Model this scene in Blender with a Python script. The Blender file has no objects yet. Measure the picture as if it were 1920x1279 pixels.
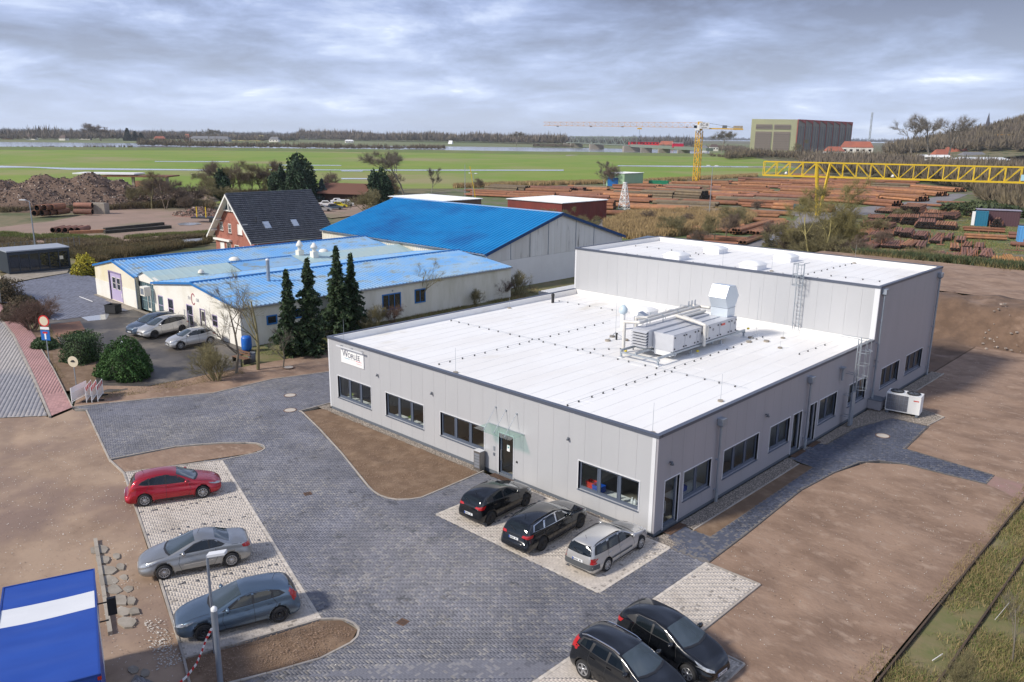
import bpy,bmesh,math,random
import numpy as np
from mathutils import Vector,Matrix,noise
from mathutils.bvhtree import BVHTree
from mathutils.geometry import delaunay_2d_cdt
S = bpy.context.scene
COL = S.collection
R_ = math.radians
rnd = random.Random(7)

# ------------------------------------------------------------ camera
cam_d = bpy.data.cameras.new('camera')
cam = bpy.data.objects.new('camera',cam_d); COL.objects.link(cam); S.camera = cam
cam_d.sensor_width = 36; cam_d.lens = 28.574; cam_d.clip_start = .3; cam_d.clip_end = 20000
CAM = Vector((18.542,-29.072,17.647))
yaw,pitch,roll = -0.7589309,0.2466778,0.0113281
F_ = Vector((math.sin(yaw)*math.cos(pitch),math.cos(yaw)*math.cos(pitch),-math.sin(pitch)))
R0 = Vector((math.cos(yaw),-math.sin(yaw),0)); U0 = R0.cross(F_)
Rv = R0*math.cos(roll)+U0*math.sin(roll); Uv = U0*math.cos(roll)-R0*math.sin(roll)
M = Matrix((Rv,Uv,-F_)).transposed().to_4x4(); M.translation = CAM
cam.matrix_world = M

# ------------------------------------------------------------ sky and sun
SUN = Vector((-.28,-.74,.61)).normalized()
W = bpy.data.worlds.new('World'); S.world = W; W.use_nodes = True
nt = W.node_tree; nt.nodes.clear(); N = nt.nodes.new; Lk = nt.links.new
sky = N('ShaderNodeTexSky'); sky.sky_type = 'NISHITA'; sky.sun_disc = False
sky.sun_elevation = math.asin(SUN.z); sky.sun_rotation = math.atan2(SUN.x,SUN.y)
def wmath(op,a,b=None,c=None):
 n = N('ShaderNodeMath'); n.operation = op
 for i,v in enumerate((a,b,c)):
  if v is None: continue
  if isinstance(v,(int,float)): n.inputs[i].default_value = v
  else: Lk(v,n.inputs[i])
 return n.outputs[0]
tc = N('ShaderNodeTexCoord'); sx = N('ShaderNodeSeparateXYZ'); Lk(tc.outputs['Generated'],sx.inputs[0])
zz = wmath('MAXIMUM',sx.outputs[2],0.0)
den = wmath('ADD',zz,.16)
cx = N('ShaderNodeCombineXYZ')
Lk(wmath('DIVIDE',sx.outputs[0],den),cx.inputs[0]); Lk(wmath('DIVIDE',sx.outputs[1],den),cx.inputs[1])
mp = N('ShaderNodeMapping'); mp.inputs['Rotation'].default_value = (0,0,R_(43)); mp.inputs['Location'].default_value = (-22,14,0)
mp.inputs['Scale'].default_value = (.95,1.0,1)
Lk(cx.outputs[0],mp.inputs[0])
def wnoise(sc,det,rough,dist=0,off=0):
 n = N('ShaderNodeTexNoise'); n.inputs['Scale'].default_value = sc; n.inputs['Detail'].default_value = det
 n.inputs['Roughness'].default_value = rough; n.inputs['Distortion'].default_value = dist
 if off:
  m2 = N('ShaderNodeMapping'); m2.inputs['Location'].default_value = (off,off*.3,0); Lk(mp.outputs[0],m2.inputs[0]); Lk(m2.outputs[0],n.inputs[0])
 else: Lk(mp.outputs[0],n.inputs[0])
 return n.outputs[0]
n1 = wnoise(.42,7,.55,.2); n2 = wnoise(1.5,9,.62,.3,9.3)
mix = wmath('ADD',wmath('MULTIPLY',n1,.60),wmath('MULTIPLY',n2,.40))
cr = N('ShaderNodeValToRGB'); e = cr.color_ramp.elements
e[0].position = .43; e[0].color = (.14,.165,.25,1)
e[1].position = .64; e[1].color = (1.1,1.1,1.1,1)
for p,c in ((.48,(.195,.24,.375,1)),(.53,(.29,.355,.55,1)),(.58,(.49,.56,.73,1))):
 k = e.new(p); k.color = c
Lk(mix,cr.inputs[0])
# the cloud deck brightens towards the horizon all round
hr = N('ShaderNodeValToRGB'); h = hr.color_ramp.elements
h[0].position = 0; h[0].color = (.75,.75,.75,1); h[1].position = .16; h[1].color = (0,0,0,1)
k = h.new(.05); k.color = (.42,.42,.42,1)
Lk(zz,hr.inputs[0])
mx = N('ShaderNodeMixRGB'); Lk(hr.outputs[0],mx.inputs[0]); Lk(cr.outputs[0],mx.inputs[1]); mx.inputs[2].default_value = (.56,.64,.80,1)
sm = N('ShaderNodeMixRGB'); sm.blend_type = 'MULTIPLY'; sm.inputs[0].default_value = 1; Lk(sky.outputs[0],sm.inputs[1]); sm.inputs[2].default_value = (.08,.08,.08,1)
m3 = N('ShaderNodeMixRGB'); m3.inputs[0].default_value = .94; Lk(sm.outputs[0],m3.inputs[1]); Lk(mx.outputs[0],m3.inputs[2])
bg = N('ShaderNodeBackground'); Lk(m3.outputs[0],bg.inputs[0]); bg.inputs[1].default_value = 1.0
wo = N('ShaderNodeOutputWorld'); Lk(bg.outputs[0],wo.inputs[0])
sl = bpy.data.lights.new('sun','SUN'); sl.energy = 3.0; sl.angle = R_(8); sl.color = (1,.93,.83)
so = bpy.data.objects.new('sun',sl); COL.objects.link(so); so.rotation_euler = SUN.to_track_quat('Z','Y').to_euler()
vs = S.view_settings; vs.view_transform = 'Standard'; vs.look = 'None'; vs.exposure = 0.58; vs.gamma = 1; vs.use_curve_mapping = False
S.render.engine = 'CYCLES'
S.cycles.max_bounces = 6; S.cycles.transparent_max_bounces = 12

# ------------------------------------------------------------ materials
MT = {}
def mat(name,col,col2=None,sc=4,rough=.7,metal=0,bump=0,bsc=30,isl=0,coat=0,spec=.5,det=6,stretch=None,thr=(.35,.65),col3=None,sc3=.5,thr3=(.5,.65),alpha=1,trans=0,rr=0):
 if name in MT: return MT[name]
 m = bpy.data.materials.new(name); m.use_nodes = True; t = m.node_tree; b = t.nodes['Principled BSDF']
 b.inputs['Roughness'].default_value = rough; b.inputs['Metallic'].default_value = metal
 b.inputs['Coat Weight'].default_value = coat; b.inputs['Coat Roughness'].default_value = .04; b.inputs['Specular IOR Level'].default_value = spec
 if trans: b.inputs['Transmission Weight'].default_value = trans
 if alpha < 1: b.inputs['Alpha'].default_value = alpha
 c4 = lambda c: (c[0],c[1],c[2],1)
 b.inputs['Base Color'].default_value = c4(col)
 tcn = t.nodes.new('ShaderNodeTexCoord'); co = tcn.outputs['Object']
 if stretch:
  mpn = t.nodes.new('ShaderNodeMapping'); mpn.inputs['Scale'].default_value = stretch; t.links.new(co,mpn.inputs[0]); co = mpn.outputs[0]
 src = None
 def layer(src,c,s,th,d=det):
  nn = t.nodes.new('ShaderNodeTexNoise'); nn.inputs['Scale'].default_value = s; nn.inputs['Detail'].default_value = d; nn.inputs['Roughness'].default_value = .62
  t.links.new(co,nn.inputs[0])
  r = t.nodes.new('ShaderNodeMapRange'); r.inputs[1].default_value = th[0]; r.inputs[2].default_value = th[1]; t.links.new(nn.outputs[0],r.inputs[0])
  x = t.nodes.new('ShaderNodeMixRGB'); t.links.new(r.outputs[0],x.inputs[0])
  if src is None: x.inputs[1].default_value = c4(col)
  else: t.links.new(src,x.inputs[1])
  x.inputs[2].default_value = c4(c)
  return x.outputs[0]
 if col2: src = layer(None,col2,sc,thr)
 if col3: src = layer(src,col3,sc3,thr3,4)
 if isl:
  g1 = t.nodes.new('ShaderNodeNewGeometry'); o1 = t.nodes.new('ShaderNodeObjectInfo')
  ad = t.nodes.new('ShaderNodeMath'); ad.operation = 'ADD'; t.links.new(g1.outputs['Random Per Island'],ad.inputs[0]); t.links.new(o1.outputs['Random'],ad.inputs[1])
  fr = t.nodes.new('ShaderNodeMath'); fr.operation = 'FRACT'; t.links.new(ad.outputs[0],fr.inputs[0])
  r = t.nodes.new('ShaderNodeMapRange'); r.inputs[3].default_value = 1-isl; r.inputs[4].default_value = 1+isl; t.links.new(fr.outputs[0],r.inputs[0])
  x = t.nodes.new('ShaderNodeVectorMath'); x.operation = 'SCALE'
  if src is None: x.inputs[0].default_value = col[:3]
  else: t.links.new(src,x.inputs[0])
  t.links.new(r.outputs[0],x.inputs['Scale']); src = x.outputs[0]
 if src is not None: t.links.new(src,b.inputs['Base Color'])
 if bump:
  nn = t.nodes.new('ShaderNodeTexNoise'); nn.inputs['Scale'].default_value = bsc; nn.inputs['Detail'].default_value = 5; t.links.new(co,nn.inputs[0])
  bp = t.nodes.new('ShaderNodeBump'); bp.inputs['Strength'].default_value = min(1,bump*8); bp.inputs['Distance'].default_value = bump; t.links.new(nn.outputs[0],bp.inputs['Height'])
  t.links.new(bp.outputs[0],b.inputs['Normal'])
 MT[name] = m; return m

# ------------------------------------------------------------ object helpers
def link(o,parent=None,loc=None,rz=None):
 COL.objects.link(o)
 if parent is not None: o.parent = parent
 if loc is not None: o.location = loc
 if rz is not None: o.rotation_euler = (0,0,rz)
 return o
def tag(o,label=None,cat=None,group=None,kind=None):
 if label: o['label'] = label
 if cat: o['category'] = cat
 if group: o['group'] = group
 if kind: o['kind'] = kind
 return o
def thing(name,label,cat,loc=(0,0,0),rz=0,group=None):
 o = bpy.data.objects.new(name,None); o.empty_display_size = .3
 link(o,None,loc,rz); return tag(o,label,cat,group)
def ob(name,me,parent=None,loc=None,rz=None):
 return link(bpy.data.objects.new(name,me),parent,loc,rz)
def setting(name,me=None):
 o = bpy.data.objects.new(name,me); link(o); o['kind'] = 'structure'; return o
class MB:
 def __init__(s): s.v = []; s.f = []; s.m = []; s.sm = []
 def add(s,vs,fs,m=0,sm=False):
  n = len(s.v); s.v += [tuple(p) for p in vs]
  for f in fs: s.f.append(tuple(i+n for i in f)); s.m.append(m); s.sm.append(sm)
  return s
 def bb(s,x0,x1,y0,y1,z0,z1,m=0,T=None):
  vs = [(x0,y0,z0),(x1,y0,z0),(x1,y1,z0),(x0,y1,z0),(x0,y0,z1),(x1,y0,z1),(x1,y1,z1),(x0,y1,z1)]
  if T is not None: vs = [T @ Vector(p) for p in vs]
  return s.add(vs,[(3,2,1,0),(4,5,6,7),(0,1,5,4),(1,2,6,5),(2,3,7,6),(3,0,4,7)],m)
 def box(s,c,d,m=0,rz=0,T=None):
  T2 = Matrix.Translation(c) @ Matrix.Rotation(rz,4,'Z')
  if T is not None: T2 = T @ T2
  return s.bb(-d[0]/2,d[0]/2,-d[1]/2,d[1]/2,-d[2]/2,d[2]/2,m,T2)
 def cyl(s,a,b,r,r2=None,n=10,m=0,cap=True,sm=True):
  a = Vector(a); b = Vector(b); r2 = r if r2 is None else r2; d = (b-a)
  if d.length < 1e-6: return s
  d.normalize(); u = d.orthogonal().normalized(); w = d.cross(u)
  vs = []
  for p,q in ((a,r),(b,r2)):
   for i in range(n):
    t = 2*math.pi*i/n; vs.append(p+(u*math.cos(t)+w*math.sin(t))*q)
  fs = [(i,(i+1) % n,n+(i+1) % n,n+i) for i in range(n)]
  s.add(vs,fs,m,sm)
  if cap: s.add(vs,[tuple(range(n))[::-1],tuple(range(n,2*n))],m)
  return s
 def tube(s,pts,r,n=6,m=0):
  for a,b in zip(pts[:-1],pts[1:]): s.cyl(a,b,r,n=n,m=m)
  return s
 def beam(s,a,b,w,h=None,m=0):
  a = Vector(a); b = Vector(b); d = b-a; L = d.length; h = h or w
  if L < 1e-6: return s
  q = d.to_track_quat('X','Z').to_matrix().to_4x4(); T = Matrix.Translation((a+b)/2) @ q
  return s.bb(-L/2,L/2,-w/2,w/2,-h/2,h/2,m,T)
 def prism(s,poly,z0,z1,m=0):
  n = len(poly); vs = [(p[0],p[1],z0) for p in poly]+[(p[0],p[1],z1) for p in poly]
  fs = [tuple(range(n))[::-1],tuple(range(n,2*n))]+[(i,(i+1) % n,n+(i+1) % n,n+i) for i in range(n)]
  return s.add(vs,fs,m)
 def ext(s,poly3,vec,m=0):
  n = len(poly3); v = Vector(vec); vs = [Vector(p) for p in poly3]; vs = vs+[p+v for p in vs]
  fs = [tuple(range(n))[::-1],tuple(range(n,2*n))]+[(i,(i+1) % n,n+(i+1) % n,n+i) for i in range(n)]
  return s.add(vs,fs,m)
 def lathe(s,prof,c=(0,0,0),n=16,m=0,axis='z',sm=True):
  vs = []
  for r,z in prof:
   for i in range(n):
    t = 2*math.pi*i/n; p = (r*math.cos(t),r*math.sin(t),z)
    if axis == 'y': p = (p[0],p[2],p[1])
    vs.append((p[0]+c[0],p[1]+c[1],p[2]+c[2]))
  k = len(prof); fs = [(j*n+i,j*n+(i+1) % n,(j+1)*n+(i+1) % n,(j+1)*n+i) for j in range(k-1) for i in range(n)]
  return s.add(vs,fs,m,sm)
 def mesh(s,name,mats):
  me = bpy.data.meshes.new(name); me.from_pydata(s.v,[],s.f)
  for q in (mats if isinstance(mats,(list,tuple)) else [mats]): me.materials.append(q)
  if s.f:
   me.polygons.foreach_set('material_index',s.m); me.polygons.foreach_set('use_smooth',s.sm)
  me.update(); return me
 def build(s,name,mats,parent=None,loc=None,rz=None,**kw):
  o = ob(name,s.mesh(name,mats),parent,loc,rz)
  if kw: tag(o,**kw)
  return o
def np_mesh(name,V,Fq,mats,nper=None,smooth=False):
 """V (n,3) floats, Fq (m,k) ints"""
 V = np.asarray(V,dtype=np.float32); Fq = np.asarray(Fq,dtype=np.int32); k = Fq.shape[1]
 me = bpy.data.meshes.new(name); me.vertices.add(len(V)); me.vertices.foreach_set('co',V.ravel())
 me.loops.add(Fq.size); me.loops.foreach_set('vertex_index',Fq.ravel())
 me.polygons.add(len(Fq)); me.polygons.foreach_set('loop_start',np.arange(0,Fq.size,k,dtype=np.int32))
 try: me.polygons.foreach_set('loop_total',np.full(len(Fq),k,dtype=np.int32))
 except Exception: pass
 for q in (mats if isinstance(mats,(list,tuple)) else [mats]): me.materials.append(q)
 me.update(calc_edges=True)
 if smooth: me.polygons.foreach_set('use_smooth',[True]*len(Fq))
 return me
def inpoly(P,poly):
 x = P[:,0]; y = P[:,1]; r = np.zeros(len(P),bool); n = len(poly)
 for i in range(n):
  x0,y0 = poly[i]; x1,y1 = poly[(i+1) % n]
  if y0 == y1: continue
  c = ((y0 > y) != (y1 > y)) & (x < (x1-x0)*(y-y0)/(y1-y0)+x0); r ^= c
 return r
def fill_poly(poly,step,jitter=0):
 """triangulated polygon with interior points"""
 P = []
 n = len(poly)
 for i in range(n):
  a = Vector(poly[i][:2]); b = Vector(poly[(i+1) % n][:2]); k = max(1,int((b-a).length/step))
  for j in range(k): P.append(a.lerp(b,j/k))
 ring = len(P)
 xs = [p[0] for p in poly]; ys = [p[1] for p in poly]
 gx = np.arange(min(xs)+step/2,max(xs),step); gy = np.arange(min(ys)+step/2,max(ys),step)
 if len(gx) and len(gy):
  G = np.array([(x,y) for x in gx for y in gy]); G = G[inpoly(G,[p[:2] for p in poly])]
  if jitter: G = G+np.random.RandomState(3).uniform(-jitter,jitter,G.shape)
  A = np.array([tuple(p) for p in P])
  keep = []
  for q in G:
   if ((A-q)**2).sum(1).min() > (step*.35)**2: keep.append(Vector(q))
  P += keep
 r = delaunay_2d_cdt(P,[(i,(i+1) % ring) for i in range(ring)],[list(range(ring))],2,1e-5)
 return [Vector(p) for p in r[0]],[tuple(f) for f in r[2]]
def sheet(name,poly,z,m,parent=None,thick=0):
 b = MB(); b.add([(p[0],p[1],z) for p in poly],[tuple(range(len(poly)))])
 me = b.mesh(name,m)
 if me.polygons[0].normal.z < 0: me.flip_normals()
 o = ob(name,me,parent)
 if parent is None: o['kind'] = 'structure'
 return o
def relief(name,poly,step,amp,m,z=0,fs=1.0,edge=.6,parent=None,fn=None):
 V,Fs = fill_poly(poly,step,step*.25)
 E = [(Vector(poly[i][:2]),Vector(poly[(i+1) % len(poly)][:2])) for i in range(len(poly))]
 vs = []
 for p in V:
  d = 9
  for a,b in E:
   ab = b-a; t = max(0,min(1,(p-a).dot(ab)/max(ab.length_squared,1e-9))); d = min(d,(p-(a+ab*t)).length)
  k = min(1,d/edge)
  h = noise.fractal((p.x*fs*.5,p.y*fs*.5,3.3),1,2,5)*amp
  if fn: h += fn(p.x,p.y)
  vs.append((p.x,p.y,z+k*h))
 b = MB(); b.add(vs,Fs,0,True); me = b.mesh(name,m)
 if sum(q.normal.z for q in me.polygons) < 0: me.flip_normals()
 o = ob(name,me,parent)
 if parent is None: o['kind'] = 'structure'
 return o
def dup(o,loc=None,rz=None,label=None,parent=None,sc=None):
 c = o.copy(); COL.objects.link(c)
 if parent is not None: c.parent = parent
 if loc is not None: c.location = loc
 if rz is not None: c.rotation_euler = (0,0,rz)
 if sc is not None: c.scale = (sc,sc,sc) if isinstance(sc,(int,float)) else sc
 if label: c['label'] = label
 for ch in o.children: dup(ch,parent=c)
 return c

# ------------------------------------------------------------ numpy value noise
_g = np.random.RandomState(11).rand(256,256)
def vn(x,y,s):
 x = np.asarray(x)*s+100; y = np.asarray(y)*s+100; i = np.floor(x).astype(int); j = np.floor(y).astype(int); fx = x-i; fy = y-j
 fx = fx*fx*(3-2*fx); fy = fy*fy*(3-2*fy)
 a = _g[i % 256,j % 256]; b = _g[(i+1) % 256,j % 256]; c = _g[i % 256,(j+1) % 256]; d = _g[(i+1) % 256,(j+1) % 256]
 return (a*(1-fx)+b*fx)*(1-fy)+(c*(1-fx)+d*fx)*fy
def fbm(x,y,s,o=4):
 r = 0; a = .5
 for k in range(o): r = r+a*vn(np.asarray(x)+k*17.3,np.asarray(y)-k*9.1,s*2**k); a *= .5
 return r/(1-.5**o)
# ------------------------------------------------------------ ground materials
m_scrub = mat('scrub_ground',(.135,.125,.06),(.19,.15,.085),.6,.95,col3=(.07,.085,.03),sc3=.12,thr3=(.45,.6),bump=.05,bsc=3)
m_meadow = mat('meadow_grass',(.135,.23,.012),(.205,.25,.035),.022,.95,col3=(.26,.23,.10),sc3=.009,thr3=(.50,.66),stretch=(1,1,1),bump=.05,bsc=1)
m_far = mat('far_meadow',(.12,.165,.05),(.17,.16,.08),.004,.95)
m_water = mat('water',(.33,.34,.36),rough=.12,spec=.8,bump=.01,bsc=1.5)
m_soil = mat('bare_soil',(.295,.198,.138),(.195,.125,.085),.35,.95,stretch=(.9,1.3,1),bump=.06,bsc=5,col3=(.34,.245,.18),sc3=1.3,thr3=(.54,.74),thr=(.4,.62))
m_soil2 = mat('raked_soil',(.155,.098,.060),(.225,.152,.098),1.1,.97,bump=.05,bsc=9,thr=(.45,.65))
m_soilL = mat('driven_sand',(.35,.25,.175),(.25,.172,.12),.28,.95,bump=.03,bsc=4,col3=(.21,.145,.115),sc3=.12,thr3=(.48,.62),thr=(.42,.6))
m_dirt = mat('lot_dirt',(.30,.205,.160),(.24,.17,.13),.15,.95,col3=(.19,.16,.10),sc3=.06,thr3=(.52,.66),bump=.04,bsc=3)
m_asph = mat('wet_asphalt',(.105,.092,.080),(.055,.05,.046),.22,.55,col3=(.17,.145,.115),sc3=.35,thr3=(.5,.66),bump=.006,bsc=40,thr=(.42,.58))
m_joint = mat('joint_sand',(.15,.14,.135),(.19,.17,.15),2,.95)
m_jointl = mat('light_joint_sand',(.36,.32,.28),(.28,.25,.21),2,.95)
m_kerb = mat('kerb_concrete',(.40,.36,.32),(.30,.27,.23),2,.9,isl=.12,bump=.004,bsc=50)
m_conc = mat('old_concrete',(.34,.30,.25),(.24,.21,.17),1.6,.9,isl=.15,bump=.008,bsc=30)
m_gravel_b = mat('gravel_bed',(.22,.19,.16),(.14,.12,.10),8,.95,bump=.03,bsc=25)
m_grass = mat('dull_grass',(.125,.135,.045),(.18,.15,.07),1.4,.95,col3=(.20,.16,.085),sc3=.5,thr3=(.5,.65),bump=.05,bsc=8)
m_yardg = mat('yard_ground',(.105,.135,.040),(.16,.135,.10),.10,.95,col3=(.085,.12,.03),sc3=.3,thr3=(.5,.6),bump=.05,bsc=2,thr=(.44,.56))
m_roadf = mat('yard_track',(.17,.16,.165),(.23,.21,.20),.2,.8,bump=.03,bsc=2)

# ------------------------------------------------------------ far sheets
sheet('ground',[(-6500,-3000),(3000,-3000),(3000,7000),(-6500,7000)],-.34,m_scrub)
far = sheet('far_meadow',[(-1038.40,33.37),(-2300.06,111.34),(-4517.52,1182.44),(-2694.92,2816.44),(-1220.60,2673.78),(-396.44,878.71),(-645.00,703.58),(-825.24,457.93)],-.32,m_far)
meadow = sheet('meadow',[(-244.04,-15.73),(-207.93,29.30),(-191.49,49.79),(-191.78,65.31),(-159.95,94.39),(-207.00,150.26),(-193.37,169.01),(-189.79,201.28),(-176.58,251.56),(-176.13,351.01),(-215.47,484.53),(-344.57,687.48),(-494.20,911.50),(-653.27,933.49),(-722.49,789.09),(-849.60,713.25),(-1037.78,502.16),(-1090.65,265.50),(-1099.32,37.13)],-.30,m_meadow)
river = sheet('river',[(-983.77,29.99),(-1019.20,246.38),(-996.42,303.92),(-970.83,377.65),(-884.73,492.35),(-750.95,658.98),(-668.97,730.04),(-654.00,788.89),(-579.75,828.32),(-507.31,870.16),(-651.11,1115.41),(-890.95,1076.79),(-1038.10,915.82),(-1208.82,679.87),(-1378.94,546.15),(-1511.58,378.13),(-1617.34,69.15)],-.22,m_water)
for k,pts in enumerate([
 [(-495.11,81.54),(-475.89,101.00),(-431.93,120.09),(-380.87,168.05),(-369.32,162.31),(-409.62,112.60),(-443.58,106.53),(-450.51,94.21),(-465.26,74.98)],
 [(-514.03,198.49),(-489.79,236.82),(-478.31,230.79),(-503.21,193.83)],[(-426.66,229.06),(-399.49,261.21),(-392.22,256.14),(-415.24,222.41)],
 [(-368.84,195.38),(-344.74,223.08),(-324.87,256.90),(-282.50,329.04),(-272.79,317.51),(-315.88,249.40),(-344.67,210.03),(-360.15,190.31)],
 [(-336.52,217.35),(-329.43,225.43),(-322.72,220.51),(-329.17,212.24)],
 [(-310.61,417.70),(-283.38,453.79),(-242.48,502.24),(-212.37,526.86),(-205.61,510.72),(-232.36,481.78),(-269.63,431.88),(-301.21,404.97)],
 [(-274.51,174.17),(-266.59,182.09),(-261.33,178.18),(-267.36,169.19)]]):
 sheet('flood_water',pts,-.20,m_water)
sheet('dike_path',[(-524.26,618.55),(-546.18,666.85),(-610.97,772.23),(-602.98,768.29),(-527.40,649.89),(-502.09,593.73)],-.24,m_conc)
# a grass dike along the near river bank
db = MB(); L1 = [Vector(q+(0,)) for q in ((-911.61,25.53),(-914.03,218.24),(-836.66,400.74),(-681.37,569.35),(-551.45,650.95),(-448.70,737.76),(-409.72,779.73))]
rows = []
for i,p in enumerate(L1):
 d = (L1[min(i+1,len(L1)-1)]-L1[max(i-1,0)]).normalized(); n = Vector((-d.y,d.x,0))
 rows += [p-n*26+Vector((0,0,-.31)),p-n*10+Vector((0,0,2.4)),p-n*6+Vector((0,0,2.4)),p+n*12+Vector((0,0,-.31))]
db.add(rows,[(4*i+j,4*i+4+j,4*i+5+j,4*i+1+j) for i in range(len(L1)-1) for j in range(3)],0,True)
db.build('dike',mat('dike_grass',(.105,.16,.035),(.16,.17,.06),.03,.95),kind='structure')
# pipe yard and dirt lot
sheet('pipe_yard_ground',[(-194.25,167.79),(-168.46,119.53),(-127.75,114.01),(-98.42,93.85),(-74.86,92.27),(-53.66,83.16),(-33.83,80.26),(-25.6,80),(-18.27,69.66),(-10.19,80.97),(5.67,87.89),(-7.28,184.61),(-33.08,210.86),(-86.67,359.30),(-177.91,402.71),(-171.73,347.94),(-174.23,248.21),(-187.49,198.74)],-.20,m_yardg)
sheet('yard_track',[(-92.37,114.83),(-95.31,135.31),(-93.41,156.32),(-76.98,176.56),(-67.30,201.82),(-65.77,230.98),(-68.87,288.85),(-63.95,286.43),(-54.57,223.39),(-54.40,196.80),(-57.67,176.54),(-58.79,158.66),(-53.26,138.82),(-46.21,99.45),(-44.80,93.08),(-46.65,92.94),(-58.51,137.51),(-66.95,161.03),(-86.08,144.32),(-82.31,112.82),(-83.51,103.42)],-.15,m_roadf)
sheet('yard_track',[(-48.71,203.77),(-48.55,216.86),(-27.39,217.76),(-23.33,197.06),(-43.30,193.93)],-.15,m_roadf)
sheet('dirt_lot',[(-158.63,5.89),(-159.21,16.26),(-165.57,27.64),(-183.02,45.93),(-179.53,59.72),(-168.52,63.80),(-120.91,39.29),(-119.21,34.07),(-122.46,23.69),(-121.67,14.40),(-123.25,-1.57)],-.20,m_dirt)
sheet('puddle',[(-143.75,43.60),(-144.85,45.55),(-143.02,47.72),(-139.71,46.78),(-139.35,44.07),(-140.61,42.60)],-.15,m_water)
sheet('drainage_ditch_water',[(-116.55,12.74),(-117.47,20.11),(-117.91,28.86),(-118.52,38.39),(-114.99,36.61),(-113.27,26.83),(-113.06,18.46),(-113.61,12.52)],-.12,m_water)
sheet('parked_car_lot',[(-183.13,100.62),(-176.31,109.41),(-163.32,107.14),(-136.44,85.38),(-133.45,73.15),(-146.39,77.53)],-.15,m_dirt)
# house garden, lawn round the blue barns
sheet('lawn',[(-120,-3),(-100,24),(-103,62),(-60,75),(-25.7,75),(-25.7,1),(-44,0),(-60,10)],-.16,m_grass)
# ------------------------------------------------------------ near ground
barn_yard = sheet('asphalt_yard',[(-78,-2),(-62.5,-5.5),(-58.5,-8.5),(-48.01,-9.51),(-39.31,-10.98),(-38.84,-6.45),(-38.36,0.42),(-42.19,2.41),(-42.6,3.9),(-76.4,3.9)],-.06,m_asph)
sheet('concrete_apron',[(-76.6,2.4),(-65.9,2.4),(-65.9,3.75),(-76.6,3.75)],-.03,m_conc)
sheet('concrete_apron',[(-112.37,17.42),(-96.07,-0.63),(-100.54,1.79),(-97.86,7.98),(-94.42,6.57),(-92.64,1.94),(-91.48,-0.15),(-90.36,-2.16)][1:],-.035,m_conc)
sheet('puddle',[(-66.10,-1.69),(-66.85,-0.68),(-65.42,0.83),(-63.11,-0.29),(-63.60,-1.84)],-.045,m_water)
sheet('puddle',[(-53.35,-2.98),(-53.94,-1.93),(-52.40,-2.00),(-51.66,-2.84),(-52.22,-3.15)],-.045,m_water)
sheet('clay_patch',[(-64.56,-4.84),(-64.12,-2.38),(-59.86,-3.40),(-58.17,-5.77),(-59.81,-6.34)],-.05,mat('clay',(.27,.13,.085),(.2,.12,.08),2,.9))
barn_bed = sheet('planting_bed',[(-62.24,-7.99),(-63.38,-5.21),(-56.80,-6.57),(-52.61,-7.40),(-49.59,-6.20),(-41.48,-9.15),(-41.58,-11.59),(-54.25,-9.10)],-.04,m_soil2)
# left site ground, wheel ruts running along the road
def ruts(x,y):
 v = (x+37)*.36-(y+14)*-.93; w = v+.5*noise.noise((x*.12,y*.12,5)); return -.11*sum(math.exp(-((w-c)/.32)**2) for c in (-1.2,-2.9,-4.6,-6.3))*(.5+noise.noise((x*.2,y*.2,9)))

sand = relief('driven_sand',[(-37.18,-12.18),(-36.6,-12.2),(-36.16,-11.75),(-26.42,-13.93),(-24.08,-14.08),(-6.36,-19.04),(-4.54,-19.59),(-3.5,-24),(-20,-45),(-75,-30),(-72,-18),(-38.00,-17.90),(-38.49,-16.04),(-37.12,-13.93),(-36.25,-13.76)],.34,.05,m_soilL,z=-.05,fs=.8,edge=1.2,fn=ruts)
strip = relief('soil_strip',[(-37.38,-12.08),(-41.47,-10.24),(-41.35,-9.02),(-38.59,-6.56),(-38.53,-4.24),(-38.63,0.57),(-38.31,4.51),(-38.67,8.30),(-25.7,14),(-31.0,10),(-33.9,.6),(-34.04,0.56),(-33.90,-4.09),(-35.42,-7.18)],.5,.05,m_soil,z=-.03,fs=1.2)
tri = relief('soil_bed',[(-26.06,-1.94),(-25.67,-0.32),(-10.74,-0.39),(-10.69,-2.13),(-10.62,-4.82),(-11.27,-5.82),(-12.29,-6.13),(-13.65,-5.85),(-18.33,-4.24),(-22.43,-2.95)],.28,.07,m_soil2,z=0,fs=2.5,edge=.5)
isl1 = relief('soil_island',[(-26.37,-13.89),(-25.77,-10.46),(-24.39,-8.23),(-23.00,-6.95),(-22.02,-7.03),(-21.95,-7.88),(-23.14,-11.07),(-24.18,-13.98)],.3,.05,m_soil,z=0,fs=2,edge=.4)
isl2 = relief('soil_island',[(-6.43,-18.95),(-5.70,-16.90),(-5.10,-14.41),(-4.56,-13.83),(-3.63,-13.78),(-3.18,-14.38),(-3.18,-15.67),(-3.77,-17.39),(-4.30,-19.71)],.25,.06,m_soil2,z=0,fs=2.5,edge=.4)
def tracks(x,y):
 return .035*math.sin((x*.9+y*.25)*2.1)*max(0,math.sin(y*.35+x*.2))
right = relief('bare_plot',[(3.02,-.3),(5.5,-.45),(5.55,-5.6),(7.6,-5.65),(7.6,-14),(11.0,-14),(11.1,2),(11.2,10.8),(11.5,20),(14,50),(0.3,50.2),(0.3,25.6),(3.9,24.7),(4.3,19.7),(9.3,19.0),(9.3,17.5),(5.3,17.2),(3.6,15.9),(2.9,13),(2.6,9.6),(2.95,3)],.42,.07,m_soil,z=-.01,fs=.9,edge=.7,fn=tracks)
relief('soil_strip',[(1.0,1.8),(1.9,1.8),(1.75,13.0),(1.0,13.0)],.22,.03,m_soil2,z=.01,fs=3,edge=.2)
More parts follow.
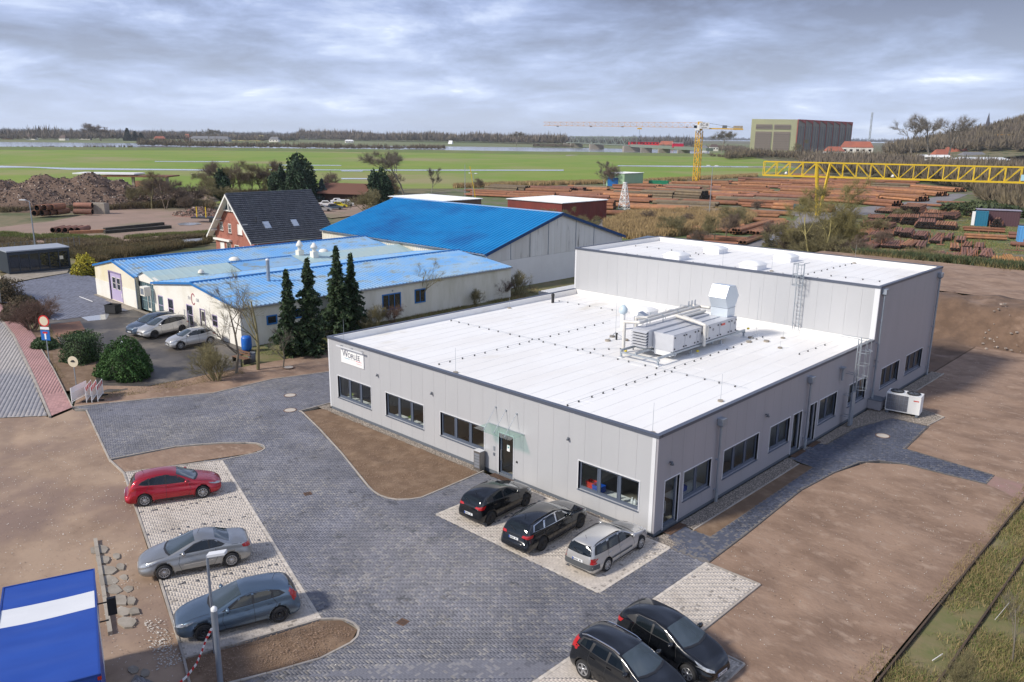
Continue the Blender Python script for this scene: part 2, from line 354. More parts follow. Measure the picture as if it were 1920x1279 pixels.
# spoil bank behind the plot: rises to a flat shelf
def bank(x,y):
 t = (y-50)/4.2; t = max(0,min(1,t)); return 3.3*(t*t*(3-2*t))
bankm = mat('spoil_bank',(.165,.105,.070),(.11,.07,.047),.9,.97,col3=(.23,.155,.11),sc3=.35,thr3=(.54,.68),bump=.06,bsc=5)
relief('bank_shelf',[(-26,57.5),(0,57.8),(40,57),(40,82),(-4,79),(-26,78)],1.0,.2,m_soil,z=3.28,fs=.5,edge=1.0)
relief('spoil_bank',[(-26,49),(-25,38.4),(0.2,38.4),(0.2,50),(15,49.5),(40,49),(40,58.6),(0,59.3),(-26,59)],.5,.35,bankm,z=-.05,fs=.7,edge=1.0,fn=lambda x,y: (bank(x,y)+.25*noise.noise((x*.6,y*.15,1))*(1 if 50 < y < 57 else .2)))
relief('scrub_bank',[(-26,78),(-4,79),(40,82),(40,90),(-4,86.5),(-26,85)],1.0,.3,m_grass,z=2.6,fs=.6,edge=.5)
sheet('rail_bed',[(11.15,-14),(40,-14),(40,49),(14,49),(11.5,20),(11.25,10.8),(11.15,2)],-.03,m_grass)
# ------------------------------------------------------------ stone paving
def attr_mat(name,rough=.75,bump=.002):
 m = bpy.data.materials.new(name); m.use_nodes = True; t = m.node_tree; b = t.nodes['Principled BSDF']; b.inputs['Roughness'].default_value = rough
 a = t.nodes.new('ShaderNodeAttribute'); a.attribute_name = 'tone'
 nn = t.nodes.new('ShaderNodeTexNoise'); nn.inputs['Scale'].default_value = 14; nn.inputs['Detail'].default_value = 5
 tcn = t.nodes.new('ShaderNodeTexCoord'); t.links.new(tcn.outputs['Object'],nn.inputs[0])
 r = t.nodes.new('ShaderNodeMapRange'); r.inputs[3].default_value = .75; r.inputs[4].default_value = 1.25; t.links.new(nn.outputs[0],r.inputs[0])
 x = t.nodes.new('ShaderNodeVectorMath'); x.operation = 'SCALE'; t.links.new(a.outputs['Color'],x.inputs[0]); t.links.new(r.outputs[0],x.inputs['Scale'])
 t.links.new(x.outputs[0],b.inputs['Base Color']); return m
m_pave = attr_mat('paving_stone')
def set_tone(me,cols):
 a = me.color_attributes.new('tone','FLOAT_COLOR','POINT'); c = np.ones((len(cols),4),np.float32); c[:,:3] = cols; a.data.foreach_set('color',c.ravel())
def pave(parent,poly,base_m,tonef,ang=0,a=.2,b=.1,gap=.0025,h=.008,z=.022,single=300,bv=.0025,name='paving_stone',bond='herring',org=(0,0),excl=()):
 ca,sa = math.cos(ang),math.sin(ang)
 P = np.array(poly); Q = np.c_[P[:,0]*ca+P[:,1]*sa,-P[:,0]*sa+P[:,1]*ca]
 x0,y0 = Q.min(0)-.3; x1,y1 = Q.max(0)+.3
 if bond == 'herring':
  I,J = np.meshgrid(np.arange(int(x0/b)-1,int(x1/b)+2),np.arange(int(y0/b)-1,int(y1/b)+2),indexing='ij')
  D = (I-J) % 4; Hs = D == 0; Vs = D == 3
  c = np.concatenate([np.c_[(I[Hs]+1)*b,(J[Hs]+.5)*b,np.full(Hs.sum(),a-gap),np.full(Hs.sum(),b-gap)],np.c_[(I[Vs]+.5)*b,(J[Vs]+1)*b,np.full(Vs.sum(),b-gap),np.full(Vs.sum(),a-gap)]])
 else:
  I,J = np.meshgrid(np.arange(int(x0/a)-1,int(x1/a)+2),np.arange(int(y0/b)-1,int(y1/b)+2),indexing='ij')
  c = np.c_[((I+.5*(J % 2))*a).ravel(),(J*b).ravel(),np.full(I.size,a-gap),np.full(I.size,b-gap)]
 wx = c[:,0]*ca-c[:,1]*sa; wy = c[:,0]*sa+c[:,1]*ca; wp = np.c_[wx,wy]
 k = inpoly(wp,poly)
 for ox,oy in ((.055,0),(-.055,0),(0,.055),(0,-.055)): k &= inpoly(wp+np.array([ox,oy]),poly)
 for e in excl: k &= ~inpoly(wp,e)
 c = c[k]; wp = wp[k]; n = len(c); rs = np.random.RandomState(5)
 tone = tonef(wp[:,0],wp[:,1],rs); hz = z+h+rs.uniform(-.0025,.0025,n)
 # nearest visible stones to the camera singly
 d = np.hypot(wp[:,0]-CAM.x,wp[:,1]-CAM.y); v = (wp-np.array([CAM.x,CAM.y])); dep = v[:,0]*F_.x+v[:,1]*F_.y-CAM.z*F_.z
 px = (v[:,0]*Rv.x+v[:,1]*Rv.y-CAM.z*Rv.z)/dep; py = (v[:,0]*Uv.x+v[:,1]*Uv.y-CAM.z*Uv.z)/dep
 vis = (abs(px) < .625) & (abs(py) < .415)
 order = np.argsort(d+1000*~vis)[:single]; order = order[vis[order]] if single else order[:0]
 one = np.zeros(n,bool); one[order] = True
 R = c[~one]; nr = len(R); cx_,cy_,hx,hy = R[:,0],R[:,1],R[:,2]/2,R[:,3]/2; ht = hz[~one]
 V = np.zeros((nr,8,3),np.float32)
 for q,(sx_,sy_) in enumerate(((-1,-1),(1,-1),(1,1),(-1,1))):
  lx = cx_+sx_*hx; ly = cy_+sy_*hy; V[:,q,0] = lx*ca-ly*sa; V[:,q,1] = lx*sa+ly*ca; V[:,q,2] = z
  lx = cx_+sx_*(hx-bv); ly = cy_+sy_*(hy-bv); V[:,q+4,0] = lx*ca-ly*sa; V[:,q+4,1] = lx*sa+ly*ca; V[:,q+4,2] = ht
 fq = np.array([(4,5,6,7),(0,1,5,4),(1,2,6,5),(2,3,7,6),(3,0,4,7)])
 Fq = (np.arange(nr)[:,None,None]*8+fq[None]).reshape(-1,4)
 me = np_mesh(name+'_field',V.reshape(-1,3),Fq,m_pave); set_tone(me,np.repeat(tone[~one],8,0))
 o = ob(name+'_field',me,parent); o['kind'] = 'stuff'
 cache = {}
 for i in order:
  cc = c[i]; hor = cc[2] > cc[3]; t = tone[i]; key = tuple((t*12).round().astype(int))
  if key not in cache:
   L_,w_ = (a-gap)/2,(b-gap)/2
   vs = [(-L_,-w_,0),(L_,-w_,0),(L_,w_,0),(-L_,w_,0)]+[(sx_*(L_-bv),sy_*(w_-bv),h) for sx_,sy_ in ((-1,-1),(1,-1),(1,1),(-1,1))]
   m2 = bpy.data.meshes.new(name); m2.from_pydata(vs,[],[tuple(int(t) for t in f) for f in fq]); m2.materials.append(m_pave); set_tone(m2,np.repeat(t[None],8,0)); cache[key] = m2
  q = ob(name,cache[key],parent,(wp[i,0],wp[i,1],z+hz[i]-h-z),ang+(0 if hor else math.pi/2))
 return n
def tone_yard(x,y,rs):
 n = len(x); p = fbm(x,y,.22); p2 = fbm(x+50,y,.9); wear = np.clip((p-.46)*4,0,1)
 r = rs.rand(n); base = np.array([.150,.153,.180]); lt = np.array([.250,.238,.228]); dk = np.array([.105,.108,.130])
 dusty = np.clip((fbm(x-30,y+9,.12)-.44)*5,0,1)
 w = np.clip((r > .80)*.8*(.35+dusty)+wear*.20+dusty*.30,0,1); t = base*(1-w[:,None])+lt*w[:,None]
 k = (r < .2)*.6*(1-.5*dusty); t = t*(1-k[:,None])+dk*k[:,None]
 oil = np.clip((fbm(x+80,y-20,1.6)-.66)*6,0,1)*(rs.rand(n) > .4); t = t*(1-.45*oil[:,None])
 return t*(.92+.16*rs.rand(n))[:,None]*(.72+.56*p2)[:,None]*(.8+.4*fbm(x,y*.6,.35))[:,None]
def tone_light(x,y,rs):
 n = len(x); t = np.array([.53,.475,.415])*(.88+.17*rs.rand(n))[:,None]; dirt = np.clip((fbm(x,y,.8)-.54)*4,0,1)*.45
 t = t*(1-dirt[:,None])+np.array([.23,.19,.15])*dirt[:,None]; st = (rs.rand(n) < .03); t[st] *= .55
 return t
def tone_dark(x,y,rs):
 n = len(x); r = rs.rand(n); p = fbm(x,y,.5); k = np.clip((-y+6)/8,0,1)*.6
 t = np.array([.075,.083,.112])*(.7+.6*r)[:,None]*(.7+.6*p)[:,None]
 lt = (rs.rand(n) < .10+.35*k)*(.35+.5*k); t = t*(1-lt[:,None])+np.array([.22,.205,.19])*lt[:,None]
 return t
def tone_pink(x,y,rs):
 n = len(x); return np.array([.40,.225,.21])*(.88+.2*rs.rand(n))[:,None]*(.85+.3*fbm(x,y,.4))[:,None]
def tone_road(x,y,rs):
 n = len(x); d = np.clip((fbm(x,y,.15)-.45)*4,0,1)[:,None]; return (np.array([.36,.33,.31])*(1-d)+np.array([.25,.245,.26])*d)*(.90+.2*rs.rand(n))[:,None]
def tone_blue(x,y,rs):
 n = len(x); return np.array([.15,.16,.205])*(.8+.4*rs.rand(n))[:,None]*(.8+.4*fbm(x,y,.2))[:,None]
# left light bays (long axis turned -15.9 degrees)
LB = [(-24.22,-14.02),(-22.09,-9.58),(-5.16,-14.37),(-6.53,-18.96)]
RB = [(-8.62,-5.55),(1.15,-5.55),(1.15,.0),(1.05,-.35),(-8.7,-.35)]
RB = [(-8.62,-5.55),(1.15,-5.55),(1.15,-.42),(-8.62,-.42)]
NB = [(3.03,-.42),(5.42,-.42),(5.42,-5.62),(7.50,-5.62),(7.50,-16),(3.03,-16)]
yard_poly = [(-36.16,-11.75),(-37.38,-12.08),(-35.30,-7.23),(-33.78,-4.15),(-33.91,0.49),(-33.9,.5),(-31.0,10),(-26.3,10),(-26.3,-2.0),(-26.06,-1.94),(-22.43,-2.95),(-18.33,-4.24),(-13.60,-5.89),(-12.24,-6.17),(-11.23,-5.86),(-10.57,-4.86),(-10.64,-2.17),(-10.75,-0.30),(-10.9,-.45),(-8.62,-.45),(-8.62,-5.55),(1.15,-5.55),(1.15,-.4),(3.03,-.4),(3.03,-16),(-3.4,-24),(-6.8,-20.5),(-4.30,-19.71),(-3.72,-17.42),(-3.13,-15.71),(-3.10,-14.39),(-3.59,-13.73),(-4.62,-13.79),(-5.16,-14.37),(-22.09,-9.58),(-23.00,-11.13),(-21.80,-7.96),(-21.96,-6.97),(-23.04,-6.86),(-24.55,-8.15),(-25.94,-10.39),(-26.65,-13.84)]
yard = sheet('yard_paving',yard_poly,.022,m_joint)
cnt = pave(yard,yard_poly,m_joint,tone_yard)
lb = sheet('parking_paving',LB,.022,m_jointl)
ax = Vector(LB[3])-Vector(LB[0]); A1 = math.atan2(ax.y,ax.x)
# bay markings: courses of every second stone dark, square to the row
o0 = Vector(LB[0]); u1 = ax.normalized(); lenL = ax.length
def tone_lbay(x,y,rs):
 t = tone_light(x,y,rs); s = (x-o0.x)*u1.x+(y-o0.y)*u1.y; w = -(x-o0.x)*u1.y+(y-o0.y)*u1.x
 for q in (3.05,5.6,8.1,10.7,13.2,15.8):
  sk = q+w*.10
  on = (abs(s-sk) < .05) & ((w % .6) < .30); t[on] = np.array([.085,.085,.095])
 return t
pave(lb,LB,m_jointl,tone_lbay,ang=A1)
rb = sheet('parking_paving',RB,.022,m_jointl)
def tone_rbay(x,y,rs):
 t = tone_light(x,y,rs)
 for q in (-5.85,-3.35,-.9):
  on = (abs(x-q+.25) < .05) & ((y % .6) < .30) & (y > -4.9); t[on] = np.array([.085,.085,.095])
 return t
pave(rb,RB,m_jointl,tone_rbay)
nb = sheet('parking_paving',NB,.022,m_jointl)
def tone_nbay(x,y,rs):
 t = tone_light(x,y,rs)
 for q in (-5.6,-8.2,-10.8):
  on = (abs(y-q) < .05) & ((x % .6) < .30); t[on] = np.array([.085,.085,.095])
 return t
pave(nb,NB,m_jointl,tone_nbay)
path_poly = [(1.15,-.4),(3.03,-.4),(2.92,3),(2.58,9.6),(2.85,13),(3.3,15.6),(4.0,16.7),(5.3,17.2),(9.3,17.45),(9.3,18.95),(4.4,19.6),(4.1,24.75),(1.9,24.75),(.95,21.0),(.85,17.0),(.25,16.6),(.25,13.3),(1.75,13.0),(1.9,1.8),(.95,1.75),(.25,1.9),(.25,.6),(1.15,.0)]
path = sheet('footpath_paving',path_poly,.022,m_joint)
pave(path,path_poly,m_joint,tone_dark,single=300)
sheet('red_path',[(9.3,17.45),(9.3,18.95),(11,18.9),(14,18),(12.5,15.8),(11.2,16.4)],.0,mat('reddish_sand',(.30,.18,.16),(.25,.17,.13),1.5,.95,bump=.01))
walk_poly = [(-77.95,-5.48),(-70.88,-6.02),(-63.52,-6.92),(-60.10,-7.50),(-54.97,-8.60),(-47.97,-9.90),(-37.41,-12.11),(-36.51,-13.74),(-47.03,-11.58),(-56.75,-9.69),(-62.28,-8.62),(-70.57,-7.45),(-83.40,-7.07),(-88.28,-5.91)]
walk = sheet('pavement',walk_poly,.02,mat('pink_joint',(.38,.22,.205),rough=.9))
pave(walk,walk_poly,m_joint,tone_pink,ang=-.45,a=.2,b=.2,bond='run',single=150,z=.02)
road_poly = [(-70.05,-7.59),(-62.09,-8.71),(-56.62,-9.81),(-46.93,-11.69),(-36.87,-13.82),(-38.49,-16.04),(-40.23,-17.95),(-54.90,-18.67),(-76.34,-14.89),(-82.74,-7.23)]
road = sheet('road',road_poly,-.01,mat('road_joint',(.35,.325,.31),rough=.9))
pave(road,road_poly,m_joint,tone_road,ang=-.40,a=.25,b=.25,gap=.0025,h=.008,bond='run',single=0,z=-.01)
blue_poly = [(-89.59,-2.36),(-90.68,-0.38),(-91.82,1.69),(-93.99,6.43),(-95.12,7.71),(-87.23,7.81),(-76.31,3.63),(-65.71,2.77),(-65.80,-0.30),(-65.81,-3.82),(-70.06,-4.79),(-76.84,-4.29),(-79.19,-5.14),(-88.65,-5.82),(-90.51,-5.37)]
lot = sheet('lot_paving',blue_poly,-.035,mat('lot_joint',(.13,.13,.16),rough=.9))
pave(lot,blue_poly,m_joint,tone_blue,a=.3,b=.3,bond='run',single=0,z=-.035)
sheet('painted_line',[(-76.77,1.95),(-72.85,1.94),(-72.60,1.79),(-76.50,1.80)],.012,mat('white_line',(.7,.7,.7),rough=.8))
# old concrete slabs in the sand: broken slabs, each on its own
for q in [[(-16.3,-17.8),(-16.0,-18.03),(-16.25,-18.32),(-16.44,-18.47),(-16.9,-18.33),(-16.94,-17.94),(-16.58,-17.79)],[(-15.31,-18.12),(-15.07,-18.3),(-15.24,-18.52),(-15.65,-18.56),(-15.98,-18.45),(-15.92,-18.28),(-15.59,-18.05)],[(-14.15,-18.25),(-13.98,-18.52),(-14.15,-18.74),(-14.6,-18.89),(-14.93,-18.64),(-14.96,-18.52),(-14.52,-18.23)],[(-13.29,-18.53),(-13.13,-18.72),(-13.25,-18.97),(-13.72,-19.14),(-14.09,-18.98),(-14.03,-18.62),(-13.64,-18.52)],[(-12.38,-18.73),(-12.31,-18.99),(-12.51,-19.15),(-12.89,-19.23),(-13.03,-19.12),(-13.16,-18.8),(-12.99,-18.71)],[(-11.59,-18.88),(-11.32,-19.03),(-11.61,-19.33),(-11.89,-19.37),(-12.22,-19.25),(-12.26,-18.94),(-11.97,-18.79)],[(-10.75,-19.06),(-10.58,-19.24),(-10.62,-19.4),(-11.0,-19.5),(-11.24,-19.49),(-11.36,-19.21),(-10.93,-19.02)],[(-9.88,-19.21),(-9.65,-19.46),(-9.81,-19.68),(-10.3,-19.74),(-10.54,-19.64),(-10.55,-19.42),(-10.14,-19.17)],[(-15.3,-17.7),(-15.13,-17.79),(-15.14,-17.9),(-15.44,-17.94),(-15.66,-17.86),(-15.68,-17.72),(-15.52,-17.63)],[(-14.33,-17.89),(-14.03,-18.05),(-14.13,-18.15),(-14.41,-18.19),(-14.6,-18.12),(-14.7,-17.97),(-14.53,-17.87)],[(-13.27,-18.18),(-13.11,-18.28),(-13.21,-18.38),(-13.48,-18.42),(-13.62,-18.38),(-13.66,-18.2),(-13.56,-18.13)],[(-12.21,-18.4),(-12.13,-18.54),(-12.14,-18.65),(-12.49,-18.68),(-12.59,-18.61),(-12.66,-18.45),(-12.47,-18.31)],[(-11.38,-18.62),(-11.12,-18.81),(-11.26,-18.93),(-11.39,-18.94),(-11.73,-18.81),(-11.78,-18.7),(-11.61,-18.6)],[(-10.45,-18.88),(-10.33,-18.9),(-10.46,-19.16),(-10.66,-19.19),(-10.88,-19.03),(-10.92,-18.89),(-10.7,-18.81)],[(-7.01,-20.3),(-6.9,-20.41),(-6.96,-20.56),(-7.2,-20.59),(-7.4,-20.51),(-7.38,-20.34),(-7.14,-20.27)],[(-6.62,-20.1),(-6.46,-20.22),(-6.5,-20.36),(-6.67,-20.4),(-6.87,-20.29),(-6.95,-20.19),(-6.79,-20.09)]]:
 b = MB(); b.prism(q if sum(q[i][0]*q[(i+1) % 7][1]-q[(i+1) % 7][0]*q[i][1] for i in range(7)) > 0 else q[::-1],-.1,.012+rnd.uniform(-.012,.02)); b.build('broken_slab',m_conc,sand)
# ------------------------------------------------------------ kerbs: every stone a piece
kerb_cache = {}
def kerb(pts,closed=False,w=.08,top=.05,ln=1.0,m=None,parent=None,name='kerb'):
 root = parent or setting(name); m = m or m_kerb
 P = [Vector(p[:2]) for p in pts]; P = P+[P[0]] if closed else P
 for a,b in zip(P[:-1],P[1:]):
  L_ = (b-a).length
  if L_ < .05: continue
  n = max(1,round(L_/ln)); d = L_/n; key = (round(d,2),w,top,m.name)
  if key not in kerb_cache:
   k = MB(); k.bb(-d/2+.006,d/2-.006,-w/2,w/2,-.12,top); kerb_cache[key] = k.mesh('kerb_stone',m)
  for i in range(n):
   c = a.lerp(b,(i+.5)/n); ob('kerb_stone' if ln > .3 else 'edging_stone',kerb_cache[key],root,(c.x,c.y,rnd.uniform(-.004,.004)),math.atan2((b-a).y,(b-a).x)+rnd.uniform(-.004,.004))
 return root
kerb([(-37.38,-12.08),(-35.30,-7.23),(-33.78,-4.15),(-33.91,0.49),(-33.9,.5),(-31.0,10)],top=.07)
kerb([(-36.11,-11.70),(-26.57,-13.87),(-24.15,-14.05),(-13.68,-16.90),(-6.50,-18.98),(-4.30,-19.71)],top=.06)
kerb([(-26.57,-13.87),(-25.86,-10.43),(-25.14,-9.17),(-24.47,-8.19),(-23.63,-7.28),(-23.04,-6.86),(-22.47,-6.77),(-21.96,-6.97),(-21.71,-7.41),(-21.80,-7.96),(-22.09,-9.58),(-23.25,-11.91),(-24.15,-14.05)],ln=.8)
kerb([(-6.50,-18.98),(-5.16,-14.37),(-4.83,-14.00),(-4.45,-13.72),(-4.02,-13.64),(-3.59,-13.73),(-3.26,-14.05),(-3.12,-14.45),(-3.13,-15.71),(-3.72,-17.42),(-4.33,-19.00)],ln=.8)
kerb([(-26.3,6),(-26.3,-2.0),(-26.06,-1.94),(-22.43,-2.95),(-18.33,-4.24),(-13.60,-5.89),(-12.88,-6.09),(-12.24,-6.17),(-11.67,-6.08),(-11.23,-5.86),(-10.82,-5.41),(-10.57,-4.86),(-10.64,-2.17),(-10.75,-0.30)],ln=.7,top=.06)
kerb([(3.03,-.42),(5.48,-.42),(5.48,-5.62)],ln=1.0)
kerb([(5.48,-5.62),(7.56,-5.62),(7.56,-16)],ln=1.0)
kerb([(.98,1.85),(.98,12.95)],ln=1.0,top=.04)
kerb([(3.05,-.35),(2.95,3),(2.62,9.6),(2.89,13),(3.35,15.6),(4.05,16.65),(5.3,17.15),(9.3,17.4)],ln=1.0,w=.05,top=.035,m=mat('dark_edging',(.10,.095,.095),rough=.9))
kerb([(9.3,19.0),(4.45,19.65),(4.15,24.8)],ln=1.0,w=.05,top=.035,m=MT['dark_edging'])
kerb([(-70.31,-7.52),(-62.06,-8.68),(-56.56,-9.74),(-46.88,-11.63),(-36.40,-13.78)],ln=1.0,w=.14,top=.06)
kerb([(-17.53,-17.89),(-9.80,-20.18)],ln=.9,w=.15,top=.08,m=m_conc)
kerb([(-37.41,-12.11),(-47.97,-9.90),(-54.97,-8.60)],ln=1.0,w=.06,top=.07)
kerb([(-36.86,-12.16),(-28,.1)][:1]+[(-36.26,-11.55)],ln=.5)
for pl_ in (LB,RB):
 kerb(pl_ if pl_ is RB else [LB[1],LB[2]],closed=pl_ is RB,ln=.2,w=.13,top=.037,m=mat('light_edging',(.53,.48,.42),rough=.85,isl=.15),parent=lb if pl_ is LB else rb)
kerb([(3.03,-.42),(3.03,-16)],ln=.2,w=.13,top=.037,m=MT['light_edging'],parent=nb)
kerb([(.55,26.1),(1.0,26.1),(1.0,38.6)],ln=1.0,w=.06,top=.05)
kerb([(4.05,24.9),(4.3,27.4),(1.2,28.6)],ln=1.0,w=.06,top=.05)
# ------------------------------------------------------------ gravel strips (pebbles as stuff over a bed)
def pebbles(name,poly,n,r0,r1,m,z=.0,flat=.6,seed=1):
 rs = np.random.RandomState(seed); P = np.array(poly); lo = P.min(0); hi = P.max(0)
 out = np.zeros((0,2))
 while len(out) < n:
  q = rs.uniform(lo,hi,(n*2,2)); out = np.vstack([out,q[inpoly(q,poly)]])
 out = out[:n]; base = np.array([(1,0,0),(-.5,.86,0),(-.5,-.86,0),(0,0,1),(0,0,-.4)])
 th = rs.uniform(0,6.28,n); r = rs.uniform(r0,r1,n); c,s_ = np.cos(th),np.sin(th)
 st = rs.uniform(.6,1.3,(n,1)); V = np.zeros((n,5,3),np.float32)
 V[:,:,0] = out[:,:1]+r[:,None]*(base[None,:,0]*c[:,None]*st-base[None,:,1]*s_[:,None]); V[:,:,1] = out[:,1:]+r[:,None]*(base[None,:,0]*s_[:,None]*st+base[None,:,1]*c[:,None]); V[:,:,2] = z+r[:,None]*base[None,:,2]*flat
 f = np.array([(0,1,3),(1,2,3),(2,0,3)]); Fq = (np.arange(n)[:,None,None]*5+f[None]).reshape(-1,3)
 o = ob(name,np_mesh(name,V.reshape(-1,3),Fq,m)); o['kind'] = 'stuff'; return o
m_peb = mat('pebble',(.36,.31,.26),rough=.85,isl=.55)
m_wht = mat('pale_stone',(.55,.52,.47),rough=.85,isl=.3)
m_clod = mat('soil_clod',(.25,.17,.12),rough=.95,isl=.35)
for poly in ([(-26.2,-.62),(-10.9,-.62),(-10.9,-.13),(-25.6,-.13),(-25.6,10),(-26.2,10)],[(-8.7,-.42),(1.1,-.42),(1.9,.1),(.9,.55),(.25,.5),(.14,-.13),(-8.7,-.13)],
             [(.14,1.95),(.94,1.85),(.94,12.95),(.14,13.4)],[(.14,16.4),(.8,17.1),(.9,21.0),(1.9,24.8),(4.1,24.85),(4.25,27.3),(1.2,28.5),(.95,38.5),(.14,38.5)],[(.14,15.2),(.6,15.2),(.6,15.8),(.14,15.8)]):
 sheet('gravel_bed',poly,.012,m_gravel_b)
 A = abs(sum(poly[i][0]*poly[(i+1) % len(poly)][1]-poly[(i+1) % len(poly)][0]*poly[i][1] for i in range(len(poly))))/2
 pebbles('gravel',poly,int(A*420),.018,.038,m_peb,.02)
rp = [(3.2,0),(5.5,-.45),(5.6,-5.6),(7.7,-5.7),(7.7,-13),(11,-13),(11.2,10.8),(13,40),(1.2,45),(1.2,29),(4.5,20),(9,19.2),(9,17),(5,17),(3.4,15.6),(2.8,9.6)]
pebbles('soil_clods',rp,3500,.012,.04,m_clod,.0,seed=2)
pebbles('stone_chips',rp,1100,.012,.032,m_wht,.03,seed=3)
pebbles('soil_clods',[(-26.06,-1.94),(-10.74,-0.39),(-10.69,-2.13),(-11.27,-5.82),(-13.65,-5.85),(-18.33,-4.24)],3500,.012,.04,m_clod,.03,seed=4)
pebbles('soil_clods',[(-6.43,-18.95),(-5.10,-14.41),(-3.63,-13.78),(-3.18,-15.67),(-4.33,-19.00)],2500,.012,.035,m_clod,.03,seed=5)
lp = [(-35.61,-11.94),(-23.97,-14.17),(-6.36,-19.04),(-4.57,-19.61),(-20,-35),(-27.73,-18.91),(-37.71,-16.24)]
pebbles('stone_chips',lp,1500,.012,.035,m_wht,.0,seed=6)
pebbles('soil_clods',lp,2500,.012,.035,mat('sand_clod',(.30,.21,.15),rough=.95,isl=.3),-.01,seed=7)
pebbles('stone_chips',[(-9.88,-18.94),(-9.46,-18.52),(-6.36,-19.04),(-6.50,-19.99)],260,.02,.05,m_wht,.0,seed=8)
def bankstones(n=260):
 b = MB(); rs = random.Random(4)
 for i in range(n):
  x = rs.uniform(.5,30); y = rs.uniform(49.6,55); r = rs.uniform(.03,.11); z = bank(x,y)+.05
  b.box((x,y,z),(r*2,r*1.4,r),rz=rs.uniform(0,3),T=None)
 b.build('bank_rubble',mat('rubble_bit',(.40,.34,.29),rough=.9,isl=.35),kind='stuff')
bankstones()

# ============================================================ grey flat-roofed building
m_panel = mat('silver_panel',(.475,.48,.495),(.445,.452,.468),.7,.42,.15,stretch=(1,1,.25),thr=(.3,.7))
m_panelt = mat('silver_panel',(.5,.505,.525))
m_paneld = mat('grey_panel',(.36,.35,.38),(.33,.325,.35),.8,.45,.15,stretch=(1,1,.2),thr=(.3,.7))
m_trim = mat('bright_trim',(.66,.67,.69),rough=.4,metal=.1)
m_cop = mat('coping_metal',(.115,.13,.17),rough=.4,metal=.4)
m_frame = mat('blue_grey_frame',(.085,.105,.145),rough=.4)
m_memb = mat('roof_membrane',(.80,.79,.77),(.76,.74,.71),.25,.6,thr=(.45,.6),col3=(.62,.58,.50),sc3=.35,thr3=(.60,.74),stretch=(1,.35,1))
m_seam = mat('membrane_seam',(.70,.69,.67),(.79,.78,.76),.6,.6,thr=(.4,.55))
m_dark = mat('dark_rubber',(.02,.02,.022),rough=.6)
m_zinc = mat('zinc',(.36,.40,.46),(.30,.34,.40),3,.4,.6)
m_galv = mat('galvanised',(.42,.46,.50),(.34,.38,.42),5,.45,.6)
m_white = mat('white_paint',(.78,.78,.77),rough=.5)
m_inwall = mat('interior_wall',(.45,.42,.36),rough=.8)
m_infloor = mat('interior_floor',(.30,.27,.23),rough=.5)
m_screed = mat('plinth',(.12,.135,.16),rough=.8)
def glass_mat(name,tint=(.75,.85,.85),a=.25):
 m = bpy.data.materials.new(name); m.use_nodes = True; t = m.node_tree; t.nodes.clear()
 o = t.nodes.new('ShaderNodeOutputMaterial'); mx = t.nodes.new('ShaderNodeMixShader'); tr = t.nodes.new('ShaderNodeBsdfTransparent'); gl = t.nodes.new('ShaderNodeBsdfGlossy')
 gl.inputs['Roughness'].default_value = .02; tr.inputs[0].default_value = (*tint,1); fr = t.nodes.new('ShaderNodeFresnel'); fr.inputs[0].default_value = 1.5
 ad = t.nodes.new('ShaderNodeMath'); ad.operation = 'MULTIPLY_ADD'; ad.inputs[1].default_value = 1.6; ad.inputs[2].default_value = a*.2; t.links.new(fr.outputs[0],ad.inputs[0]); ad.use_clamp = True
 ge = t.nodes.new('ShaderNodeNewGeometry'); iv = t.nodes.new('ShaderNodeMath'); iv.operation = 'SUBTRACT'; iv.inputs[0].default_value = 1; t.links.new(ge.outputs['Backfacing'],iv.inputs[1])
 mu = t.nodes.new('ShaderNodeMath'); mu.operation = 'MULTIPLY'; t.links.new(ad.outputs[0],mu.inputs[0]); t.links.new(iv.outputs[0],mu.inputs[1])
 t.links.new(mu.outputs[0],mx.inputs[0]); t.links.new(tr.outputs[0],mx.inputs[1]); t.links.new(gl.outputs[0],mx.inputs[2]); t.links.new(mx.outputs[0],o.inputs[0]); return m
m_glass = glass_mat('window_glass',(.93,.96,.96),.15)
m_canopy = glass_mat('canopy_glass',(.80,.94,.89),.3)
XL,H1,H2,YT,YE = -25.61,4.88,8.43,25.31,37.97
bld = thing('office_building','grey panel-clad office and hall building with white flat roofs','building',(0,0,0))
def cells(u0,u1,z0,z1,ops):
 us = sorted({u0,u1,*[u for o in ops for u in o[:2] if u0 < u < u1]}); zs = sorted({z0,z1,*[z for o in ops for z in o[2:] if z0 < z < z1]})
 for a,b in zip(us[:-1],us[1:]):
  for c,d in zip(zs[:-1],zs[1:]):
   um,zm = (a+b)/2,(c+d)/2
   if not any(o[0] < um < o[1] and o[2] < zm < o[3] for o in ops): yield a,b,c,d
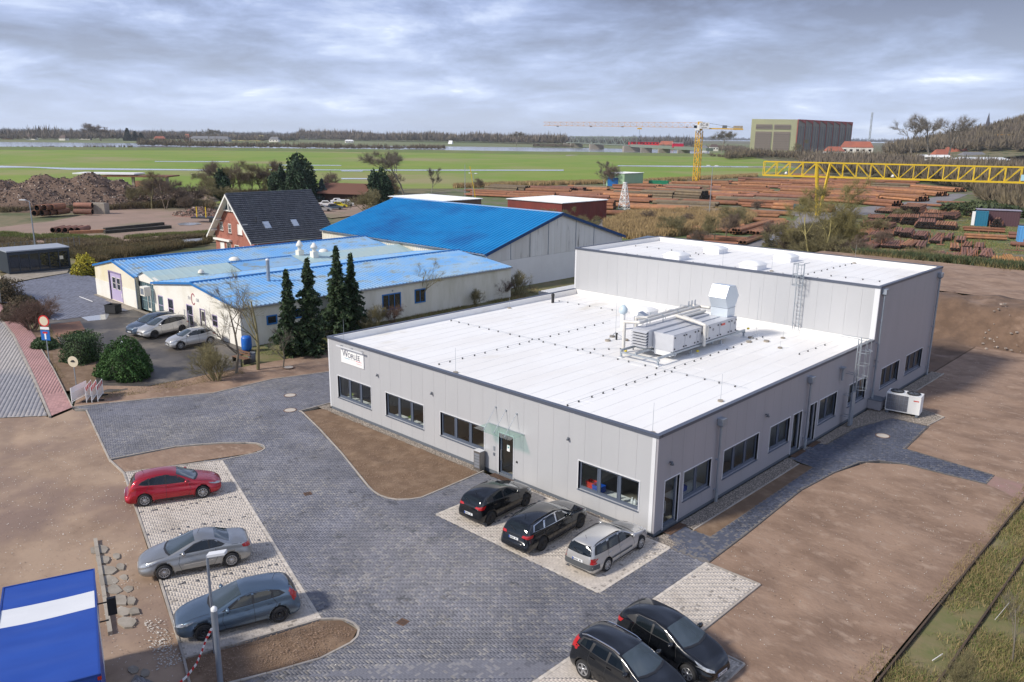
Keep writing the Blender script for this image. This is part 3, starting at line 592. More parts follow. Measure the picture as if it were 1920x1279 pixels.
def clad(axis,v,out,u0,u1,z0,z1,ops,m,start=None,mod=1.0,th=.10,gap=.0035):
 """wall of separate vertical panels. axis 'x': runs along x at y=v; axis 'y': along y at x=v; out = +-1 outward"""
 s = u0 if start is None else start; cuts = [u0]
 while s < u1-.15:
  if s > u0+.15: cuts.append(s)
  s += mod
 cuts.append(u1)
 for a,b in zip(cuts[:-1],cuts[1:]):
  cl = list(cells(a+gap,b-gap,z0,z1,ops)); grp = []
  while cl:      # pieces above and below an opening are separate panels
   g_ = [cl.pop()]; ch = True
   while ch:
    ch = False
    for e_ in list(cl):
     if any((abs(e_[0]-f_[1]) < 1e-6 or abs(e_[1]-f_[0]) < 1e-6) and e_[2] < f_[3] and f_[2] < e_[3] or (abs(e_[2]-f_[3]) < 1e-6 or abs(e_[3]-f_[2]) < 1e-6) and e_[0] < f_[1] and f_[0] < e_[1] for f_ in g_):
      g_.append(e_); cl.remove(e_); ch = True
   grp.append(g_)
  for g_ in grp:
   k = MB()
   for p,q,c,d in g_:
    if axis == 'x': k.bb(p,q,min(v,v-out*th),max(v,v-out*th),c,d)
    else: k.bb(min(v,v-out*th),max(v,v-out*th),p,q,c,d)
   k.build('wall_panel',m,bld)
 k = MB()   # joint backing
 for p,q,c,d in cells(u0+.02,u1-.02,z0,z1-.02,ops):
  lo,hi = sorted((v-out*.012,v-out*(th+.06)))
  if axis == 'x': k.bb(p,q,lo,hi,c,d)
  else: k.bb(lo,hi,p,q,c,d)
FW = [(-24.66,-21.10,.93,2.41),(-19.61,-16.06,.93,2.41),(-14.58,-11.02,.98,2.40),(-4.46,-.90,.93,2.40)]
FD = [(-9.90,-8.84,.05,2.40)]
RW = [(2.32,4.80,.94,2.43,2),(6.02,9.70,.93,2.46,3),(11.02,13.42,.95,2.41,2),(17.38,19.9,.92,2.49,2),(21.8,24.68,1.0,2.48,3),(27.4,30.85,.94,2.43,3),(32.25,35.8,.95,2.44,3)]
RD = [(.72,1.94,.05,2.48),(13.84,14.98,.05,2.43),(16.02,16.98,.05,2.5)]
clad('x',0,-1,XL+.12,-.12,.12,H1-.14,FW+FD,m_panel,start=-25.13)
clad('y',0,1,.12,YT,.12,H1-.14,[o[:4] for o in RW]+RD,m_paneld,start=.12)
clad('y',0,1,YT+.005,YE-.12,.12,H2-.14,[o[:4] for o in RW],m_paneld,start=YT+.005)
clad('x',YT,-1,XL+.12,-.16,4.60,H2-.14,[],m_panel,start=-25.13)
clad('y',XL,-1,.12,YE-.12,.12,H1-.14,[],m_panel)
clad('y',XL,-1,YT,YE-.12,H1-.135,H2-.14,[],m_panel)
clad('x',YE,1,XL+.12,-.12,.12,H2-.14,[],m_panel)
# corner trims, plinth
k = MB()
for x0,x1,y0,y1,z1,mi in ((-.32,-.118,-.012,.09,H1-.14,0),(-.09,.012,-.012,.20,H1-.14,1),(XL-.012,XL+.118,-.012,.10,H1-.14,0),(XL-.012,XL+.14,YT-.012,YT+.1,H2-.14,0),(-.34,-.02,YT-.014,YT+.09,H2-.14,0),(-.02,.012,YT-.014,YT+.09,H2-.14,1),(-.09,.014,YE-.13,YE+.01,H2-.14,1),(XL-.01,XL+.12,YE-.13,YE+.01,H2-.14,0)):
 c = MB(); zb = .10 if y0 < 1 or y0 > 30 else (4.58 if x0 > -1 else 4.6)
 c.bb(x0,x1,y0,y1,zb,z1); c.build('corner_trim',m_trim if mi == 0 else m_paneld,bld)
k = MB(); k.bb(XL+.03,-.03,.03,.25,-.1,.12); k.bb(-.25,-.03,.25,YE-.03,-.1,.12); k.bb(XL+.03,XL+.25,.25,YE-.25,-.1,.12); k.bb(XL+.25,-.25,YE-.25,YE-.03,-.1,.12)
for a,b in ((o[0],o[1]) for o in FD): pass
k.build('plinth',m_screed,bld)
# roof decks and parapets
def roofpart(y0,y1,z,zp,name,x0=XL,x1=0):
 k = MB(); k.bb(x0+.3,x1-.3,y0+.3 if y0 < 1 else y0+.1,y1-.3,z-.25,z); o = k.build(name,m_memb,bld); return o
ZR1,ZR2 = 4.44,8.02
low = roofpart(0,YT+.2,ZR1,H1,'low_roof')
k = MB(); k.bb(XL+.3,-.3,YT+.1,YE-.3,ZR2-.25,ZR2); high = k.build('high_roof',m_memb,bld)
k = MB()
def seam_run(z,x0,x1,y0,y1):
 b = MB(); x = x0+.9
 while x < x1:
  b.bb(x-.025,x+.025,y0,y1,z,z+.008); x += 1.03
 return b
seam_run(ZR1,XL+.3,-.3,.3,YT).build('membrane_seam',m_seam,low)
seam_run(ZR2,XL+.3,-.3,YT+.3,YE-.3).build('membrane_seam',m_seam,high)
k = MB()   # cross seams at staggered sheet ends
rs = random.Random(3)
for i in range(70):
 x = XL+.3+.13+1.03*rs.randrange(0,24); y = rs.uniform(1,YT-1); k.bb(x,x+.98,y,y+.04,ZR1,ZR1+.006)
k.build('sheet_end_seam',m_seam,low)['kind'] = 'stuff'
def parapet(x0,x1,y0,y1,z0,z1,name='parapet'):
 b = MB(); b.bb(x0,x1,y0,y1,z0,z1-.03); return b.build(name,m_memb,bld)
def coping(x0,x1,y0,y1,z,fas):
 b = MB(); b.bb(x0,x1,y0,y1,z-.028,z)
 for s in fas:
  if s == 'S': b.bb(x0,x1,y0,y0+.02,z-.15,z-.03)
  if s == 'N': b.bb(x0,x1,y1-.02,y1,z-.15,z-.03)
  if s == 'W': b.bb(x0,x0+.02,y0+.025,y1-.025,z-.15,z-.03)
  if s == 'E': b.bb(x1-.02,x1,y0+.025,y1-.025,z-.15,z-.03)
 b.build('coping',m_cop,bld)
parapet(XL+.13,-.13,.13,.31,4.1,H1-.02); parapet(-.31,-.13,.31,YT-.02,4.1,H1-.02); parapet(XL+.13,XL+.31,.31,YT-.02,4.1,H1-.02)
parapet(XL+.32,-.32,YT-.09,YT-.02,ZR1,ZR1+.42,'wall_upstand')
parapet(XL+.13,-.13,YT+.13,YT+.31,7.7,H2-.02); parapet(XL+.13,-.13,YE-.31,YE-.13,7.7,H2-.02); parapet(-.31,-.13,YT+.31,YE-.31,7.7,H2-.02); parapet(XL+.13,XL+.31,YT+.31,YE-.31,7.7,H2-.02)
coping(XL-.045,.045,-.045,.20,H1,'SWE'); coping(-.20,.046,.203,YT-.02,H1,'E'); coping(XL-.046,XL+.18,.203,YT-.02,H1,'W')
coping(XL-.045,.045,YT-.045,YT+.20,H2,'SWE'); coping(XL-.045,.045,YE-.2,YE+.045,H2,'NWE'); coping(-.20,.046,YT+.203,YE-.203,H2,'E'); coping(XL-.046,XL+.18,YT+.203,YE-.203,H2,'W')
# membrane ramps against the front parapets (white dressing up over the edge)
def wedge(pts,name='membrane_fillet'):
 b = MB(); b.add(pts,[(0,1,2,3)]); b.build(name,m_memb,bld)
wedge([(XL+.33,.80,ZR1+.005),(-.33,.80,ZR1+.005),(-.33,.20,H1-.005),(XL+.33,.20,H1-.005)])
wedge([(-.75,.8,ZR1+.006),(-.75,YT-.3,ZR1+.006),(-.2,YT-.3,H1-.004),(-.2,.21,H1-.004)])
wedge([(-.75,YT+.8,ZR2+.006),(-.75,YE-.5,ZR2+.006),(-.2,YE-.3,H2-.004),(-.2,YT+.21,H2-.004)])
wedge([(XL+.33,YT+.80,ZR2+.005),(-.33,YT+.80,ZR2+.005),(-.33,YT+.20,H2-.005),(XL+.33,YT+.20,H2-.005)])
# holders of the lightning wire, the black studs on the white roof
hk = MB(); hk.lathe([(.055,0),(.05,.05),(.02,.06),(.02,.09)],n=6,sm=False); hk.box((0,0,.095),(.16,.02,.015)); hme = hk.mesh('wire_holder',m_dark)
wk = MB()
def holders(x0,y0,x1,y1,z,step=1.0,roof=low):
 L_ = math.hypot(x1-x0,y1-y0); n = int(L_/step); a = math.atan2(y1-y0,x1-x0)
 for i in range(n+1):
  t = (i+rnd.uniform(-.12,.12))*step/L_; ob('wire_holder',hme,roof,(x0+(x1-x0)*t,y0+(y1-y0)*t,z),a)
 wk.beam((x0,y0,z+.10),(x1,y1,z+.10),.012,m=0)
holders(-16.55,1.6,-16.55,18.5,ZR1); holders(-6.3,1.2,-6.3,22.6,ZR1); holders(-24.9,10.1,-1.2,10.35,ZR1); holders(-24.2,21.5,-16,22.0,ZR1,1.05)
holders(-12.8,10.6,-9.2,14.5,ZR1,.8); holders(-2.5,19.5,-2.3,24.2,ZR1,1.2)
for roof,z in ((high,ZR2),):
 holders(-22,27.6,-4.5,27.6,z,1.3,roof); holders(-17.5,28.5,-17.5,37,z,1.1,roof); holders(-6.5,27.8,-6.3,37,z,1.1,roof); holders(-24.5,32.5,-18,32.5,z,1.3,roof); holders(-5,29.4,-1.5,29.6,z,1.1,roof)
wk.build('lightning_wire',m_galv,bld)
# ---- windows
def window(axis,u0,u1,z0,z1,nb,door=False,depth=.10):
 w = bpy.data.objects.new('door' if door else 'window',None); link(w,bld)
 def P(b,a0,a1,d0,d1,c0,c1,m=0):      # d = depth inward from the face
  if axis == 'x': b.bb(a0,a1,d0,d1,c0,c1,m)
  else: b.bb(-d1,-d0,a0,a1,c0,c1,m)
 b = MB(); t = .045
 P(b,u0-t,u0,-.022,depth+.06,z0,z1); P(b,u1,u1+t,-.022,depth+.06,z0,z1); P(b,u0-t,u1+t,-.024,depth+.06,z1,z1+t); b.build('reveal',m_trim,w)
 b = MB(); f = .07
 if not door: P(b,u0-.03,u1+.03,-.055,depth+.01,z0-.04,z0-.002); b.build('sill',m_frame,w); b = MB()
 P(b,u0,u0+f,depth,depth+.07,z0,z1); P(b,u1-f,u1,depth,depth+.07,z0,z1); P(b,u0+f,u1-f,depth,depth+.07,z1-f,z1); P(b,u0+f,u1-f,depth,depth+.07,z0,z0+f*1.7)
 n = nb; d = (u1-u0)/n
 for i in range(1,n): P(b,u0+d*i-f*.85,u0+d*i+f*.85,depth,depth+.07,z0+f*1.7,z1-f)
 b.build('frame',m_frame,w)
 for i in range(n):
  a0 = u0+d*i+(f if i == 0 else f*.85); a1 = u0+d*(i+1)-(f if i == n-1 else f*.85)
  b = MB(); s = .045
  P(b,a0,a0+s,depth-.012,depth+.05,z0+f*1.7,z1-f); P(b,a1-s,a1,depth-.012,depth+.05,z0+f*1.7,z1-f); P(b,a0+s,a1-s,depth-.012,depth+.05,z1-f-s,z1-f); P(b,a0+s,a1-s,depth-.012,depth+.05,z0+f*1.7,z0+f*1.7+s)
  b.build('sash',m_frame,w)
  b = MB(); P(b,a0+s,a1-s,depth+.03,depth+.042,z0+f*1.7+s,z1-f-s); b.build('pane',m_glass,w)
 if door:
  b = MB(); P(b,u0+.13,u0+.16,-.0,.03,.85,1.45); P(b,u0+.13,u0+.16,.03,depth,.85,.88); P(b,u0+.13,u0+.16,.03,depth,1.42,1.45); b.build('handle',m_galv,w)
 return w
for o in FW: window('x',o[0],o[1],o[2],o[3],3)
fd = window('x',*FD[0],1,True)
b = MB(); b.bb(-9.42,-9.22,.118,.122,1.45,1.80); b.build('door_notice',m_white,fd)
b = MB(); b.lathe([(0,0),(.05,0)],n=14,sm=False); no = b.build('notice_emblem',mat('teal_print',(.03,.22,.25),rough=.5),fd); no.location = (-9.32,.116,1.67); no.rotation_euler = (R_(90),0,0)
for o in RW: window('y',*o)
for o in RD: window('y',*o,1,True,depth=.16)
# ---- interior: floor, ceiling, rooms behind the facades
k = MB(); k.bb(XL+.2,-.2,.25,YE-.2,-.05,.04); k.build('interior_floor',m_infloor,bld)
k = MB(); k.bb(XL+.2,-4.2,4.6,4.7,.04,3.2); k.bb(-4.2,-4.1,4.7,YE-.3,.04,3.2)
for x in (-20.4,-15.3,-10.4,-8.2,-5.3): k.bb(x,x+.1,.3,4.6,.04,3.2)
for y in (5.3,10.3,13.6,15.4,17.2,20.6,25.6,31.5): k.bb(-4.1,-.3,y,y+.1,.04,3.2)
k.build('interior_wall',m_inwall,bld)
k = MB(); k.bb(XL+.25,-.25,.25,YE-.25,3.2,3.3); k.build('ceiling',mat('ceiling_white',(.6,.6,.58),rough=.8),bld)
# things to be seen on the window boards
def crate(x,y,z,m,label,rz=0,d=(.55,.38,.32)):
 t = thing('storage_crate',label,'crate',(x,y,z),rz)
 b = MB(); w,l,h = d; e = .02
 b.bb(-w/2,w/2,-l/2,l/2,0,e); b.bb(-w/2,w/2,-l/2,-l/2+e,e,h); b.bb(-w/2,w/2,l/2-e,l/2,e,h); b.bb(-w/2,-w/2+e,-l/2+e,l/2-e,e,h); b.bb(w/2-e,w/2,-l/2+e,l/2-e,e,h)
 b.build('crate_shell',m,t)
 b = MB(); b.bb(-w/2-.015,w/2+.015,-l/2-.015,-l/2,h-.05,h); b.bb(-w/2-.015,w/2+.015,l/2,l/2+.015,h-.05,h); b.bb(-w/2-.015,-w/2,-l/2,l/2,h-.05,h); b.bb(w/2,w/2+.015,-l/2,l/2,h-.05,h); b.build('rim',m,t)
 return t
def worktop(x0,x1,y0,y1,label,z=.92):
 t = thing('worktop',label,'worktop',((x0+x1)/2,(y0+y1)/2,.04)); w,l = x1-x0,y1-y0
 MB().bb(-w/2,w/2,-l/2,l/2,z-.08,z-.04).build('table_top',m_white,t)
 for sx_ in (-1,1):
  for sy_ in (-1,1): MB().box((sx_*(w/2-.06),sy_*(l/2-.06),(z-.08)/2),(.05,.05,z-.085)).build('leg',m_galv,t)
 return t
m_red = mat('red_plastic',(.55,.03,.02),rough=.35); m_blue = mat('blue_plastic',(.01,.07,.38),rough=.35)
worktop(-4.4,-.8,.28,.95,'white laboratory worktop behind the window nearest the corner')
crate(-4.05,.62,.92,m_red,'red plastic crate behind the front window nearest the corner')
crate(-3.55,.50,.92,m_blue,'blue plastic crate beside the red one in the corner window',.1)
crate(-1.15,1.9,.35,m_blue,'tall blue bin standing inside the corner side door',0,(.45,.45,.85))
MB().bb(-1.6,-.9,1.35,1.75,.04,.85).build('cabinet',m_inwall,None,label='cream low cabinet just inside the glazed corner door',cat='cabinet')
worktop(-1.1,-.35,2.3,4.9,'white worktop behind the first side window')
crate(-.75,3.4,.92,m_blue,'blue crate on the worktop behind the first side window',1.5,(.5,.35,.26))
def jug(x,y,h,lab):
 t = thing('jug',lab,'jug',(x,y,.92)); b = MB(); b.lathe([(0,0),(.07,0),(.075,.02),(.075,h*.65),(.03,h*.85),(.03,h)],n=10); b.build('jug_body',m_white,t)
 b = MB(); b.lathe([(.034,h),(.034,h+.03),(0,h+.03)],n=8); b.build('cap',m_white,t); return t
jug(-2.35,.48,.24,'small white jug in the middle pane of the corner window'); jug(-1.55,.45,.32,'large white canister in the right pane of the corner window')
jug(-1.42,.5,.26,'white canister just right of the large one')
def plant(x,y,z,lab,m,r=.22,n=46):
 t = thing('potted_plant',lab,'plant',(x,y,z)); b = MB(); b.lathe([(0,0),(.07,0),(.09,.14),(.08,.14)],n=10); b.build('pot',m_white,t)
 b = MB(); q = random.Random(9)
 for i in range(n):
  a = q.uniform(0,6.28); e = q.uniform(.2,1.4); L_ = r*q.uniform(.6,1.2); d = Vector((math.cos(a)*math.cos(e),math.sin(a)*math.cos(e),math.sin(e))); s_ = d.orthogonal().normalized()*.02
  o = Vector((0,0,.14)); b.add([o-s_*.4,o+d*L_*.6-s_,o+d*L_,o+d*L_*.6+s_],[(0,1,2,3)])
 b.build('leaf_tuft',m,t)
m_lime = mat('lime_leaf',(.28,.40,.02),rough=.6)
worktop(-24.4,-21.2,.28,.75,'window board desk behind the leftmost front window'); worktop(-19.4,-16.2,.28,.75,'desk behind the second front window from the left')
plant(-23.95,.5,.92,'lime green pot plant in the leftmost front window',m_lime); plant(-17.85,.5,.92,'lime green plant in the second front window',m_lime)
# ---- canopy over the entrance
can = thing('entrance_canopy','clear green-tinted glass canopy hung on rods over the entrance door','canopy',(-9.37,0,2.72))
MB().bb(-1.30,1.30,-1.15,-.03,.015,.035).build('glass_panel',m_canopy,can)
MB().bb(-1.30,1.30,-.028,-.014,-.01,.06).build('wall_rail',m_galv,can)
for x in (-.77,-.02,.75):
 b = MB(); b.cyl((x,-.90,.04),(x,-.04,1.04),.014,n=6); b.build('tie_rod',m_galv,can)
 b = MB(); b.cyl((x,-.001,1.04),(x,-.05,1.04),.05,n=10); b.cyl((x,-.90,.0),(x,-.90,.06),.03,n=8); b.build('rod_fixing',m_galv,can)
for x in (-1.0,1.0): MB().cyl((x,-.5,.035),(x,-.5,.05),.03,n=8).build('glass_clamp',m_galv,can)
# letter box pillar
lb_ = thing('letterbox_pillar','brushed steel letterbox pillar left of the entrance door','letterbox',(-11.08,-.32,0))
MB().bb(-.24,.24,-.18,.18,0,1.12).build('pillar_body',mat('brushed_steel',(.22,.21,.20),rough=.35,metal=.7),lb_)
MB().bb(-.25,.25,-.19,.19,1.123,1.15).build('cap',m_trim,lb_)
for i in range(5): MB().bb(-.20,.20,-.188,-.181,.18+i*.17,.32+i*.17).build('flap',m_zinc,lb_)
for lx,ly in ((-20.32,0),(-15.25,0),(-5.11,0)):
 t = thing('wall_lamp',{-20.32: 'small cone wall lamp right of the name board',-15.25: 'small cone wall lamp left of the entrance',-5.11: 'small cone wall lamp above the corner window'}[lx],'lamp',(lx,-.02,3.36),0,'cone lamps on the facade')
 MB().lathe([(0,.10),(.02,.10),(.075,-.06),(.0,-.06)],c=(0,-.08,0),n=10).build('shade',m_screed,t); MB().bb(-.015,.015,-.05,.018,.02,.05).build('bracket',m_screed,t)
for ly,lab in ((1.0,'small cone lamp on the shaded wall above the corner door'),(10.3,'small cone lamp on the shaded wall near the two-bay window'),(25.9,'small cone lamp on the shaded wall beside the tall part downpipe')):
 t = thing('wall_lamp',lab,'lamp',(.02,ly,3.3),0,'cone lamps on the facade')
 MB().lathe([(0,.12),(.02,.12),(.10,-.06),(.0,-.06)],c=(.12,0,0),n=10).build('shade',m_screed,t); MB().bb(-.018,.05,-.03,.03,.02,.08).build('bracket',m_screed,t)
t = thing('security_camera','small white camera under the roof edge by the caged ladder','camera',(.0,24.4,4.35)); MB().cyl((.02,0,0),(.28,-.06,-.05),.05,n=8).build('camera_body',m_white,t); MB().bb(.002,.05,-.05,.05,-.06,.06).build('mount',m_trim,t)
for x in (-10.25,):
 t = thing('door_intercom','intercom plate on the wall left of the entrance door','intercom',(x,0,1.1)); MB().bb(-.06,.06,-.03,-.001,.18,.42).build('plate',m_galv,t); MB().bb(-.06,.06,-.03,-.001,-.12,.05).build('keypad',m_screed,t)
MB().bb(-8.62,-8.52,-.03,-.002,1.05,1.15).build('wall_button',m_dark,None,label='small black button on the wall right of the entrance door',cat='button')
# downpipes with hopper heads
def downpipe(y,ztop,zbot,lab,hop_out=True):
 t = thing('downpipe',lab,'downpipe',(0,y,0),0,'zinc downpipes on the shaded wall')
 b = MB(); b.cyl((.16,0,zbot),(.16,0,ztop-.3),.07,n=12); b.build('pipe',m_zinc,t)
 b = MB(); b.bb(.02,.32,-.19,.19,ztop-.3,ztop); b.bb(.0,.34,-.21,.21,ztop+.001,ztop+.04); b.add([(.02,-.19,ztop-.3),(.32,-.19,ztop-.3),(.32,.19,ztop-.3),(.02,.19,ztop-.3),(.1,-.06,ztop-.42),(.22,-.06,ztop-.42),(.22,.06,ztop-.42),(.1,.06,ztop-.42)],[(0,1,5,4),(1,2,6,5),(2,3,7,6),(3,0,4,7)]); b.build('hopper_head',m_zinc,t)
 z = zbot+.6
 while z < ztop-1: MB().bb(.004,.24,-.085,.085,z,z+.035).build('pipe_clip',m_zinc,t); z += 1.6
 MB().cyl((.16,0,zbot),(.16,0,zbot+.45),.082,n=12).build('boot',m_galv,t)
downpipe(5.28,4.38,.02,'zinc downpipe between the two near side windows'); downpipe(15.45,4.38,.02,'zinc downpipe between the two mid-wall doors')
downpipe(25.75,8.2,.75,'tall zinc downpipe beside the air conditioning unit'); downpipe(37.2,8.0,.05,'tall zinc downpipe at the far end of the wall')
t = thing('overflow_box','galvanised overflow box with stub pipe below the roof edge','drain',(0,20.1,0)); MB().bb(.01,.3,-.2,.2,3.95,4.05).build('box',m_zinc,t); MB().cyl((.16,0,3.2),(.16,0,3.95),.08,n=10).build('stub',m_zinc,t)
t = thing('plinth_box','low grey housing where the tall downpipe ends','box',(0,25.9,0)); MB().bb(.02,.85,-.5,.6,.1,.72).build('housing',m_paneld,t); MB().bb(0.02,.9,-.53,.63,.722,.76).build('lid',m_screed,t)
# ---- name board
sg = thing('name_board','white company name board high on the left of the front wall','sign',(-22.9,0,3.95))
MB().bb(-1.20,1.20,-.06,-.004,-.50,.48).build('board',m_white,sg)
MB().bb(-1.38,1.42,-.30,-.24,.56,.64).build('light_bar',m_trim,sg); b = MB()
for x in (-1.1,0,1.1): b.bb(x-.02,x+.02,-.24,-.002,.58,.62)
b.build('light_bracket',m_galv,sg)
def text(s_,size,loc,rot,m,parent=None,name='lettering',ext=.004,align='CENTER',scx=1):
 c = bpy.data.curves.new(name,'FONT'); c.body = s_; c.size = size; c.extrude = ext; c.align_x = align; c.align_y = 'CENTER'; o = bpy.data.objects.new('tmp',c); COL.objects.link(o)
 dg = bpy.context.evaluated_depsgraph_get(); dg.update(); me = bpy.data.meshes.new_from_object(o.evaluated_get(dg)); bpy.data.objects.remove(o); me.materials.clear(); me.materials.append(m); me.name = name
 q = ob(name,me,parent,loc); q.rotation_euler = rot; q.scale = (scx,1,1); return q
m_navy = mat('navy_print',(.03,.04,.09),rough=.5)
fr90 = (R_(90),0,0)
# serifed capitals: W larger than the rest, with thin slab serifs added
text('W',.62,(-.74,-.064,.13),fr90,m_navy,sg,ext=.003,scx=.9)
text('ORLÉE',.44,(.18,-.064,.07),fr90,m_navy,sg,ext=.003,scx=1.02)
b = MB()
for x in (-1.10,-.62): b.bb(x-.07,x+.07,-.068,-.062,.335,.352)
for x in (-.06,.30,.52,.82): b.bb(x-.07,x+.05,-.068,-.062,-.10,-.088)
b.build('letter_serif',m_navy,sg)
b = MB(); b.bb(-.80,-.28,-.068,-.061,-.165,-.14,0); b.bb(-.22,.36,-.068,-.061,-.165,-.148,1); b.bb(.40,.98,-.068,-.061,-.165,-.14,2); b.build('colour_rule',[mat('teal',(.02,.28,.42),rough=.5),mat('grey_print',(.5,.5,.5),rough=.5),mat('crimson',(.6,.03,.08),rough=.5)],sg)
b = MB(); b.bb(.45,.98,-.068,-.061,-.31,-.285); b.build('small_print',mat('pink_print',(.7,.35,.35),rough=.5),sg)
# ---- ladders
def ladder(name,lab,loc,rz,h,z0,cage0,cage1,standoff=.25):
 t = thing(name,lab,'ladder',loc,rz)
 for x in (-.22,.22): MB().bb(x-.02,x+.02,-standoff-.03,-standoff+.03,z0,h).build('rail',m_galv,t)
 z = z0+.25
 while z < h-.1: MB().cyl((-.22,-standoff,z),(.22,-standoff,z),.014,n=6).build('rung',m_galv,t); z += .28
 z = z0+.5
 while z < min(h-1.1,z0+9): b = MB(); b.bb(-.24,-.21,-standoff,-.002,z,z+.04); b.bb(.21,.24,-standoff,-.002,z,z+.04); b.build('wall_bracket',m_galv,t); z += 1.4
 def hoop(z):
  p = [Vector((-.24,-standoff,z))]+[Vector((.38*math.cos(a),-standoff-.35+.38*math.sin(a)*-1,z)) for a in [R_(q) for q in range(-200+180+0,200,20)]]
  p = [Vector((.38*math.sin(a),-standoff-.34+.38*math.cos(a),z)) for a in [R_(q) for q in range(40,321,20)]]
  b = MB()
  for a,c in zip(p[:-1],p[1:]): b.beam(a,c,.012,.05)
  b.build('cage_hoop',m_galv,t)
 z = cage0
 while z <= cage1+.01: hoop(z); z += (cage1-cage0)/max(1,round((cage1-cage0)/.75))
 for q in (80,130,180,230,280):
  a = R_(q); MB().box((.39*math.sin(a),-standoff-.34+.39*math.cos(a),(cage0+cage1)/2),(.03,.012,cage1-cage0),rz=-a).build('cage_strap',m_galv,t)
 for x in (-.22,.22): MB().beam((x,-standoff,h-.02),(x,.6,h-.05),.035).build('grab_rail',m_galv,t)
 return t
ladder('roof_ladder','galvanised caged ladder from the low roof up to the high roof',(-5.35,YT-.02,0),0,9.4,ZR1+.1,7.9,9.35)
ladder('caged_ladder','galvanised caged ladder up the shaded side wall to the low roof',(.02,21.15,0),R_(90),5.8,.15,2.6,5.75,.55)
b = MB(); b.bb(.5,.62,20.9,21.4,.1,2.3); b.build('ladder_guard_plate',m_zinc,None,label='tall zinc guard plate closing the foot of the caged ladder',cat='guard plate')
# ---- outdoor air conditioning unit
ac = thing('air_conditioning_unit','white outdoor air conditioning unit standing on the gravel corner','air conditioner',(2.05,26.35,0),R_(8))
MB().bb(-1.05,1.05,-.55,.55,.2,1.42).build('casing',m_white,ac)
MB().bb(-1.0,.30,-.556,-.551,.28,1.34).build('coil_grille',mat('coil',(.10,.11,.14),(.18,.18,.2),40,.6),ac)
b = MB()
for i in range(6): b.bb(-1.0+i*.26-.008,-1.0+i*.26+.008,-.568,-.557,.28,1.34)
for i in range(5): b.bb(-1.0,.3,-.566,-.557,.28+i*.265-.006,.28+i*.265+.006)
b.build('guard_wire',m_zinc,ac)
for x in (-.5,.5):
 b = MB(); b.lathe([(.40,1.42),(.42,1.50),(.36,1.50),(.34,1.44),(0,1.44)],c=(x,0,0),n=20); b.build('fan_ring',m_dark,ac)
 b = MB()
 for q in range(4): b.box((x,0,1.46),(.66,.07,.02),rz=q*math.pi/4)
 b.build('fan_blade',m_screed,ac)
for x in (-.9,.9): MB().bb(x-.08,x+.08,-.6,.6,.03,.198).build('foot',m_screed,ac)
text('ait',.14,(.82,-.556,1.1),fr90,m_red,ac,name='maker_mark') if False else MB().bb(.62,.95,-.556,-.551,1.08,1.15).build('maker_mark',m_red,ac)
b = MB()
for p,q in (((-1.0,-.2,.3),(-1.7,-.2,.3)),((-1.0,0,.22),(-1.8,0,.22)),((-1.7,-.2,.3),(-1.7,-.2,.55))): b.cyl(p,q,.035,n=8)
b.build('pipework',m_dark,ac)
# ---- ventilation plant on the low roof
z0 = ZR1
ah = thing('ventilation_unit','large grey ventilation plant on a steel frame in mid-roof','ventilation unit',(0,0,z0))
def part(b,n,m,p=ah): return b.build(n,m,p)
for x in (-10.0,-8.9,-7.3): part(MB().bb(x-.05,x+.05,10.8,21.4,.40,.53),'steel_beam',m_galv)
for y in (10.85,12.6,17.0,21.3): part(MB().bb(-10.06,-7.2,y-.05,y+.05,.29,.395),'cross_beam',m_galv)
for x in (-10.0,-7.3):
 for y in (10.85,14.5,18.2,21.3):
  l = part(MB().bb(x-.05,x+.05,y-.05,y+.05,0,.30),'frame_post',m_galv); MB().bb(x-.16,x+.16,y-.16,y+.16,0.005,.05).build('base_pad',m_trim,l)
m_ahu = mat('unit_casing',(.50,.51,.54),(.46,.47,.5),2,.45,.1)
ub = MB(); ub.bb(-8.80,-7.32,12.45,20.2,.55,1.60); body = part(ub,'casing',m_ahu)
part(MB().bb(-8.7,-7.5,12.5,13.2,.2,.545),'socket_base',m_trim)
part(MB().bb(-10.0,-8.82,12.0,19.2,.62,1.72),'upper_casing',m_ahu)
part(MB().bb(-8.10,-8.04,12.45,19.2,1.603,1.64),'roof_joint',m_zinc)
lv = MB(); 
for i in range(6): lv.add([(x_,y_,z_+i*.18) for z0_,z1_ in ((.74,.65),(.77,.68)) for x_,y_,z_ in ((-9.98,11.98,z0_),(-8.84,11.98,z0_),(-8.84,11.75,z1_),(-9.98,11.75,z1_))],[(3,2,1,0),(4,5,6,7),(0,1,5,4),(1,2,6,5),(2,3,7,6),(3,0,4,7)])
for i in range(6):
 k = MB(); k.v = lv.v[8*i:8*i+8]; k.f = [tuple(q for q in f) for f in lv.f[:6]]; k.m = [0]*6; k.sm = [False]*6; part(k,'louvre_blade',m_ahu)
part(MB().bb(-9.98,-8.84,11.985,11.995,.66,1.68),'louvre_back',m_screed)
for y in (12.3,13.6,15.0,16.4,17.8,19.2):     # access doors with black knobs
 d = part(MB().bb(-7.318,-7.295,y+.16,y+.95 if y > 19 else y+1.38,.59,1.56),'access_door',m_ahu)
 for yy in (y+.26,y+1.28 if y < 19 else y+.85):
  for zz_ in (.72,1.42): k = MB(); k.cyl((-7.295,yy,zz_),(-7.25,yy,zz_),.05,n=8); k.build('door_knob',m_dark,d)
 if y not in (12.3,17.8): k = MB(); k.cyl((-7.295,y+.7,1.22),(-7.28,y+.7,1.22),.10,n=14); k.build('porthole',mat('porthole_grey',(.2,.2,.22),rough=.4),d)
part(MB().bb(-7.294,-7.28,18.1,18.6,1.30,1.44),'maker_plate',m_red)
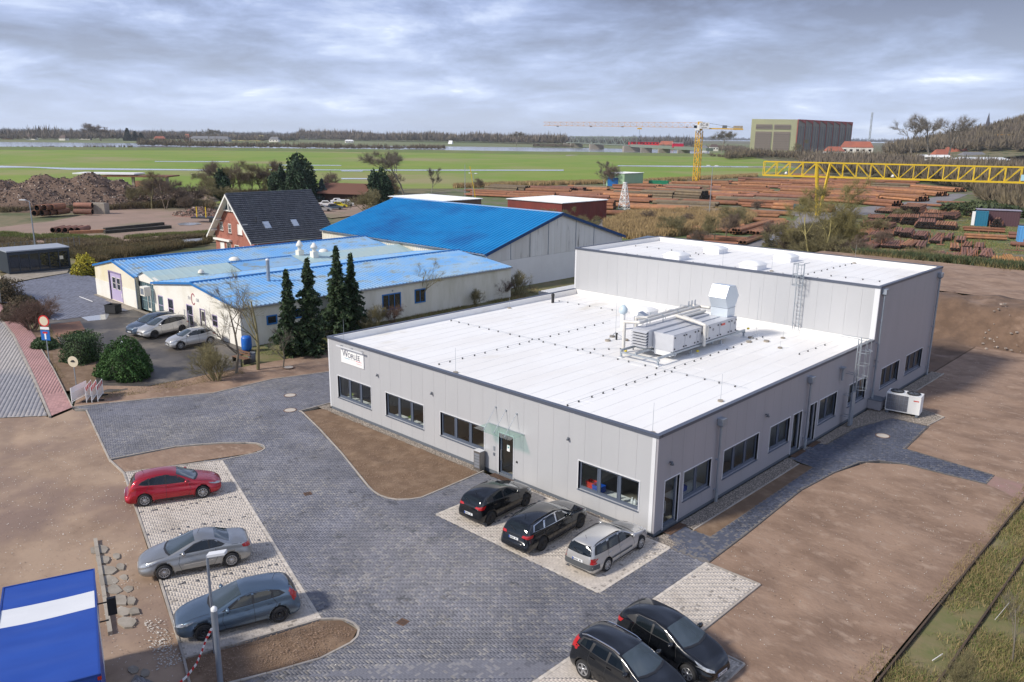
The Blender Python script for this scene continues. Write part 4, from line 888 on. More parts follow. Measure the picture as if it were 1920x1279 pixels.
# tall cowl at the far end
hd = MB(); y0_,y1_ = 18.5,20.1; X = -9.6
prof = [(-10.25,1.96),(-8.75,1.96),(-8.75,2.95),(-8.35,3.75),(-8.85,4.55),(-10.15,4.55),(-10.65,3.75),(-10.25,2.95)]
prof = [(19.35,1.61),(20.35,1.61),(20.35,2.25),(20.75,2.95),(20.25,3.68),(19.35,3.74),(18.95,2.95),(19.35,2.25)]
hd.ext([(-8.85,y,z) for y,z in prof],(1.25,0,0)); part(hd,'exhaust_cowl',mat('cowl_sheet',(.60,.66,.72),rough=.35,metal=.3))
part(MB().bb(-8.87,-7.58,19.33,20.37,2.20,2.24),'cowl_flange',m_zinc)
m_lag = mat('pipe_lagging',(.66,.64,.60),(.58,.56,.52),3,.5,.1)
def pipe(pts,r=.12,nm='insulated_pipe'):
 b = MB(); b.tube(pts,r,n=12)
 for p in pts[1:-1]: b.lathe([(0,-r),(r*.7,-r*.7),(r,0),(r*.7,r*.7),(0,r)],c=p,n=12)
 part(b,nm,m_lag)
pipe([(-10.6,11.9,.1),(-10.6,11.9,2.0),(-9.7,12.2,2.05),(-9.7,19.2,2.1)],.11); pipe([(-10.9,13.6,.1),(-10.9,13.6,1.95),(-10.3,13.9,2.0),(-10.3,19.3,2.05),(-9.0,19.5,2.05)],.11)
pipe([(-9.4,18.8,1.95),(-9.4,16.0,1.95),(-7.8,15.6,1.9),(-7.1,15.7,1.75),(-7.1,15.7,.4)],.11); pipe([(-9.2,19.2,1.85),(-9.2,16.5,1.85),(-7.7,16.0,1.8),(-7.1,16.0,1.6),(-7.1,16.0,.9)],.10)
for y in (12.8,14.6,16.4,18.2):
 b = MB(); b.bb(-10.52,-10.49,y-.02,y+.02,0.02,2.2); b.bb(-9.54,-9.51,y-.02,y+.02,1.73,2.2); b.bb(-10.52,-9.51,y-.02,y+.02,2.2,2.23); part(b,'pipe_support',m_galv)
for y in (18.4,18.8,19.2): part(MB().cyl((-10.0,y,2.05),(-10.0,y,2.5),.045,n=8),'valve_stem',m_zinc)
m_yel = mat('yellow_valve',(.7,.55,.02),rough=.5)
for p in ((-7.1,15.0,.2),(-10.2,11.6,.25),(-7.2,21.7,.55)): part(MB().lathe([(0,-.08),(.09,-.04),(.09,.04),(0,.08)],c=p,n=10),'yellow_trap',m_yel)
# fan heads beside the plant
for x,y,h,lab,tilt in ((-14.45,17.1,1.5,'small roof vent with round blue-grey cap left of the ventilation plant',0),(-13.3,17.7,1.1,'short roof vent with tilted square hood beside the plant',1)):
 t = thing('roof_vent',lab,'vent',(x,y,z0)); MB().cyl((0,0,0),(0,0,h*.75),.17,n=14).build('pipe',m_memb,t)
 if tilt: MB().ext([(-.3,-.25,h*.72),(.3,-.25,h*.72),(.45,-.25,h*1.05),(-.1,-.25,h*1.25)],(0,.5,0)).build('hood',m_zinc,t)
 else: MB().lathe([(.18,h*.75),(.32,h*.85),(.30,h),(.10,h*1.18),(0,h*1.18)],n=16).build('cap',mat('pale_blue_cap',(.50,.60,.66),rough=.4),t)
t = thing('soil_vent','short black vent pipe near the far left parapet','vent',(-24.1,20.7,z0)); MB().cyl((0,0,0),(0,0,.55),.12,n=12).build('pipe',m_dark,t); MB().lathe([(.14,.56),(.14,.72),(.05,.8),(0,.8)],n=12).build('cap',m_dark,t)
t = thing('soil_vent','tiny black vent pipe beside the ventilation plant louvres','vent',(-12.9,14.3,z0)); MB().cyl((0,0,0),(0,0,.4),.06,n=10).build('pipe',m_dark,t); MB().lathe([(.08,.4),(.08,.46),(0,.5)],n=10).build('cap',m_dark,t)
def skylight(x,y,z,lab,w=1.5):
 t = thing('skylight',lab,'skylight',(x,y,z),0,'white dome skylights'); MB().bb(-w/2,w/2,-w/2,w/2,0,.38).build('kerb',mat('skylight_kerb',(.70,.71,.74),rough=.5),t)
 b = MB(); n = 8; vs = []
 for i in range(n+1):
  for j in range(n+1): u = i/n*2-1; v = j/n*2-1; vs.append((u*w*.54,v*w*.54,.40+.26*(1-u**4)*(1-v**4)))
 b.add(vs,[(i*(n+1)+j,(i+1)*(n+1)+j,(i+1)*(n+1)+j+1,i*(n+1)+j+1) for i in range(n) for j in range(n)],0,True); b.build('dome',m_white,t)
 MB().bb(-w*.54,w*.54,-w*.54,w*.54,.36,.40).build('dome_rim',m_white,t)
skylight(-16.2,22.3,z0,'white dome skylight at the foot of the tall wall'); skylight(-17.4,28.3,ZR2,'white dome skylight at the near left of the high roof'); skylight(-10.6,28.3,ZR2,'white dome skylight in the middle of the high roof front'); skylight(-10.8,34.3,ZR2,'white dome skylight at the back right of the high roof'); skylight(-17.2,34.2,ZR2,'white dome skylight at the back left of the high roof')
def mast(x,y,z,h,lab,tri=True):
 t = thing('lightning_mast',lab,'lightning rod',(x,y,z),0,'lightning rods on the roofs')
 b = MB(); b.cyl((0,0,.05),(0,0,h),.011,.006,n=6); b.build('rod',m_galv,t)
 if tri:
  for q in range(3):
   a = q*2.09+.4; c,s_ = math.cos(a),math.sin(a); MB().beam((0,0,.5),(c*.7,s_*.7,.1),.025).build('strut',m_galv,t); MB().cyl((c*.72,s_*.72,0),(c*.72,s_*.72,.1),.19,n=14).build('foot_weight',m_conc,t)
 else: MB().cyl((0,0,0),(0,0,.08),.15,n=12).build('foot_weight',m_conc,t)
mast(-13.0,14.3,z0,4.4,'tall lightning rod on a tripod left of the ventilation plant'); mast(-6.2,20.9,z0,3.6,'tall lightning rod on a tripod right of the ventilation plant')
for x,y,z,lab in ((-25.1,.9,z0,'thin lightning rod at the front left roof corner'),(-25.0,16.5,z0,'thin lightning rod by the left parapet'),(-1.0,1.0,z0,'thin lightning rod at the near roof corner'),(-5.2,22.9,z0,'thin lightning rod below the roof ladder'),(-14.6,1.2,z0,'thin lightning rod by the front edge over the entrance'),(-1.2,7.5,z0,'thin lightning rod by the shaded wall edge'),(-6.3,37.1,ZR2,'thin lightning rod on the far right of the high roof'),(-12.0,26.2,ZR2,'thin lightning rod at the front edge of the high roof'),(-9.0,28.2,ZR2,'thin lightning rod in the middle of the high roof')):
 mast(x,y,z,1.5,lab,False)
mast(-4.1,20.2,z0,.5,'low concrete weight right of the tripod mast',False)
# ---- small annex roof behind the tall part
an = thing('annex','low annex with white corrugated roof between tall hall and blue shed','annex',(0,0,0)); MB().bb(-29.5,-25.75,26,37,-.1,3.9).build('wall',m_panel,an)
b = MB(); x = -29.8
while x < -25.75: b.bb(x,x+.14,25.7,37.2,3.95,4.03); x += .28
b.build('corrugated_roof',m_white,an); MB().bb(-29.9,-25.72,25.6,37.3,3.9,3.95).build('roof_deck',m_white,an); MB().bb(-29.95,-25.72,25.5,25.6,3.7,4.0).build('fascia',m_cop,an)
lamp_cov = None
def manhole(x,y,lab,r=.32,ring=True,z=.032):
 t = thing('manhole_cover',lab,'manhole cover',(x,y,z)); b = MB()
 b.lathe([(0,.012),(r,.012),(r+.01,.0)],n=24,sm=False); b.build('lid',mat('concrete_lid',(.48,.43,.37),rough=.8),t)
 b = MB(); b.lathe([(r+.01,.016),(r+.07,.016),(r+.075,-.02)],n=24,sm=False); b.build('iron_ring',mat('rusty_ring',(.15,.085,.06),rough=.8),t)
for x,y,lab,z in (((-29.64,-0.61)+('pale round manhole cover on the paved turning, further one',.032)),((-26.87,-2.31)+('pale round manhole cover on the paved turning, nearer one',.032)),((-35.82,3.04)+('pale round manhole cover in the soil strip',.06)),((2.70,20.88)+('pale round manhole cover on the dark footpath',.032))): manhole(x,y,lab,.36,z=z)
m_iron = mat('rusty_iron',(.16,.085,.05),(.10,.06,.04),12,.8)
for (x,y),lab,a in (((-14.95,-8.62),'small rusty drain grate on the paving near the red car',-.3),((-2.79,-12.33),'larger rusty drain grate in the foreground paving',.2)):
 t = thing('drain_grate',lab,'drain',(x,y,.03),a); MB().bb(-.19,.19,-.19,-.16,.0,.012).bb(-.19,.19,.16,.19,.0,.012).bb(-.19,-.16,-.16,.16,.0,.012).bb(.16,.19,-.16,.16,.0,.012).build('frame',m_iron,t)
 MB().bb(-.16,.16,-.16,.16,-.01,.004).build('sump',m_dark,t)
 for i in range(5): MB().bb(-.16,.16,-.14+i*.065,-.11+i*.065,.005,.012).build('bar',m_iron,t)
for (x0,x1,y0,y1),lab in (((.14,.55,.6,2.0),'rusty channel drain at the corner side door'),((.14,.45,13.6,15.1),'rusty channel drain at the middle side door'),((.14,.45,15.9,17.1),'rusty channel drain at the third side door'),((-10.1,-8.6,-.5,-.1),'door mat grating before the entrance')):
 t = thing('channel_drain',lab,'drain',((x0+x1)/2,(y0+y1)/2,.03)); w,l = x1-x0,y1-y0; MB().bb(-w/2,w/2,-l/2,l/2,-.02,.008).build('channel',m_dark,t)
 n = 12
 for i in range(n):
  if l > w: MB().bb(-w/2,w/2,-l/2+i*l/n,-l/2+(i+.55)*l/n,.008,.02).build('grate_bar',m_iron,t)
  else: MB().bb(-w/2+i*w/n,-w/2+(i+.55)*w/n,-l/2,l/2,.008,.02).build('grate_bar',m_iron,t)

# ============================================================ blue-roofed workshop barns
m_blue1 = mat('pale_blue_sheet',(.13,.32,.60),(.24,.38,.54),.5,.6,0,stretch=(1,.5,1),thr=(.4,.6),col3=(.20,.24,.24),sc3=1.0,thr3=(.54,.68),spec=.3)
m_blue2 = mat('bright_blue_sheet',(.003,.19,.46),(.01,.22,.50),.25,.5,0,thr=(.35,.65),spec=.3,col3=(.01,.12,.34),sc3=.12,thr3=(.5,.7))
m_blue_trim = mat('blue_trim',(.02,.16,.44),rough=.4)
m_navy2 = mat('dark_blue_trim',(.006,.05,.16),rough=.4)
m_green_sh = mat('pale_green_sheet',(.36,.50,.53),(.40,.50,.48),.5,.5,stretch=(1,.3,1),thr=(.4,.6))
m_cream = mat('cream_render',(.66,.58,.38),(.70,.65,.52),.4,.85,thr=(.4,.6))
m_wr = mat('white_render',(.74,.72,.66),(.66,.63,.55),.35,.85,thr=(.45,.62),bump=.002,bsc=20)
m_gw = mat('grey_white_render',(.72,.70,.62),(.60,.58,.48),.5,.85,thr=(.45,.65),stretch=(1,1,.3))
m_lilac = mat('lilac_paint',(.40,.33,.52),(.45,.39,.55),.8,.6)
m_dkglass = mat('dark_glass',(.015,.02,.028),rough=.04,spec=.9)
m_gryglass = mat('pale_glass',(.10,.15,.17),rough=.06,spec=.9)
barn = thing('workshop_barn','long white workshop with two pale blue corrugated gable roofs','building',(0,0,0))
def corr(b,p00,p10,p01,p11,pitch,amp,m=0):
 """corrugated sheet; ribs run p00->p01, spread across p00->p10"""
 p00,p10,p01,p11 = map(Vector,(p00,p10,p01,p11)); n = max(2,int((p10-p00).length/pitch)); nrm = (p10-p00).cross(p01-p00).normalized()
 if nrm.z < 0: nrm = -nrm
 vs = []
 for i in range(n*4+1):
  t = (i//4+(0,.62,.74,.9)[i % 4])/n if i < n*4 else 1; h = (0,0,amp,amp)[i % 4]; vs += [p00.lerp(p10,t)+nrm*h,p01.lerp(p11,t)+nrm*h]
 b.add(vs,[(2*i,2*i+2,2*i+3,2*i+1) for i in range(n*4)],m); return b
def slab(b,p,q,r,s_,th,m=0):
 p,q,r,s_ = map(Vector,(p,q,r,s_)); n = (q-p).cross(s_-p).normalized(); n = n if n.z < 0 else -n
 return b.ext([p,q,r,s_],n*th,m)
def gable_roof(parent,x0,x1,xr,y0,y1,ze,zr,m,pitch,amp,ridge_m,over=.15,name='roof'):
 r = bpy.data.objects.new(name,None); link(r,parent)
 for xa in (x0-over,x1+over):
  ze2 = ze-over*(zr-ze)/abs(xr-xa)
  b = MB(); corr(b,(xa,y0,ze2+.02),(xa,y1,ze2+.02),(xr,y0,zr+.02),(xr,y1,zr+.02),pitch,amp); b.build('roof_sheet',m,r)
  b = MB(); slab(b,(xa,y0,ze2),(xa,y1,ze2),(xr,y1,zr),(xr,y0,zr),.05); b.build('roof_deck',ridge_m,r)
 b = MB(); b.cyl((xr,y0-.02,zr+.04),(xr,y1+.02,zr+.04),.12,n=8)
 y = y0
 while y < y1: b.bb(xr-.22,xr+.22,y,y+.14,zr-.02,zr+.075); y += .28
 b.build('ridge_cap',ridge_m,r); return r
BL = dict(x0=-76.6,x1=-65.7,xr=-71.2); Y0,Y1 = 3.8,36.9
def gwall(parent,x0,x1,xr,y,z0,ze,zr,th,m,ops,name='wall',zsplit=None):
 """gable wall with rectangular openings, outer face at y"""
 xs = sorted({x0,x1,xr,*[v for o in ops for v in o[:2]]}); b = MB()
 top = lambda x: ze+(zr-ze)*((x-x0)/(xr-x0) if x < xr else (x1-x)/(x1-xr))
 for a,c in zip(xs[:-1],xs[1:]):
  iv = sorted([(o[2],o[3]) for o in ops if o[0] <= a and o[1] >= c]); z = z0
  for q0,q1 in iv:
   if q0 > z: b.bb(a,c,y,y+th,z,q0)
   z = q1
  b.ext([(a,y,z),(c,y,z),(c,y,top(c)),(a,y,top(a))],(0,th,0))
 return b.build(name,m,parent)
def simple_window(parent,x0,x1,z0,z1,y,fm,gm=m_dkglass,nx=1,nz=1,name='window',f=.09,d=.05):
 w = bpy.data.objects.new(name,None); link(w,parent)
 b = MB(); b.bb(x0-f,x0,y-.035,y+d,z0-f,z1+f); b.bb(x1,x1+f,y-.035,y+d,z0-f,z1+f); b.bb(x0,x1,y-.035,y+d,z1,z1+f); b.bb(x0,x1,y-.035,y+d,z0-f,z0)
 for i in range(1,nx): q = x0+(x1-x0)*i/nx; b.bb(q-.03,q+.03,y-.02,y+d,z0,z1)
 for i in range(1,nz): q = z0+(z1-z0)*i/nz; b.bb(x0,x1,y-.018,y+d,q-.03,q+.03)
 b.build('frame',fm,w); b = MB(); b.bb(x0,x1,y+.01,y+d-.005,z0,z1); b.build('pane',gm,w); return w
def side_window(parent,y0,y1,z0,z1,x,fm,gm=m_dkglass,n=2,f=.09):
 w = bpy.data.objects.new('window',None); link(w,parent)
 b = MB(); b.bb(x-.02,x+.04,y0-f,y0,z0-f,z1+f); b.bb(x-.02,x+.04,y1,y1+f,z0-f,z1+f); b.bb(x-.02,x+.04,y0,y1,z1,z1+f); b.bb(x-.02,x+.07,y0,y1,z0-f,z0)
 for i in range(1,n): q = y0+(y1-y0)*i/n; b.bb(x-.02,x+.03,q-.03,q+.03,z0,z1)
 b.build('frame',fm,w); MB().bb(x-.02,x+.012,y0,y1,z0,z1).build('pane',gm,w); return w
ZE,ZRg = 3.35,4.4
dL = (-72.6,-69.4,.05,3.1)
gwall(barn,-76.6,-65.7,-71.2,Y0,-.2,ZE,ZRg,.3,m_cream,[dL])
MB().bb(-76.65,-72.62,Y0-.03,Y0-.002,-.1,1.85).build('wall_panel',m_wr,barn); MB().bb(-69.38,-65.75,Y0-.03,Y0-.002,-.1,1.85).build('wall_panel',m_wr,barn)
dr = bpy.data.objects.new('sliding_door',None); link(dr,barn); MB().bb(dL[0],dL[1],Y0+.08,Y0+.16,.05,3.1).build('door_leaf',m_lilac,dr)
b = MB(); b.bb(dL[0]-.12,dL[0],Y0-.06,Y0+.07,.05,3.22); b.bb(dL[1],dL[1]+.12,Y0-.06,Y0+.07,.05,3.22); b.bb(dL[0],dL[1],Y0-.06,Y0+.07,3.1,3.22); b.build('door_frame',mat('lilac_dark',(.27,.22,.36),rough=.6),dr)
for x0,x1 in ((-71.9,-71.1),(-70.7,-69.9)):
 b = MB(); b.bb(x0,x1,Y0+.05,Y0+.078,1.35,2.55); b.build('pane',m_dkglass,dr); b = MB()
 for q in (x0-.05,x1): b.bb(q,q+.05,Y0+.02,Y0+.079,1.3,2.6)
 b.bb(x0,x1,Y0+.03,Y0+.079,2.55,2.6); b.bb(x0,x1,Y0+.03,Y0+.079,1.3,1.35); b.bb(x0,x1,Y0+.035,Y0+.049,1.93,1.97); b.build('pane_frame',m_wr,dr)
MB().bb(-69.8,-69.45,Y0+.02,Y0+.078,.55,1.0).build('meter_box',m_wr,dr)
MB().bb(-76.75,-61,Y0-.35,Y0-.03,-.1,.02).build('apron',m_conc,barn)
# middle entrance
MB().bb(-65.6,-61.4,Y0+.62,Y0+.9,2.35,3.3).build('wall',m_wr,barn)
gwall(barn,-65.7,-61.3,-64.2,Y0+.3,2.95,3.45,3.95,.3,m_wr,[])
en = bpy.data.objects.new('entrance_screen',None); link(en,barn); b = MB(); xs_ = [-65.6,-64.55,-64.45,-63.5,-62.5,-61.45]
for x in (-65.62,-64.5,-64.1,-63.2,-62.8,-62.1,-61.42): b.bb(x-.035,x+.035,Y0+.42,Y0+.5,.02,2.93)
for z in (.05,1.0,2.3,2.9): b.bb(-65.58,-61.46,Y0+.43,Y0+.49,z-.03,z+.03)
b.build('frame',mat('teal_frame',(.20,.30,.32),rough=.5),en)
MB().bb(-65.55,-61.5,Y0+.455,Y0+.465,.08,2.9).build('pane',m_gryglass,en)
b = MB(); b.bb(-64.05,-63.98,Y0+.38,Y0+.44,.08,2.28); b.bb(-63.3,-63.22,Y0+.38,Y0+.44,.08,2.28); b.bb(-63.98,-63.3,Y0+.38,Y0+.44,2.2,2.28); b.bb(-63.98,-63.3,Y0+.38,Y0+.44,.08,.3); b.build('door_leaf',m_wr,en)
# right gable
RO = [(-60.4,-59.4,.35,2.15),(-58.2,-57.2,.35,2.15),(-54.3,-53.2,.40,2.15),(-51.6,-50.75,.05,2.15),(-49.3,-48.5,1.05,1.95)]
gwall(barn,-61.3,-44.3,-52.8,Y0-.05,-.2,ZE,ZRg,.3,m_wr,RO)
for i,o in enumerate(RO):
 if i == 3:
  w = bpy.data.objects.new('door',None); link(w,barn); b = MB(); b.bb(o[0],o[1],Y0,Y0+.06,.05,2.15); b.build('door_leaf',m_wr,w)
  b = MB(); b.bb(o[0]-.08,o[0],Y0-.09,Y0+.06,.05,2.23); b.bb(o[1],o[1]+.08,Y0-.09,Y0+.06,.05,2.23); b.bb(o[0],o[1],Y0-.09,Y0+.06,2.15,2.23); b.build('frame',MT['lilac_dark'],w); MB().bb(o[0]+.15,o[1]-.15,Y0-.02,Y0-.002,1.1,1.95).build('pane',m_dkglass,w)
 else: simple_window(barn,o[0],o[1],o[2],o[3],Y0-.02,m_lilac if i < 3 else MT['lilac_dark'],m_gryglass if i == 0 else m_dkglass,1,2)
# long side walls
b = MB(); b.bb(-44.6,-44.3,Y0+.26,Y1,-.2,ZE); b.build('wall',m_gw,barn)
MB().bb(-76.6,-76.3,Y0+.31,Y1,-.2,ZE).build('wall',m_cream,barn)
MB().bb(-76.3,-44.6,Y1-.3,Y1,-.2,3.3).build('wall',m_gw,barn)
for y0,y1,z0,z1,n in ((6.3,7.1,1.6,2.2,1),(8.7,9.9,1.75,2.35,1),(13.2,14.9,.9,2.4,2),(18.8,20.9,1.0,2.4,3),(22.9,24.1,1.2,2.4,2)):
 side_window(barn,y0,y1,z0,z1,-44.3,m_blue_trim,m_dkglass,n,.12)
MB().bb(-44.29,-44.25,19.9,20.05,2.7,2.85).build('vent_grille',m_zinc,barn)
gable_roof(barn,-76.6,-65.7,-71.2,Y0-.12,Y1,ZE,ZRg,m_blue1,.42,.055,m_blue_trim)
gable_roof(barn,-61.3,-44.3,-52.8,Y0-.2,Y1,ZE,ZRg,m_blue1,.42,.055,m_blue_trim)
# link roof: pale green sheet, blue stretch, pale green sheet; its near slope shows
lr = bpy.data.objects.new('link_roof',None); link(lr,barn)
for ya,yb,mm in ((Y0+.1,13.2,m_green_sh),(13.25,21.0,m_blue1),(21.05,Y1-.1,m_green_sh)):
 b = MB(); corr(b,(-61.35,ya,3.42),(-61.35,yb,3.42),(-64.2,ya,4.02),(-64.2,yb,4.02),.3 if mm is m_blue1 else .9,.03 if mm is m_blue1 else .012); b.build('roof_sheet',mm,lr)
b = MB(); corr(b,(-65.75,Y0+.1,3.5),(-65.75,Y1-.1,3.5),(-64.2,Y0+.1,4.0),(-64.2,Y1-.1,4.0),.6,.01); b.build('roof_sheet',m_green_sh,lr)
b = MB(); y = 13.2
while y < 21: b.bb(-64.4,-64.0,y,y+.14,4.0,4.08); y += .28
b.build('ridge_cap',m_blue_trim,lr)
MB().bb(-61.45,-61.2,Y0,Y1,3.30,3.42).build('gutter',m_zinc,lr)
def fascia(b,x0,x1,xr,y,ze,zr,h):
 for xa,sg_ in ((x0,1),(x1,-1)): b.ext([(xa,y,ze-h*.6),(xr,y,zr-h*.6),(xr,y,zr+h*.4),(xa,y,ze+h*.4)],(0,.05,0))
b = MB(); fascia(b,-76.75,-65.55,-71.2,Y0-.18,ZE-.03,ZRg,.2); b.build('verge_board',m_blue_trim,barn)
b = MB(); fascia(b,-61.45,-44.15,-52.8,Y0-.27,ZE-.03,ZRg,.2); b.build('verge_board',m_blue_trim,barn)
MB().bb(-44.14,-44.02,Y0-.1,Y1,ZE-.12,ZE-.02).build('gutter',m_zinc,barn)
MB().bb(-65.66,-65.54,Y0-.1,Y0-.02,0,ZE).build('downpipe',m_zinc,barn)
for x,y,r in ((-67.4,15.6,.55),(-67.0,27.2,.55),(-61.9,9.0,.3)):
 b = MB(); z = ZE+(ZRg-ZE)*(abs(x+65.7)/5.5 if x < -65.7 else .25)+.02; b.lathe([(r*1.1,0),(r,.16),(r*.6,.32),(0,.38)],c=(x,y,z),n=14); b.build('roof_dome',m_wr,barn)
for x,y,h in ((-64.3,22.2,1.55),(-63.0,23.3,1.35)):
 t = bpy.data.objects.new('chimney',None); link(t,barn); b = MB(); b.bb(x-.35,x+.35,y-.35,y+.35,3.6,3.7+h*.55); b.build('chimney_block',m_gw,t); b = MB(); b.lathe([(.22,3.7+h*.55),(.22,3.7+h*.8),(.42,3.75+h*.82),(.36,3.75+h*.95),(.12,3.8+h*1.2),(0,3.8+h*1.2)],c=(x,y,0),n=14); b.build('chimney_cap',m_wr,t)
b = MB(); b.cyl((-50.4,10.1,3.6),(-50.4,10.1,6.1),.17,n=12); b.build('flue',m_galv,barn); MB().lathe([(.19,6.1),(.19,6.2),(0,6.3)],c=(-50.4,10.1,0),n=12).build('flue_cap',m_trim,barn)
t = thing('air_handler_box','beige ventilator box on the wall above the workshop entrance','ventilator',(-61.6,Y0-.45,2.55)); MB().bb(-.65,.35,-.55,.1,-.5,.4).build('casing',m_wr,t); MB().bb(-.5,.2,-.57,-.551,-.35,.25).build('grille',m_zinc,t)
sgn = thing('wall_logo','red ring and grey letters painted on the right gable','sign',(-52.8,Y0-.05,2.9))
text('EU',.42,(-.78,-.02,.0),fr90,mat('grey_letter',(.35,.34,.38),rough=.7),sgn,name='lettering'); text('OR',.42,(.85,-.02,0),fr90,MT['grey_letter'],sgn,name='lettering')
b = MB(); pts = [(.33*math.cos(R_(q)),-.02,.5*math.sin(R_(q))) for q in range(35,326,15)]
for a,c in zip(pts[:-1],pts[1:]): b.beam(a,c,.012,.09)
b.build('ring',mat('wine_red',(.35,.02,.06),rough=.6),sgn)
t = thing('cage_screen','wire mesh screen beside the white workshop door','screen',(-52.35,Y0-1.0,0)); b = MB()
for x in (-.45,.45): b.cyl((x,0,0),(x,0,2.1),.025,n=6)
for i in range(8): b.beam((-.45,0,.2+i*.26),(.45,0,.2+i*.26),.012)
for i in range(5): b.beam((-.36+i*.18,0,.2),(-.36+i*.18,0,2.05),.012)
b.build('mesh_frame',m_zinc,t)
t = thing('water_butt','blue plastic rain barrel at the corner of the white workshop','barrel',(-43.05,3.50)+(0,)); MB().lathe([(0,0),(.36,0),(.42,.15),(.43,.55),(.42,1.0),(.36,1.18),(0,1.2)],n=18).build('barrel',mat('barrel_blue',(.01,.12,.48),rough=.4),t)
MB().lathe([(.434,.4),(.446,.42),(.434,.44)],n=18).build('hoop',m_blue_trim,t)
t = thing('black_bin','open black plastic tub standing at the edge of the paved lot','bin',(-65.65,1.33)+(0,),.5); b = MB(); b.bb(-.6,.6,-.45,.45,0,.06); b.bb(-.62,.62,-.47,-.43,.06,.85); b.bb(-.62,.62,.43,.47,.06,.85); b.bb(-.62,-.58,-.43,.43,.06,.85); b.bb(.58,.62,-.43,.43,.06,.85); b.build('tub',m_dark,t); MB().bb(-.66,.66,-.51,-.472,.78,.86).build('rim',m_dark,t)
# ============================================================ big blue shed
m_fc = mat('stained_fibre_cement',(.70,.69,.66),(.60,.58,.54),.5,.85,stretch=(1,1,.12),thr=(.4,.6),col3=(.11,.10,.09),sc3=1.1,thr3=(.60,.72))
m_fcl = mat('clean_fibre_cement',(.68,.67,.65),(.72,.71,.69),.3,.85,thr=(.4,.6))
m_profs = mat('profiled_white_sheet',(.70,.68,.60),(.58,.54,.42),.6,.7,stretch=(1,1,.15),thr=(.45,.7))
shed = thing('storage_shed','big shed with bright blue corrugated gable roof and stained white walls','building',(0,0,0))
SX0,SX1,SY0,SY1,SZe,SZr,SYr = -82,-48.3,37.0,63.4,4.45,8.3,50.2
for ya in (SY0-.35,SY1+.35):
 ze2 = SZe-.35*(SZr-SZe)/13.2; b = MB(); corr(b,(SX0,ya,ze2+.02),(SX1+.25,ya,ze2+.02),(SX0,SYr,SZr+.02),(SX1+.25,SYr,SZr+.02),.62,.09); rf = b.build('roof_sheet',m_blue2,shed)
 b = MB(); slab(b,(SX0,ya,ze2),(SX1+.25,ya,ze2),(SX1+.25,SYr,SZr),(SX0,SYr,SZr),.06); b.build('roof_deck',m_navy2,shed)
b = MB(); b.bb(SX0,SX1+.25,SYr-.25,SYr+.25,SZr+.01,SZr+.11); b.build('ridge_cap',mat('pale_ridge',(.25,.40,.60),rough=.5),shed)
b = MB()
for ya in (SY0-.4,SY1+.4): b.ext([(SX1+.26,ya,SZe-.32),(SX1+.26,SYr,SZr-.25),(SX1+.26,SYr,SZr+.12),(SX1+.26,ya,SZe+.05)],(.08,0,0))
b.build('verge_board',m_navy2,shed)
top = lambda y: SZe+(SZr-SZe)*(1-abs(y-SYr)/13.2)
y = SY0
while y < SY1-.01:
 y2 = min(SY1,y+1.2); b = MB()
 ys = [y,y2] if not y < SYr < y2 else [y,SYr,y2]
 zt = min(top(y),top(y2)); b.ext([(SX1,y+.012,3.3 if y < 57 else -.2),(SX1,y2-.012,3.3 if y < 57 else -.2),(SX1,y2-.012,top(y2)-.02),*([(SX1,SYr,SZr-.02)] if len(ys) == 3 else []),(SX1,y+.012,top(y)-.02)],(-.12,0,0)); b.build('wall_panel',m_fc if y < 56 else m_fcl,shed)
 if y < 57: b = MB(); b.bb(SX1-.10,SX1+.02,y+.003,y2-.003,-.2,3.28); b.build('lower_wall_panel',m_fcl,shed)
 y = y2
for y in (SY0-.02,41.0,44.4,47.8,53.2,57.0): MB().bb(SX1,SX1+.05,y-.04,y+.04,3.3 if 38 < y < 56 else -.2,top(y+.05)-.1).build('cover_strip',m_zinc,shed)
b = MB(); corr(b,(SX0,SY0-.02,-.2),(SX1-.13,SY0-.02,-.2),(SX0,SY0-.02,SZe),(SX1-.13,SY0-.02,SZe),.4,.05)
b.build('side_sheeting',m_profs,shed); MB().bb(SX0,SX1-.13,SY0+.02,SY0+.14,-.2,SZe-.02).build('wall',m_profs,shed)
MB().bb(SX0,SX0+.15,SY0+.15,SY1-.15,-.2,SZe).build('wall',m_fcl,shed); MB().bb(SX0,SX1-.13,SY1-.14,SY1,-.2,SZe).build('wall',m_fcl,shed)
MB().ext([(SX0,SY0+.2,SZe),(SX0,SY1-.2,SZe),(SX0,SYr,SZr-.1)],(.14,0,0)).build('gable',m_fcl,shed)
MB().bb(SX0,SX1+.1,SY0-.48,SY0-.36,SZe-.2,SZe-.1).build('gutter',m_zinc,shed)
MB().cyl((SX1+.06,SY0-.1,-.2),(SX1+.06,SY0-.1,SZe-.2),.06).build('downpipe',m_trim,shed)
# lean-to behind the shed
t = thing('lean_to','low dark lean-to with blue-grey roof right of the shed','shed',(0,0,0)); MB().bb(-48.2,-38,64.2,69.5,-.2,3.5).build('wall',mat('maroon_boards',(.07,.03,.04),rough=.8),t); b = MB(); slab(b,(-48.6,63.9,3.55),(-37.5,63.9,3.55),(-37.5,70,3.9),(-48.6,70,3.9),.12); b.build('roof',mat('slate_blue',(.12,.16,.22),rough=.6),t)
